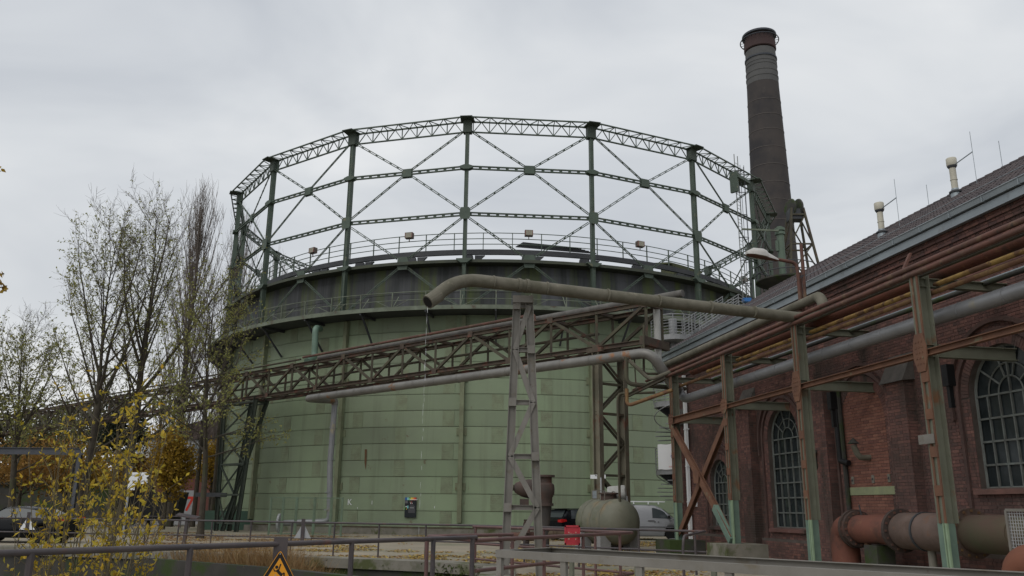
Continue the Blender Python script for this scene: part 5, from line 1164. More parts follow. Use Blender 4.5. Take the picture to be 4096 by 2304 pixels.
mb = MB(); mb.tube([(P.x - .03 + .028 * cos(t), P.y - .093, P.z - .005 + .045 * sin(t)) for t in [2 * pi * k / 12 for k in range(10)]], .005, 5); mb.tube([(P.x + .01, P.y - .093, P.z - .045), (P.x + .025, P.y - .093, P.z + .035), (P.x + .045, P.y - .093, P.z - .02)], .005, 5); obj('scratch_mark', mb, bpy.data.materials['scratched_metal'], rs_)
# ---- text helper
def text(s, origin, ux, uz, size, mat, parent, name='lettering', bold=0.0, local=False):
    cu = bpy.data.curves.new(name, 'FONT'); cu.body = s; cu.size = size; cu.extrude = .0008; cu.offset = bold
    ot = bpy.data.objects.new(name, cu); col.objects.link(ot)
    dg = bpy.context.evaluated_depsgraph_get(); me = bpy.data.meshes.new_from_object(ot.evaluated_get(dg)); bpy.data.objects.remove(ot)
    mb = MB(); n = ux.cross(uz)
    mb.v = [tuple(origin + ux * v.co.x + uz * v.co.y + n * v.co.z) for v in me.vertices]; mb.f = [tuple(p.vertices) for p in me.polygons]
    bpy.data.meshes.remove(me)
    return obj(name, mb, mat, parent)
UZ = V((0, 0, 1))
# information board on the tank wall
def tankpt(x, y, off=.1):
    d = ray(x, y); ox, oy = C0.x - GC.x, C0.y - GC.y; rr_ = RT + off; A_ = d.x ** 2 + d.y ** 2; B_ = ox * d.x + oy * d.y; C_ = ox * ox + oy * oy - rr_ * rr_; t = (-B_ - math.sqrt(max(B_ * B_ - A_ * C_, 0))) / A_; return C0 + d * t
P = tankpt(1642, 2030); no = V((P.x - GC.x, P.y - GC.y, 0)).normalized(); ux = V((-no.y, no.x, 0)); 
ib = thing('info_board', 'dark upright information board with rainbow header on the tank wall', 'information board', P)
w, h = .36, .59
mb = MB(); mb.boxax(P, ux * w, no * .03, UZ * h); obj('panel', mb, m_board, ib)
hdr = [(m_blue, -1, -.62), (m_cyan, -.62, -.35), (m_green_p, -.35, 0), (m_yel_p, 0, .35), (M('print_orange', (.8, .25, .03), rough=.5), .35, .65), (m_redpr, .65, 1)]
for mt_, a, b in hdr: mb = MB(); mb.boxax(P + ux * (w * (a + b) / 2) + UZ * (h - .08) + no * .034, ux * (w * (b - a) / 2), no * .003, UZ * .075); obj('header_stripe', mb, mt_, ib)
text('Gasometer', P + ux * (-w * .32) + UZ * (h - .15) + no * .04, ux, UZ, .125, m_whitep, ib, 'title_lettering', .002)
def ibx(a, b, c, d, mt_, nm='print_block'): mb = MB(); mb.boxax(P + ux * (w * (a + b) / 2) + UZ * (h * (c + d) / 2) + no * .034, ux * (w * (b - a) / 2), no * .002, UZ * (h * (d - c) / 2)); obj(nm, mb, mt_, ib)
ibx(-.95, -.5, .42, .7, m_greyp); ibx(.0, .12, .35, .5, m_whitep); ibx(.3, .36, .36, .46, m_whitep); ibx(-.2, .1, .5, .6, M('print_olive', (.14, .11, .04), rough=.5)); ibx(.1, .3, .35, .62, M('print_dkred', (.18, .02, .02), rough=.5))
ibx(-.55, -.35, -.1, .18, m_cyan); ibx(-.85, -.62, .03, .14, m_whitep); ibx(-1.0, -.93, -.2, .06, m_green_p); ibx(-.7, -.6, -.22, -.1, m_yel_p)
for k, (a, b) in enumerate(((-.15, .8), (-.05, .62), (-.35, .85), (-.35, .85), (-.35, .85), (-.35, .85))): zc = (.12, .24, -.2, -.3, -.4, -.5)[k]; ibx(a, b, zc - .025, zc + .025, m_greyp, 'text_line')
ibx(-.12, .72, -.08, -.03, m_signback, 'text_line'); ibx(-.1, .62, .0, .04, m_signback)
# chalk K
P = tankpt(1397, 2008, .03); no = V((P.x - GC.x, P.y - GC.y, 0)).normalized(); ux = V((-no.y, no.x, 0)); t = text('K', P - ux * .14 - UZ * .18, ux, UZ, .52, m_whitep, None, 'chalk_letter'); props(t, 'white letter K painted on the green tank plates', 'letter')
for i, (x, y, hgt) in enumerate(((1430, 2032, .1), (1488, 2010, .22), (1738, 2029, .13))):
    P = tankpt(x, y, .03); mb = MB(); no = V((P.x - GC.x, P.y - GC.y, 0)).normalized(); mb.boxax(P, V((-no.y, no.x, 0)) * .015, no * .002, UZ * hgt / 2); one('chalk_mark', 'small white chalk dash on the lower tank plates', 'mark', mb, m_whitep, 'chalk dashes on the tank')
rsq = MB(); pa = [tankpt(x, y, .035) for x, y in ((1459, 1797), (1468, 1797), (1466, 1850), (1462, 1880), (1458, 1850))]; rsq.quad(*pa); so_ = obj('rust_streak', rsq, M('rust_streak', (.15, .075, .035), (.11, .07, .04), 9, rough=.8), None); so_.parent = ga; so_.matrix_parent_inverse = Matrix.Translation(-GC)
# mesh fence panels before the tank
fx = [1075, 1126, 1180, 1253, 1320, 1365]
fnc = thing('mesh_fence', 'green wire mesh fence panels caging the pipes at the tank foot', 'fence', gp(1250, 2128, .05))
Yf = 48.8; m_fence = M('fence_green', (.14, .20, .14), (.11, .15, .1), 3, rough=.6)
fp_ = [at(x, 2110, Yf + (1075 - x) * .002) for x in fx]
for a, b in zip(fp_[:-1], fp_[1:]):
    mb = MB(); a0, b0 = V((a.x + .05, a.y, .1)), V((b.x - .05, b.y, .1)); a1, b1 = a0 + UZ * 1.95, b0 + UZ * 1.95
    for p, q_ in ((a0, b0), (a1, b1), (a0, a1), (b0, b1)): mb.beam(p, q_, .05, .05)
    fo = obj('panel_frame', mb, m_fence, fnc); mb = MB(); n = int((b0 - a0).length / .06)
    for k in range(1, n): p = lerp(a0, b0, k / n); mb.beam(p, p + UZ * 1.95, .006, .006)
    for k in range(1, 10): mb.beam(a0 + UZ * .195 * k, b0 + UZ * .195 * k, .008, .008)
    sub('wire_mesh', mb, m_fence, fo)
for p in fp_: mb = MB(); mb.beam((p.x, p.y, 0), (p.x, p.y, 2.1), .07, .07); obj('post', mb, m_fence, fnc)
# red hydrant
P = gp(1048, 2116, 0); hy = thing('hydrant', 'weathered red two outlet hydrant beside the mesh fence', 'hydrant', P); mb = MB(); mb.lathe(P, [(.14, 0), (.1, .05), (.1, .7), (.14, .74), (.12, .9), (.04, .98)], 14); obj('barrel', mb, M('faded_red', (.16, .05, .045), (.12, .05, .045), 3, rough=.7), hy, True)
for k in (-1, 1): mb = MB(); mb.tube([P + UZ * .6, P + V((.3 * k, -.05, .62)), P + V((.34 * k, -.05, .1))], .09, 10); obj('outlet', mb, bpy.data.materials['faded_red'], hy, True)
# direction sign on the left
P = at(558, 1905, 40.0); ds = thing('direction_sign', 'white double arrow direction sign on a pole by the trees', 'sign', (P.x, P.y, 0)); pole = at(515, 1905, 40.1)
mb = MB(); mb.tube([V((pole.x + .05, pole.y + .05, 0)), V((pole.x + .05, pole.y + .05, P.z + .45))], .05, 10); obj('pole', mb, m_signback, ds)
sc = 40.0 / F; ux = V((1, 0, 0)); 
for i, (y0, tx) in enumerate(((1901, 'GIESSHALLE'), (1924, 'GEBLÄSEHALLEN'))):
    c = at(558, y0, 40); wl, wr2, hh = 43 * sc, 36 * sc, 11 * sc
    mb = MB(); mb.box(c.x - wl, c.x + wr2 + .1, c.y + .006, c.y + .02, c.z - hh, c.z + hh); obj('backing', mb, m_black, ds)
    mb = MB(); mb.prism([V((c.x - wl, c.y, c.z - hh)), V((c.x + wr2 - .13, c.y, c.z - hh)), V((c.x + wr2 + .04, c.y, c.z)), V((c.x + wr2 - .13, c.y, c.z + hh)), V((c.x - wl, c.y, c.z + hh))], (0, .005, 0)); obj('arrow_board', mb, m_whitep, ds)
    text(tx, V((c.x - wl + .16, c.y - .003, c.z - .045)), ux, UZ, .105, m_black, ds)
c = at(529, 1948, 40); mb = MB(); mb.box(c.x - .22, c.x + .12, c.y, c.y + .015, c.z - .14, c.z + .14); obj('small_board', mb, m_whitep, ds)
# height-limit portal on the left
P0_, P1_ = at(-400, 1790, 45), at(322, 1806, 45); pt_ = thing('portal_frame', 'grey steel portal frame over the drive beside the shrub', 'portal', (P1_.x, 45, 0)); mb = MB(); mb.ibeam(V((P0_.x, 45, P1_.z)), V((P1_.x + .15, 45, P1_.z)), .2, .36, .03); obj('beam', mb, M('portal_grey', (.075, .08, .095), (.06, .065, .075), 1, rough=.5), pt_); mb = MB(); mb.ibeam(V((P1_.x, 45, 0)), V((P1_.x, 45, P1_.z - .19)), .2, .2, .02, (0, 1, 0)); obj('post', mb, bpy.data.materials['portal_grey'], pt_); mb = MB(); mb.tube([V((P1_.x - .32, 45.2, 2.2)), V((P1_.x - .3, 45.2, P1_.z - .25))], .13, 10); obj('roller', mb, m_black, pt_)
# ================================================================== STAIR TOWER between tank and hall
SY = 44.0; sc_ = at(2695, 1400, SY); SX = sc_.x; st = thing('spiral_stair', 'galvanised spiral stair tower with round landings beside the gas holder', 'stair', (SX, SY, 0))
mb = MB(); mb.tube([(SX, SY, 0), (SX, SY, 11.6)], .22, 14); obj('centre_column', mb, m_steel, st, True)
RS = 1.15
for zl in (3.55, 7.0, 10.5):
    mb = MB(); mb.lathe((SX, SY, zl), [(RS, -.22), (RS, .05)], 28); lo2 = obj('landing', mb, m_steel, st)
    mb = MB()
    for h in [.16 + .16 * k for k in range(6)] + [1.12]: mb.tube([(SX + RS * cos(t), SY + RS * sin(t), zl + h) for t in [pi * .95 + pi * 1.15 * k / 16 for k in range(17)]], .02 if h < 1.1 else .03, 5)
    for k in range(8): t = pi * .95 + pi * 1.15 * k / 7; mb.beam((SX + RS * cos(t), SY + RS * sin(t), zl), (SX + RS * cos(t), SY + RS * sin(t), zl + 1.12), .04, .04)
    sub('landing_rail', mb, m_steel, lo2)
    br_ = MB(); br_.prism([(SX - RS * .9, SY - .1, zl - .22), (SX, SY - .1, zl - .22), (SX, SY - .1, zl - 1.0)], (0, .2, 0)); obj('landing_bracket', br_, m_dark, st)
for k in range(54):
    t = pi * 1.3 + k * .42; z = .19 * (k + 1); mb = MB(); mb.boxax((SX + .62 * cos(t), SY + .62 * sin(t), z), V((cos(t), sin(t), 0)) * .5, V((-sin(t), cos(t), 0)) * .13, V((0, 0, .02))); obj('tread', mb, m_steel, st)
mb = MB(); mb.tube([(SX + RS * cos(pi * 1.3 + k * .21), SY + RS * sin(pi * 1.3 + k * .21), .095 * (k + 1) + 1.0) for k in range(108)], .025, 5); obj('spiral_rail', mb, m_steel, st)
FA = V((SX + 1.0, SY + .1, 10.5)); FB = at(2925, 1252, 49.5); fd = (FB - FA); hz = V((fd.x, fd.y, 0)).normalized(); sd_ = V((-hz.y, hz.x, 0))
for k in (-1, 1):
    o = sd_ * .5 * k; mb = MB(); mb.beam(FA + o, FB + o, .05, .3); stg = obj('stringer', mb, m_steel, st); mb = MB()
    for h in [.3 + .16 * j for j in range(5)] + [1.1]: mb.tube([FA + o + UZ * h, FB + o + UZ * h], .02, 5)
    for j in range(8): p = lerp(FA, FB, j / 7) + o; mb.beam(p, p + UZ * 1.12, .04, .04)
    sub('flight_rail', mb, m_steel, stg)
for j in range(15): p = lerp(FA, FB, (j + .5) / 15); mb = MB(); mb.boxax(p, hz * .14, sd_ * .48, UZ * .02); obj('tread', mb, m_steel, st)
mb = MB(); mb.boxax(FB + hz * .5, hz * .55, sd_ * .6, UZ * .06)
for h in (.3, .5, .7, .9, 1.1): mb.tube([FB - sd_ * .55 + UZ * h, FB + hz * 1.0 - sd_ * .55 + UZ * h, FB + hz * 1.0 + sd_ * .55 + UZ * h], .02, 5)
obj('top_platform', mb, m_steel, st)
for p in (lerp(FA, FB, .5), FB + hz * .4): mb = MB(); mb.beam(V((p.x, p.y, 0)), p - UZ * .1, .15, .15); obj('stair_post', mb, m_steel, st)
# banner wrapped round the low landing
bn = thing('banner', 'white banner with blue wave logo tied round the lowest stair landing', 'banner', (SX, SY, 0)); zl = 3.55; mb = MB(); RBn = RS + .06; seg = [pi * 1.12 + pi * .78 * k / 20 for k in range(21)]
z0, z1 = zl + .02, zl + 1.28
P = [V((SX + RBn * cos(t), SY + RBn * sin(t), z + .02 * sin(9 * t))) for z in (z0, (z0 + z1) / 2, z1) for t in seg]; mb.add(P, [(r * 21 + k, r * 21 + k + 1, (r + 1) * 21 + k + 1, (r + 1) * 21 + k) for r in range(2) for k in range(20)]); obj('cloth', mb, M('banner_white', (.70, .71, .72), rough=.7), bn, True)
def bpt(u, v, o=.012): t = pi * 1.5 + u / RBn; return V((SX + (RBn + o) * cos(t), SY + (RBn + o) * sin(t), z0 + v))
def bann(nm, pts, mt_): mb = MB(); mb.add([bpt(*p) for p in pts], [tuple(range(len(pts)))]); obj(nm, mb, mt_, bn)
for k in range(9): t0 = pi + pi * k / 9; t1 = pi + pi * (k + 1) / 9; bann('logo_wave', [(-.1 + .0, .52), (-.1 + .24 * cos(t0), .52 + .24 * sin(t0)), (-.1 + .24 * cos(t1), .52 + .24 * sin(t1))], m_blue)
mb = MB(); mb.tube([bpt(-.05 + .32 * cos(t), .62 + .34 * sin(t)) for t in [-.6 + .22 * k for k in range(11)]], .012, 5); obj('logo_arc', mb, m_blue, bn)
def btext(s, u, v, size, mt_):
    o = text(s, V((0, 0, 0)), V((1, 0, 0)), UZ, size, mt_, bn)
    for vv in o.data.vertices: c = vv.co.copy(); vv.co = bpt(u + c.x, v + c.z, .016)
btext('Gasometer', -.62, .58, .2, M('banner_lilac', (.25, .27, .5), rough=.6)); btext('Tauch', -.55, .78, .17, m_yel_p); btext('.de', -.2, .36, .15, m_whitep); btext('Indoortauchzentrum Europas', -.72, .1, .105, m_redpr)
bann('photo_print', [(.4, .78), (.66, .78), (.66, 1.06), (.4, 1.06)], m_greyp); bann('photo_print', [(.42, .32), (.66, .32), (.66, .56), (.42, .56)], m_greyp)
# ================================================================== GREEN STACK, HOIST TOWER, PLATFORM behind the hall
KY = 58.0; gs = at(3125, 1000, KY); gst = thing('green_stack', 'pale green vent stack rising behind the hall roof', 'stack', (gs.x, KY, 0)); zt = at(3118, 918, KY).z; rS = .66 * .62 * 1.6
rS = (30 / F * KY) / 2
mb = MB(); mb.lathe((gs.x, KY, 0), [(rS, 0), (rS, zt - .3)], 24); obj('shaft', mb, m_gstack, gst, True)
for zz, r2 in ((zt - .32, .1), (zt - .02, .1)): mb = MB(); mb.lathe((gs.x, KY, zz), [(rS, -.1), (rS + r2, -.1), (rS + r2, .1), (rS, .1)], 24); obj('collar', mb, m_gstack, gst)
mb = MB(); mb.lathe((gs.x, KY, zt - .2), [(rS - .05, 0), (rS - .05, .4)], 24); obj('mouth', mb, m_gstack, gst)
mb = MB(); mb.tube([(gs.x - rS - .05, KY - .1, zt - .9), (gs.x - rS - .05, KY - .1, zt - 1.7)], .12, 10); obj('side_pipe', mb, m_gstack, gst, True)
mb = MB(); mb.beam((gs.x - 2.9, KY - .3, zt - .1), (gs.x - .2, KY - .3, zt - .2), .1, .12); obj('stay_arm', mb, m_galv, gst)
zp = at(3125, 1130, KY).z; mb = MB(); mb.lathe((gs.x + .2, KY, zp), [(.2, -.5), (1.9, -.12), (2.15, 0), (2.15, .1), (.1, .1)], 28); obj('platform', mb, m_concd, gst)
mb = MB()
for h in (.55, 1.1): mb.tube([(gs.x + .2 + 2.1 * cos(2 * pi * k / 28), KY + 2.1 * sin(2 * pi * k / 28), zp + h) for k in range(29)], .04, 5)
for k in range(10): t = 2 * pi * k / 10; mb.beam((gs.x + .2 + 2.1 * cos(t), KY + 2.1 * sin(t), zp), (gs.x + .2 + 2.1 * cos(t), KY + 2.1 * sin(t), zp + 1.1), .05, .05)
obj('platform_rail', mb, m_dark, gst)
HY = 66.0; hx = at(3190, 950, HY).x; hz_ = at(3190, 840, HY).z; ht = thing('hoist_tower', 'dark lattice hoist tower with pulley wheels behind the roof', 'hoist tower', (hx, HY, 0)); wb_, wt_ = 3.1, .7
zbs = hz_ - 14
zl_ = [zbs + (hz_ - .6 - zbs) * k / 5 for k in range(6)]
def hp(sx, sy, z): t = (z - zbs) / (hz_ - zbs); w = wb_ * (1 - t) + wt_ * t; return V((hx + sx * w / 1.4, HY + sy * w / 1.4, z))
for sx in (-1, 1):
    for sy in (-1, 1): mb = MB(); mb.beam(hp(sx, sy, zbs), hp(sx, sy, hz_), .2, .16); obj('leg', mb, m_rustM, ht); mb = MB(); mb.beam(V((hp(sx, sy, zbs).x, hp(sx, sy, zbs).y, 0)), hp(sx, sy, zbs), .25, .2); obj('lower_leg', mb, m_rackg, ht)
for k in range(6):
    P = [hp(-1, -1, zl_[k]), hp(1, -1, zl_[k]), hp(1, 1, zl_[k]), hp(-1, 1, zl_[k])]
    for i in range(4): mb = MB(); mb.beam(P[i], P[(i + 1) % 4], .12, .12); obj('girt', mb, m_rustM, ht)
    if k < 5:
        Q = [hp(-1, -1, zl_[k + 1]), hp(1, -1, zl_[k + 1]), hp(1, 1, zl_[k + 1]), hp(-1, 1, zl_[k + 1])]
        for i in range(4): mb = MB(); mb.beam(P[i], Q[(i + 1) % 4], .09, .09); obj('brace', mb, m_rustM, ht)
for k in (-1, 1): mb = MB(); mb.lathe((hx + .3 * k - .1, HY, hz_ + .15), [(.75, -.08), (.82, 0), (.75, .08)], 24, (1, .3, 0)); obj('pulley_wheel', mb, m_concd, ht, True)
mb = MB(); mb.boxax((hx - .1, HY, hz_ - .5), V((.55, 0, 0)), V((0, .5, 0)), V((0, 0, .45))); obj('head_box', mb, m_dark, ht)
# cable hoses: blue/red connectors on gas holder edge
mb = MB(); P = at(2990, 1198, 50); mb.box(P.x - .25, P.x + .25, P.y, P.y + .4, P.z - .12, P.z + .12); one('blue_box', 'small blue hose reel box at the gallery end of the stair', 'box', mb, M('blue_plastic', (.03, .13, .35), rough=.4))
# ================================================================== STREET LAMP ON THE RACK
LY = B(-6.4, 2.2, 0).y; lm = thing('street_lamp', 'white cobra head street lamp on a bent red brown pipe above the rack', 'street lamp', at(3245, 1250, LY))
pb = at(3205, 1255, LY); p1 = at(3192, 1100, LY); p2 = at(3180, 1045, LY); p3 = at(3110, 1030, LY - .1); p4 = at(3112, 1038, LY - .1); head1 = at(2985, 1018, LY - .3)
mb = MB(); mb.tube(bend([pb, p1, at(3186, 1052, LY), p4], .35, 8), .05, 10); obj('arm', mb, m_rustR, lm, True)
mb = MB(); mb.tube([at(3225, 1250, LY + .1), at(3204, 975, LY + .1)], .05, 10); obj('tall_pipe', mb, m_rustR, lm, True); mb = MB(); mb.tube([at(3213, 1250, LY + .2), at(3200, 1090, LY + .2)], .035, 8); obj('short_pipe', mb, m_rustR, lm, True); mb = MB(); mb.beam(at(3188, 1112, LY), at(3222, 1100, LY + .1), .04, .05); obj('tie_bar', mb, m_dark, lm)
a, b = at(3112, 1042, LY - .1), at(2985, 1017, LY - .3); d = (b - a).normalized(); sd_ = d.cross(UZ).normalized(); u = sd_.cross(d); L_ = (b - a).length
def loft(prof, mt_, nm, bot):
    mb = MB(); n = 10
    for (t, w, h) in prof:
        for k in range(n): th = pi * k / (n - 1); mb.v.append(tuple(a + d * (L_ * t) + sd_ * w * cos(th) + u * (h * sin(th) * (1 if not bot else -1))))
    N = len(prof); mb.f += [(i * n + k, i * n + k + 1, (i + 1) * n + k + 1, (i + 1) * n + k) for i in range(N - 1) for k in range(n - 1)] + [tuple(range(n)), tuple(range((N - 1) * n, N * n))[::-1]] + [(i * n, (i + 1) * n, (i + 1) * n + n - 1, i * n + n - 1) for i in range(N - 1)]
    return obj(nm, mb, mt_, lm, True)
loft([(0, .05, .06), (.38, .13, .2), (.4, .13, .2)], m_lampw, 'neck_cover', False); loft([(.4, .17, .24), (.5, .19, .27), (.8, .18, .24), (1.0, .08, .1)], m_lampw, 'head', False); loft([(.02, .05, .03), (.4, .12, .04), (.9, .13, .04), (1.0, .05, .01)], m_rustR, 'under_tray', True)
# ================================================================== VEHICLES
def car(name, label, loc, heading, L, Wd, H, kind, paint):
    t = thing(name, label, 'van' if kind == 'van' else 'car', loc, local=True, rz=heading)   # local +x = front
    W2 = Wd / 2; zb = .22; belt = H * (.63 if kind != 'van' else .60)
    if kind == 'sedan': roofp = [(-L / 2, .62 * H), (-L / 2 + .35, .66 * H), (-L * .38, .70 * H), (-L * .20, .95 * H), (-.2, H), (.35, .985 * H), (L * .22, .70 * H), (L * .42, .60 * H), (L / 2, .46 * H)]
    elif kind == 'suv': roofp = [(-L / 2, .60 * H), (-L / 2 + .1, .66 * H), (-L * .40, .93 * H), (-L * .33, .985 * H), (-.3, H), (.4, .97 * H), (L * .24, .68 * H), (L * .44, .58 * H), (L / 2, .45 * H)]
    else: roofp = [(-L / 2, .93 * H), (-L / 2 + .08, .985 * H), (-L * .3, H), (.5, .98 * H), (L * .20, .90 * H), (L * .36, .60 * H), (L * .46, .52 * H), (L / 2, .40 * H)]
    def roof(x):
        for (x0, z0), (x1, z1) in zip(roofp[:-1], roofp[1:]):
            if x <= x1: tt = max(0, (x - x0) / (x1 - x0)); tt = tt; return z0 + (z1 - z0) * tt
        return roofp[-1][1]
    def hw(x): e = abs(x) / (L / 2); return W2 * (1 - .10 * e ** 4)
    def blt(x): return min(belt + (.02 if x < 0 else 0), roof(x) - .005)
    def tum(x): return max(0, min(1, (roof(x) - belt) / (H - belt)))
    NX = 40; body = MB(); row = 9
    axles = [-L * .30, L * .32]; wr_ = .33 if kind == 'sedan' else .36
    def sect(x):
        w = hw(x); r_ = roof(x); b = blt(x); k = tum(x); wt = w * (1 - .22 * k)
        zlow = zb + .0
        for a_ in axles:
            if abs(x - a_) < wr_ + .05: zlow = max(zlow, math.sqrt(max((wr_ + .05) ** 2 - (x - a_) ** 2, 0)) + wr_ - .0)
        zlow = min(zlow, b - .05); zs = [(0, zlow * .0 + zb), (w * .93, zlow), (w, zlow + .08), (w * 1.0, (zlow + b) / 2), (w * .975, b), (wt * 1.0, b + (r_ - b) * .80), (wt * .93, r_ - .03 * (r_ - b > .1)), (wt * .6, r_ + .015), (0, r_ + .02)]
        return zs
    xs = [-L / 2 + L * i / NX for i in range(NX + 1)]
    for sgn in (1, -1):
        o = len(body.v)
        for x in xs:
            for (y, z) in sect(x): body.v.append((x, sgn * y, z))
        for i in range(NX):
            for k in range(row - 1):
                f = (o + i * row + k, o + (i + 1) * row + k, o + (i + 1) * row + k + 1, o + i * row + k + 1); body.f.append(f if sgn < 0 else f[::-1])
        e0 = tuple(o + k for k in range(row)); e1 = tuple(o + NX * row + k for k in range(row)); body.f += [e0 if sgn > 0 else e0[::-1], e1 if sgn < 0 else e1[::-1]]
    bo = obj('body', body, paint, t, True)
    def sidewin(xa, xb, sgn, nm='side_window', lo=.10, hi=.86, slant=(0, 0)):
        mb = MB(); n = 6
        for i in range(n + 1):
            for v_ in (lo, hi):
                xx = xa + (xb - xa) * i / n + (slant[0] * (1 - i / n) + slant[1] * i / n) * v_
                w = hw(xx); r_ = roof(xx); b = blt(xx); wt = w * (1 - .22 * tum(xx)); y = w * .975 + (wt - w * .975) * min(v_ / .8, 1); mb.v.append((xx, sgn * (y + .012), b + (r_ - b) * .80 * v_ / .8 if v_ < .8 else b + (r_ - b) * v_))
        for i in range(n): f = (2 * i, 2 * i + 2, 2 * i + 3, 2 * i + 1); mb.f.append(f if sgn < 0 else f[::-1])
        obj(nm, mb, m_carglass, t, True)
    def topwin(xa, xb, nm, wf=.84):
        mb = MB(); n = 6
        for i in range(n + 1):
            x = xa + (xb - xa) * i / n; wt = hw(x) * (1 - .22 * tum(x)) * wf
            for y in (-wt, -wt * .5, 0, wt * .5, wt): mb.v.append((x, y, roof(x) + .035))
        for i in range(n):
            for k in range(4): mb.f.append((i * 5 + k, i * 5 + 5 + k, i * 5 + 6 + k, i * 5 + k + 1))
        obj(nm, mb, m_carglass, t, True)
    for sgn in (1, -1):
        if kind == 'sedan': sidewin(-L * .30, -.05, sgn, slant=(.35, 0)); sidewin(.03, L * .20, sgn, slant=(0, -.30))
        elif kind == 'suv': sidewin(-L * .36, -L * .2, sgn, slant=(.12, 0)); sidewin(-L * .18, .0, sgn); sidewin(.07, L * .2, sgn, slant=(0, -.25))
        else: sidewin(L * .09, L * .30, sgn, slant=(-.02, -.34), lo=.05, hi=.8)
    if kind == 'sedan': topwin(-L * .36, -L * .22, 'rear_window'); topwin(.45, L * .21, 'windscreen')
    elif kind == 'suv': topwin(-L / 2 + .14, -L * .40 + .02, 'rear_window'); topwin(.45, L * .22, 'windscreen')
    else: topwin(L * .22, L * .35, 'windscreen')
    for sgn in (1, -1):
        mb = MB(); z = H * (.60 if kind == 'sedan' else .56); x = -L / 2 + .02
        mb.prism([(x - .03, sgn * hw(x) * .98, z), (x - .03, sgn * hw(x) * .62, z + .02), (x - .03, sgn * hw(x) * .62, z + .13), (x - .03, sgn * hw(x) * .98, z + .16)], (.07, 0, 0)); mb.prism([(x, sgn * (hw(x) + .012), z), (x + .32, sgn * (hw(x) + .03), z + .06), (x + .25, sgn * (hw(x) + .03), z + .16), (x, sgn * (hw(x) + .012), z + .17)], (0, -sgn * .05, 0)); obj('tail_light', mb, m_red, t)
        mb = MB(); z = H * .45; x = L / 2; mb.prism([(x - .05, sgn * hw(x) * .95, z - .05), (x - .02, sgn * hw(x) * .55, z - .05), (x - .05, sgn * hw(x) * .55, z + .08), (x - .2, sgn * hw(x) * .97, z + .1)], (.06, 0, 0)); obj('headlight', mb, m_signback, t)
        mb = MB(); mx_ = L * .20 if kind != 'van' else L * .29; mb.boxax((mx_, sgn * (hw(mx_) + .10), belt + .10), V((.06, 0, 0)), V((0, .10, 0)), V((0, 0, .08))); obj('wing_mirror', mb, m_black if kind == 'van' else paint, t)
        for a_ in axles:
            mb = MB(); mb.lathe((a_, sgn * (hw(a_) - .20), wr_), [(wr_ * .6, -.0), (wr_, .0), (wr_ + .0, .03), (wr_, .18), (wr_ * .9, .21), (wr_ * .62, .2)], 22, (0, sgn, 0)); wo_ = obj('wheel', mb, m_tyre, t, True); mb = MB(); mb.lathe((a_, sgn * (hw(a_) - .20), wr_), [(wr_ * .66, .18), (wr_ * .6, .2), (wr_ * .2, .185), (.02, .2)], 10, (0, sgn, 0)); sub('rim', mb, m_rim, wo_)
        mb = MB()
        for hx_ in ((-.15, L * .13) if kind != 'van' else (L * .12, L * .16)): mb.boxax((hx_, sgn * (hw(hx_) + .012), belt - .16), V((.1 if kind != 'van' else .035, 0, 0)), V((0, .015, 0)), V((0, 0, .018)))
        obj('door_handle', mb, m_black if kind == 'van' else paint, t)
    mb = MB(); mb.box(-L / 2 - .05, -L / 2 + .1, -W2 * .9, W2 * .9, .3, .5); obj('rear_bumper', mb, paint if kind != 'van' else m_greyp, t)
    mb = MB(); mb.box(-L * .45, L * .45, -W2 * .8, W2 * .8, .2, .4); obj('underbody', mb, m_black, t)
    return t
P = gp(118, 2172, 0); c1_ = car('parked_car', 'black saloon car parked behind the yellow leaved shrub', (at(88, 2100, 36.6).x, 36.6, 0), pi - .03, 4.5, 1.8, 1.46, 'sedan', m_blackp)
P = at(2335, 2100, 46.0); c2_ = car('parked_car', 'black hatchback parked against the tank between valve and vessel', (P.x, 46.2, 0), .62, 4.3, 1.8, 1.62, 'suv', m_blackp)
mb = MB(); mb.box(-4.3 * .44, -4.3 * .36, -.7, .7, 1.56, 1.6); obj('roof_spoiler', mb, m_blackp, c2_); mb = MB(); mb.box(-4.3 / 2 + .12, -4.3 / 2 + .16, -.3, .3, 1.1, 1.12); obj('wiper', mb, m_black, c2_)
P = at(2582, 2100, 47.5); vn = car('delivery_van', 'silver white delivery van with roof bars half hidden by the vessel', (P.x, 47.6, 0), -.15, 4.4, 1.8, 1.86, 'van', m_whitec)
mb = MB()
for x in (-1.4, -.6, .2, .75): mb.box(x - .03, x + .03, -.75, .75, 1.88, 1.98)
for y in (-.62, -.5, .5, .62): mb.beam((-1.9, y, 2.02), (1.1, y, 2.02), .05, .05)
obj('roof_rack', mb, m_whitep, vn); mb = MB(); mb.box(-1.9, 1.5, -.915, -.905, .66, .72); obj('rub_strip', mb, m_greyp, vn); mb = MB(); mb.box(.15, .5, -.916, -.906, .98, 1.04); obj('slide_handle', mb, m_greyp, vn)
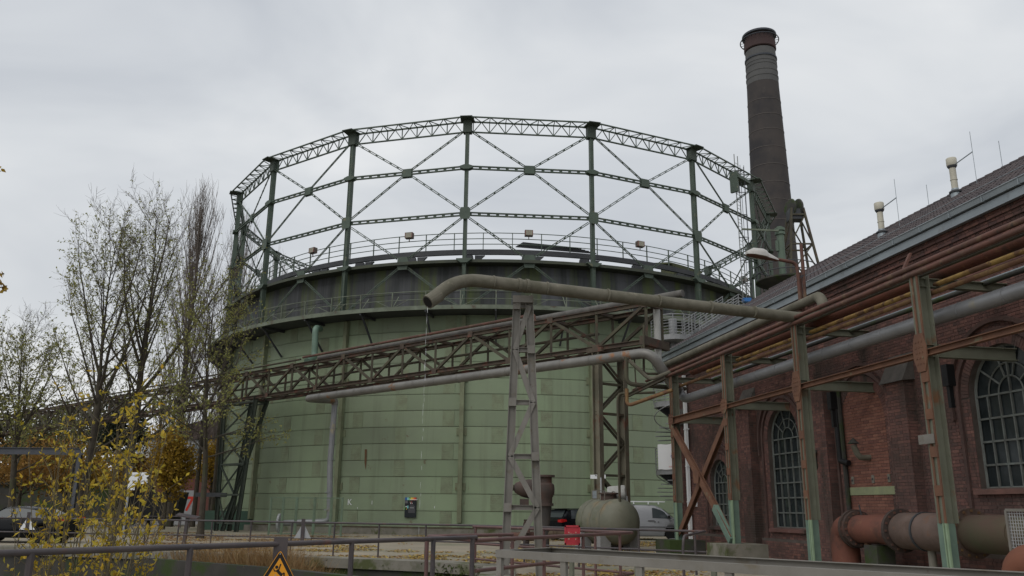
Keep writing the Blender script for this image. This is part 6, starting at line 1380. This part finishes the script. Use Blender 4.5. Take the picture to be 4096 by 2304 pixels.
# ================================================================== TREES
def tube_fast(mb, pts, rad, n):
    N = len(pts); o = len(mb.v); x = None
    for i, p in enumerate(pts):
        d = pts[min(i + 1, N - 1)] - pts[max(i - 1, 0)]; d = d.normalized() if d.length > 1e-9 else V((0, 0, 1))
        x = d.orthogonal().normalized() if x is None else (x - d * x.dot(d)).normalized(); y = d.cross(x)
        for k in range(n): a = 2 * pi * k / n; mb.v.append(tuple(p + (x * cos(a) + y * sin(a)) * rad[i]))
    for i in range(N - 1):
        for k in range(n): mb.f.append((o + i * n + k, o + i * n + (k + 1) % n, o + (i + 1) * n + (k + 1) % n, o + (i + 1) * n + k))
def rv(r, s=1): return V((r.uniform(-s, s), r.uniform(-s, s), r.uniform(-s, s)))
def branch(r, p, d, L, n, wob, lift):
    pts = [p.copy()]; d = d.normalized()
    for i in range(n):
        d = (d + rv(r, wob) + V((0, 0, lift))).normalized(); p = p + d * (L / n); pts.append(p.copy())
    return pts
def leaf(mb, c, d, nrm, L, w):
    s_ = d.cross(nrm); s_ = s_.normalized() if s_.length > 1e-6 else d.orthogonal().normalized()
    mb.add([c, c + d * (L * .5) + s_ * (w / 2) + nrm * (L * .08), c + d * L, c + d * (L * .5) - s_ * (w / 2) + nrm * (L * .08)], [(0, 1, 2, 3)])
def decid(name, label, base, H, tr, seed, spread, nl, nb, nt, nleaf, leafm, lsize, start=.30, up=.10, group=None, droop=0.0, fork=.55, leaflow=0.0):
    r = random.Random(seed); t = thing(name, label, 'tree', base, group); tk = MB(); tw_ = MB(); lf = MB(); base = V(base)
    n = 14; trunk = [base.copy()]; d = V((0, 0, 1))
    for i in range(n): d = (d + V((r.uniform(-.05, .05), r.uniform(-.05, .05), .12))).normalized(); trunk.append(trunk[-1] + d * (H * .95 / n))
    rad = [(tr * (1 - .9 * (i / n)) if i / n < fork else tr * (1 - .9 * fork) * .55 * (1.02 - i / n) / (1.02 - fork)) + .012 for i in range(n + 1)]; rad[0] *= 1.3; tube_fast(tk, trunk, rad, 9)
    for i in range(nl):
        f = start + (.97 - start) * ((i + r.random() * .8) / nl); ii = min(int(f * n), n - 1); p = lerp(trunk[ii], trunk[ii + 1], f * n - ii)
        az = i * 2.4 + r.uniform(-.5, .5); lead = abs(f - fork) < .14 and i % 2 == 0
        el = (1.05 + r.uniform(-.12, .15)) if lead else .42 + .62 * f + r.uniform(-.15, .2) - droop
        L = (H * (1 - f) * r.uniform(.8, 1.0)) if lead else spread * (1.08 - .72 * f) * r.uniform(.75, 1.15)
        d = V((cos(az) * cos(el), sin(az) * cos(el), sin(el))); pts = branch(r, p, d, L, 8, .11, up); r0 = max(.022, min(rad[ii] * (.62 if lead else .42), .011 * L + .012)); tube_fast(tk, pts, [r0 * (1 - k / 9.2) for k in range(9)], 5)
        for j in range(nb):
            g_ = .15 + .85 * (j + r.random()) / nb; jj = min(int(g_ * 8), 7); q_ = lerp(pts[jj], pts[jj + 1], min(1, g_ * 8 - jj)); dm_ = (pts[jj + 1] - pts[jj]).normalized(); d2 = (dm_ + rv(r, .8) + V((0, 0, .1))).normalized(); L2 = (.5 + L * .26) * (1.15 - .5 * g_) * r.uniform(.6, 1.2); p2 = branch(r, q_, d2, L2, 4, .2, up * .5); r1 = max(.008, r0 * .32 * (1 - g_ * .5)); tube_fast(tw_, p2, [r1 * (1 - k / 5.2) for k in range(5)], 3)
            for m_ in range(nt):
                h_ = .15 + .85 * (m_ + r.random()) / nt; mm = min(int(h_ * 4), 3); q2 = lerp(p2[mm], p2[mm + 1], min(h_ * 4 - mm, 1)); d3 = ((p2[mm + 1] - p2[mm]).normalized() + rv(r, .9)).normalized(); L3 = (.25 + L2 * .38) * r.uniform(.5, 1.2); p3 = branch(r, q2, d3, L3, 2, .25, .05); tube_fast(tw_, p3, [.007, .006, .003], 3)
                hf = (q2.z - base.z) / H
                if r.random() < max(0, hf - .62) * 2.0: continue
                for _ in range(nleaf):
                    c = lerp(p3[0], p3[2], r.uniform(.2, 1.05)); ld_ = (rv(r, 1) + V((0, 0, -.25))).normalized(); leaf(lf, c, ld_, rv(r, 1).normalized(), lsize * r.uniform(.6, 1.3), lsize * .5 * r.uniform(.7, 1.2))
    obj('trunk', tk, m_bark, t, True); c_ = obj('crown', tw_, m_barkt, t)
    if lf.f: sub('foliage', lf, leafm, c_)
    return t
def poplar(name, label, base, H, tr, seed, width, nl, group):
    r = random.Random(seed); t = thing(name, label, 'tree', base, group); tk = MB(); tw_ = MB(); base = V(base); n = 14
    trunk = [base + V((r.uniform(-.1, .1), r.uniform(-.1, .1), H * .97 * i / n)) for i in range(n + 1)]; rad = [tr * (1 - i / (n + .6)) + .02 for i in range(n + 1)]; tube_fast(tk, trunk, rad, 8)
    for i in range(nl):
        f = .06 + .80 * (i + r.random()) / nl; ii = min(int(f * n), n - 1); p = lerp(trunk[ii], trunk[ii + 1], f * n - ii); az = r.uniform(0, 6.283); L = min(H * r.uniform(.16, .30), (1.03 - f) * H); reach = width * r.uniform(.2, 1.0) * min(1, (1 - f) * 2.4)
        tipp = p + V((cos(az) * reach, sin(az) * reach, L)); pts = []
        for k in range(8): u = k / 7; pts.append(p + V(((tipp.x - p.x) * u ** .62, (tipp.y - p.y) * u ** .62, L * u)) + V((r.uniform(-.06, .06), r.uniform(-.06, .06), 0)) * (k > 0))
        r0 = .014 + .005 * L; tube_fast(tw_, pts, [r0 * (1 - k / 7.8) for k in range(8)], 3)
        for j in range(10):
            g_ = .12 + .88 * (j + r.random()) / 10; jj = min(int(g_ * 7), 6); q_ = lerp(pts[jj], pts[jj + 1], g_ * 7 - jj); d2 = V((r.uniform(-.42, .42), r.uniform(-.42, .42), 1)); L2 = r.uniform(.7, 2.2); p2 = branch(r, q_, d2, L2, 3, .07, .1); tube_fast(tw_, p2, [.014, .012, .009, .005], 3)
            for _ in range(2): q2 = lerp(p2[0], p2[3], r.uniform(.1, .8)); p3 = branch(r, q2, V((r.uniform(-.45, .45), r.uniform(-.45, .45), 1)), L2 * .6, 2, .1, .1); tube_fast(tw_, p3, [.010, .008, .005], 3)
    obj('trunk', tk, m_bark, t, True); obj('crown', tw_, m_poptw, t); return t
def massy(name, label, base, H, rx, rz_, zc, seed, nleaf, lsize, leafm, tr=.18, group=None, cat='tree', cl=26):
    r = random.Random(seed); t = thing(name, label, cat, base, group); tk = MB(); lf = MB(); base = V(base); top = base + V((0, 0, zc)); cen = []
    tube_fast(tk, branch(r, base, V((0, 0, 1)), zc + rz_ * .5, 6, .03, .1), [tr * (1 - k / 8) for k in range(7)], 7)
    for i in range(cl):
        while True:
            v_ = rv(r, 1)
            if v_.length <= 1: break
        v_ = v_ * .78; c = top + V((v_.x * rx, v_.y * rx, v_.z * rz_ * (1 if v_.z > 0 else .8))); cen.append((c, r.uniform(.28, .5))); tube_fast(tk, branch(r, lerp(base, top, r.uniform(.4, 1.0)), c - lerp(base, top, .7), (c - lerp(base, top, .7)).length, 3, .12, .05), [.05, .04, .03, .015], 4)
    for i in range(nleaf):
        c, s_ = cen[i % len(cen)]
        while True:
            v_ = rv(r, 1)
            if v_.length <= 1: break
        p = c + V((v_.x * rx * s_, v_.y * rx * s_, v_.z * rz_ * s_)); leaf(lf, p, rv(r, 1).normalized(), rv(r, 1).normalized(), lsize * r.uniform(.6, 1.4), lsize * .7 * r.uniform(.6, 1.3))
    obj('trunk', tk, m_bark, t, True); obj('crown', lf, leafm, t); return t
g_av = 'half bare trees beyond the basin'
P = gp(478, 2138, 0); decid('broad_tree', 'tall half bare tree with forked crown behind the direction sign', P, 19.2, .27, 11, 7.4, 34, 11, 6, 2, m_leafg, .15, .24, .10, g_av)
P = V((at(305, 2100, 46).x, 46, 0)); decid('broad_tree', 'half bare leafy tree behind the portal frame post', P, 17.2, .24, 23, 8.4, 34, 11, 6, 4, m_leafg, .16, .25, .08, g_av)
P = V((at(40, 2100, 52).x, 52, 0)); decid('broad_tree', 'lower spreading olive tree over the black saloon car', P, 12.0, .22, 31, 6.4, 30, 10, 7, 4, m_leafg, .17, .28, .06, g_av)
P = V((at(805, 2100, 43).x, 43, 0)); decid('slim_tree', 'slim tree with dangling green sprays before the dark trestle', P, 14.0, .15, 47, 4.6, 30, 9, 7, 3, m_leafg, .16, .28, .03, g_av, .25)
P = V((at(672, 2100, 66).x, 66, 0)); poplar('poplar_tree', 'tall narrow leafless poplar standing clear of the gas holder', P, at(790, 800, 66).z, .36, 5, 3.3, 150, 'leafless poplars by the gas holder')
P = V((at(850, 2100, 84).x, 84, 0)); poplar('poplar_tree', 'shorter leafless poplar partly behind the lattice frame', P, at(920, 890, 84).z, .34, 9, 3.2, 120, 'leafless poplars by the gas holder')
P = V((at(1030, 2100, 110).x, 110, 0)); poplar('poplar_tree', 'farthest bare poplar showing through the guide frame', P, at(1060, 1040, 110).z, .34, 19, 3.4, 90, 'leafless poplars by the gas holder')
P = V((at(655, 2100, 58).x, 58, 0)); massy('amber_tree', 'bright amber leaved tree in front of the white hall', P, 9, 1.9, 3.0, 4.6, 3, 6500, .2, m_leafa, .12)
P = V((at(835, 2100, 76).x, 76, 0)); massy('amber_tree', 'orange yellow tree glimpsed behind the dark trestle', P, 8, 1.8, 2.9, 5.4, 4, 3600, .24, m_leafa)
P = V((at(545, 2100, 80).x, 80, 0)); massy('amber_tree', 'rusty brown small tree behind the direction sign', P, 8, 2.8, 2.0, 4.2, 14, 4200, .24, m_leafo)
P = V((at(60, 2100, 62).x, 62, 0)); massy('amber_tree', 'broad golden tree behind the portal frame beam', P, 8, 5.2, 2.2, 4.2, 6, 7000, .22, m_leafo)
P = V((at(250, 2100, 66).x, 66, 0)); massy('amber_tree', 'golden brown tree between portal post and sign', P, 8, 4.0, 2.2, 4.3, 8, 5000, .24, m_leafa)
P = V((at(430, 2100, 78).x, 78, 0)); massy('evergreen_tree', 'dark evergreen tree behind the forked bare tree', P, 12, 2.6, 3.6, 8.2, 15, 4500, .28, m_everg)
P = V((at(120, 2100, 95).x, 95, 0)); massy('olive_tree', 'wide dull olive tree rising above the portal beam', P, 14, 9.5, 4.4, 9.4, 16, 9000, .36, m_leafd, .3)
P = V((at(-250, 2100, 85).x, 85, 0)); massy('olive_tree', 'dull olive tree at the far end of the drive', P, 14, 8.5, 6.2, 10.0, 17, 8000, .36, m_leafd, .3)
for i, x in enumerate((590, 650, 770, 845)):
    P = V((at(x, 2100, 70 - i * 2).x, 70 - i * 2, 0)); r = random.Random(60 + i); tk = MB(); tube_fast(tk, branch(r, P, V((0, 0, 1)), 9 + i, 6, .02, .1), [.2 - .015 * k for k in range(7)], 8)
    t = thing('bare_trunk_tree', ['slender dark trunk growing beside the direction sign', 'slender dark trunk in front of the striped poster', 'slender dark trunk in front of the red seven hoarding', 'slender dark trunk close to the teal steel box'][i], 'tree', P, 'slender trunks by the road'); obj('trunk', tk, m_bark, t, True); tw_ = MB()
    for k in range(26): p2 = branch(r, P + V((0, 0, r.uniform(4, 9 + i))), V((r.uniform(-1, 1), r.uniform(-1, 1), .9)), r.uniform(.8, 2.2), 4, .15, .05); tube_fast(tw_, p2, [.03, .025, .018, .012, .006], 3)
    obj('crown', tw_, m_barkt, t)
# far wood line
fw_ = MB(); r = random.Random(99)
for i in range(9000): a = r.uniform(-1.25, .95); D = r.uniform(190, 230); h = r.uniform(0, 1) ** .7 * (9 + 4 * sin(a * 23) + 3 * sin(a * 57)); leaf(fw_, V((D * sin(a), D * cos(a), h)), rv(r, 1).normalized(), rv(r, 1).normalized(), 2.4, 2.0)
props(obj('far_trees', fw_, m_leafd), 'distant olive brown belt of trees on the horizon', 'trees', kind='stuff')
# ================================================================== YELLOW SHRUB in the basin
r = random.Random(21); sb0 = gp(330, 2300, -1.0) ; SBY = 15.5
shr = thing('yellow_shrub', 'tall many stemmed shrub with sparse yellow leaves behind the handrail', 'shrub', (at(320, 2150, SBY).x, SBY, -2.0)); stm = MB(); lfm = MB()
for i in range(44):
    bx = at(r.uniform(120, 480), 2290, SBY + r.uniform(-1.6, 2.6)); bx.z = -2.0; ang = r.uniform(-.2, .16) + (.04 if bx.x > at(330, 2200, SBY).x else 0); H = r.uniform(3.2, 5.7) * (1.0 if i % 3 else .75)
    pxl = 2048 + F * (bx.x) / bx.y
    if pxl < 220: H *= .6
    d = V((ang, r.uniform(-.1, .1), 1)); pts = branch(r, bx, d, H, 8, .05, .03); tube_fast(stm, pts, [.017 * (1 - k / 10) for k in range(9)], 5)
    for j in range(11):
        g_ = .38 + .55 * (j + r.random()) / 9; jj = min(int(g_ * 8), 7); q_ = lerp(pts[jj], pts[jj + 1], g_ * 8 - jj); p2 = branch(r, q_, V((r.uniform(-1, 1), r.uniform(-1, 1), .9)), r.uniform(.2, .75), 3, .15, .05); tube_fast(stm, p2, [.007, .006, .005, .003], 3)
        for _ in range(r.choice((3, 4, 5, 6))):
            c = lerp(p2[0], p2[3], r.uniform(.35, 1)); ld_ = (rv(r, .8) + V((0, 0, .45))).normalized(); leaf(lfm, c, ld_, rv(r, 1).normalized(), r.uniform(.08, .15), r.uniform(.038, .062))
s_o = obj('stems', stm, m_stem, shr); obj('foliage', lfm, m_leafy, shr)
# twig reaching in at the left edge
tw2 = MB(); lf2 = MB(); p = at(-160, 1120, 6.0); pts = branch(r, p, at(25, 1095, 6) - p, (at(18, 1095, 6) - p).length, 6, .05, .0); tube_fast(tw2, pts, [.006] * 7, 4)
for k in range(22): c = lerp(pts[3], pts[6], r.random()) + rv(r, .05); leaf(lf2, c, rv(r, 1).normalized(), rv(r, 1).normalized(), .05, .025)
for (x, y) in ((0, 680), (12, 1150), (22, 1153)): 
    for k in range(4): leaf(lf2, at(x, y, 6) + rv(r, .02), rv(r, 1).normalized(), rv(r, 1).normalized(), .05, .028)
pts = branch(r, at(-160, 1180, 6), at(20, 1150, 6) - at(-160, 1180, 6), (at(14, 1150, 6) - at(-160, 1180, 6)).length, 4, .03, 0); tube_fast(tw2, pts, [.005] * 5, 4); pts = branch(r, at(-160, 700, 6), at(2, 682, 6) - at(-160, 700, 6), (at(0, 682, 6) - at(-160, 700, 6)).length, 4, .03, 0); tube_fast(tw2, pts, [.005] * 5, 4)
# the small tree that carries the twigs stands just left of the view
P = V((at(-160, 1120, 6).x - .12, 6.1, 0)); tbm = MB(); tube_fast(tbm, [P, P + V((.02, 0, 2)), P + V((.05, 0, 4.6))], [.05, .04, .012], 7); tnear = thing('sapling', 'sapling whose leafy twigs poke in above the handrail', 'tree', P); obj('trunk', tbm, m_bark, tnear, True); c_ = obj('crown', tw2, m_barkt, tnear); sub('foliage', lf2, m_leafa, c_)
# ================================================================== BASIN PLANTING, LITTER
# earth bank in the left part of the basin
bkm = MB(); GX, GY = 60, 34
def inpit(x, y):
    c = False; n = len(PIT); j = n - 1
    for i in range(n):
        xi, yi = PIT[i]; xj, yj = PIT[j]
        if (yi > y) != (yj > y) and x < (xj - xi) * (y - yi) / (yj - yi) + xi: c = not c
        j = i
    return c
from mathutils import noise as mnoise
WL_ = [gp(-150, 2225, -.35), gp(420, 2240, -.35), gp(760, 2270, -.35), gp(1075, 2296, -.35), gp(1500, 2345, -.35)]
def wally(x):
    for a, b in zip(WL_[:-1], WL_[1:]):
        if a.x <= x <= b.x: return a.y + (b.y - a.y) * (x - a.x) / (b.x - a.x)
    return WL_[0].y if x < WL_[0].x else WL_[-1].y
def bankz(x, y):
    if y < wally(x): return -1.75 + .14 * mnoise.noise(V((x * .6, y * .6, 0)))
    t = max(0, min(1, (-3.6 - x) / 3.5)); z = -2.0 + 1.55 * t * t * (3 - 2 * t); return z + .14 * mnoise.noise(V((x * .6, y * .6, 0))) - .45 * max(0, min(1, (17 - y) / 8))
xs_ = [-26 + 26.0 * i / GX for i in range(GX + 1)]; ys_ = [4 + 28.0 * j / GY for j in range(GY + 1)]
for y in ys_:
    for x in xs_: bkm.v.append((x, y, bankz(x, y)))
for j in range(GY):
    for i in range(GX):
        if inpit((xs_[i] + xs_[i + 1]) / 2, (ys_[j] + ys_[j + 1]) / 2): bkm.f.append((j * (GX + 1) + i, j * (GX + 1) + i + 1, (j + 1) * (GX + 1) + i + 1, (j + 1) * (GX + 1) + i))
props(obj('earth_bank', bkm, M('brown_earth', (.10, .075, .045), (.07, .055, .035), 1, rough=.95, bump=.5)), kind='structure')
gs_ = MB(); r = random.Random(77)
def blade(x, y, z, h, lean): 
    d = V((r.uniform(-1, 1) * lean, r.uniform(-1, 1) * lean, 1)).normalized(); w = V((r.uniform(-1, 1), r.uniform(-1, 1), 0)).normalized() * r.uniform(.004, .009); p = V((x, y, z)); q_ = p + d * h * .55; e_ = q_ + (d + rv(r, .6) * lean + V((0, 0, -.25))).normalized() * h * .5
    gs_.add([p - w, p + w, q_ + w * .8, q_ - w * .8, e_], [(0, 1, 2, 3), (3, 2, 4)])
n = 0
while n < 15000:
    x = r.uniform(-14, -2.0); y = r.uniform(12.5, 29.5)
    if not inpit(x, y): continue
    dens = .5 + mnoise.noise(V((x * .45, y * .45, 3))); 
    if x > -4.2 and dens < .75: continue
    if dens < .25: continue
    if y < wally(x) + .2 and r.random() > (.4 if x > -6 else .1): continue
    n += 1; blade(x, y, bankz(x, y) - .03, r.uniform(.35, 1.15) * (1.2 if y > 20 else .9), .75)
props(obj('dry_grass', gs_, m_straw), 'dry straw coloured reeds and grass filling the basin bank', 'grass', kind='stuff')
# low dark concrete wall crossing the bank
lwm = MB(); strip(lwm, WL_, -.15, .15, -2.2, -.16); one('low_wall', 'dark low concrete wall running through the planted basin', 'wall', lwm, m_concd)
ms = MB()
for i in range(5200):
    t = r.random(); a, b = r.choice(((V((-10.3, 28.9, 0)), V((-2.2, 25.2, 0))), (V((-2.2, 25.2, 0)), V((-.6, 23.8, 0))), (V((-.6, 23.8, 0)), V((-.6, 15, 0))))); p = lerp(a, b, t); d = (b - a).normalized(); nn_ = V((-d.y, d.x, 0)); p = p - nn_ * r.uniform(-.06, .1) + V((0, 0, -r.random() ** 1.6 * 1.6)); 
    if mnoise.noise(p * .9) < -.05: continue
    leaf(ms, p, (rv(r, 1) - V((0, 0, .4))).normalized(), rv(r, 1).normalized(), r.uniform(.05, .12), .06)
props(obj('wall_moss', ms, m_moss), 'green moss hanging on the mossy basin wall', 'moss', kind='stuff')
lt = [MB(), MB()]
def drop(x, y, z, mb, s): 
    a = r.uniform(0, 6.28); d = V((cos(a), sin(a), r.uniform(-.15, .25))); nn_ = V((r.uniform(-.4, .4), r.uniform(-.4, .4), 1)); leaf(mb, V((x, y, z)), d, nn_, s, s * .7)
n = 0
while n < 21000:
    u = r.random(); Y = 15.5 + 38 * u ** 1.25; X = r.uniform(-.42, .2) * Y + r.uniform(-1, 1)
    if inpit(X, Y): continue
    if (X - GC.x) ** 2 + (Y - GC.y) ** 2 < 24.3 ** 2: continue
    dn_ = mnoise.noise(V((X * .22, Y * .35, 0))) + .5 * mnoise.noise(V((X * .9, Y * .9, 5)))
    near_ = max(0, 1 - abs(Y - (26.5 - .35 * X)) / 4)
    brown = X < -9 
    if dn_ + .45 * near_ + (.25 if brown else 0) < .16: continue
    n += 1; drop(X, Y, .012 if Y > 15 else .012, lt[1] if (r.random() < (.8 if brown else .12)) else lt[0], r.uniform(.06, .14))
props(obj('fallen_leaves', lt[0], m_litter), 'yellow fallen leaves scattered over the gravel yard', 'leaves', kind='stuff'); props(obj('brown_leaves', lt[1], m_litterb), 'brown fallen leaves drifted before the dark trestle', 'leaves', kind='stuff')
# ================================================================== BACKGROUND BUILDINGS ON THE LEFT
def hall(name, label, x0, x1, Y, z1, ridge, mw_, mr_, depth=25, wins=(), skew=0):
    t = thing(name, label, 'building', (x0, Y, 0)); mb = MB(); mb.box(x0, x1, Y, Y + depth, 0, z1); w = obj('wall', mb, mw_, t)
    mb = MB(); o = .4; xm = (x0 + x1) / 2 + skew; mb.prism([(x0 - o, Y - o, z1), (x1 + o, Y - o, z1), (xm, Y - o, ridge)], (0, depth + 2 * o, 0)); obj('roof', mb, mr_, t)
    for (a, b, c, d) in wins:
        mb = MB(); mb.box(a, b, Y - .08, Y + .05, c, d); wo_ = obj('window', mb, m_mull, t); mb = MB(); mb.box(a + .12, b - .12, Y - .1, Y - .07, c + .12, d - .12); sub('pane', mb, m_zinc, wo_)
    return t
Yb = 108.0; xa, xb = at(545, 1800, Yb).x, at(860, 1800, Yb).x; zr0, ze = at(760, 1675, Yb).z, at(600, 1750, Yb).z
hall('white_hall', 'white panelled hall with brown roof beyond the amber trees', xa, xb, Yb, at(600, 1755, Yb).z, at(780, 1675, Yb).z, M('white_hall_panel', (.50, .51, .50), (.44, .45, .44), .5, rough=.7), M('brown_hall_roof', (.085, .062, .055), (.07, .055, .05), .5, rough=.9), 30, [(at(600, 1800, Yb).x, at(640, 1800, Yb).x, at(600, 1835, Yb).z, at(600, 1775, Yb).z), (at(760, 1800, Yb).x, at(800, 1800, Yb).x, at(600, 1835, Yb).z, at(600, 1775, Yb).z)], 4)
Yc = 92.0; m_redw = M('red_brick_far', (.17, .07, .055), (.13, .06, .05), 1.5, rough=.9)
hall('red_annex', 'low red brick annex behind the slender trunks', at(440, 1950, Yc).x, at(850, 1950, Yc).x, Yc, at(600, 1975, Yc).z + 2.2, at(600, 1975, Yc).z + 2.9, m_redw, m_concd, 10, [(at(505, 1950, Yc).x, at(545, 1950, Yc).x, 1.2, 3.4), (at(690, 1950, Yc).x, at(735, 1950, Yc).x, 1.0, 3.4)])
P = at(668, 2012, 90); mb = MB(); mb.box(P.x - .55, P.x - .1, P.y, P.y + .05, P.z - 1.3, P.z + 1.3); mb2 = MB(); mb2.box(P.x - .1, P.x + .6, P.y, P.y + .05, P.z - 1.3, P.z + 1.3); t = thing('poster', 'yellow and green striped poster on the red annex', 'poster', (P.x, P.y, 0)); obj('yellow_half', mb, m_yel_p, t); obj('green_half', mb2, m_green_p, t); mb = MB(); mb.box(P.x - .6, P.x + .6, P.y + .05, P.y + .1, 0, P.z + 1.35); obj('stand', mb, m_greyp, t)
P = at(757, 2010, 88); t = thing('hoarding', 'white hoarding with a large red seven on it', 'sign', (P.x, P.y, 0)); mb = MB(); mb.box(P.x - .7, P.x + .7, P.y, P.y + .1, 0, P.z + 1.2); obj('board', mb, m_signback, t); text('7', V((P.x - .5, P.y - .01, P.z - .8)), V((1, 0, 0)), UZ, 2.0, m_redpr, t, bold=.03)
# iron gantry far left beyond trees: dark brick block
hall('long_shed', 'dark low shed behind the golden trees on the left', at(-300, 2000, 84).x, at(450, 2000, 84).x, 84, 3.4, 4.6, m_concd, m_concd, 12)
# slim bollards / hoop barriers by the road
for i, x in enumerate((560, 640, 760, 838)):
    P = gp(x, 2080, 0); P = V((at(x, 2080, 62).x, 62, 0)); mb = MB(); mb.tube(bend([P, P + V((0, 0, .8)), P + V((1.5, 0, .8)), P + V((1.5, 0, 0))], .15), .035, 6); one('hoop_barrier', 'low dark hoop barrier along the road edge', 'barrier', mb, m_railb, 'hoop barriers by the road', True)
# dark parked wagon-like machine on the road side
P = V((at(590, 2060, 68).x, 68, 0)); t = thing('mine_cart', 'black iron display cart standing under the trees', 'cart', P); mb = MB(); mb.prism([P + V((-2.2, 0, .8)), P + V((2.2, 0, .8)), P + V((2.5, 0, 2.6)), P + V((-2.5, 0, 2.6))], (0, 1.6, 0)); obj('tub', mb, m_black, t)
for k in (-1.3, 1.3): mb = MB(); mb.lathe(P + V((k, .1, .45)), [(.45, -.08), (.45, .08)], 16, (0, 1, 0)); obj('wheel', mb, m_dark, t)
mb = MB(); mb.box(P.x - 2.1, P.x + 2.1, P.y + .1, P.y + 1.5, .5, .8); obj('chassis', mb, m_black, t)
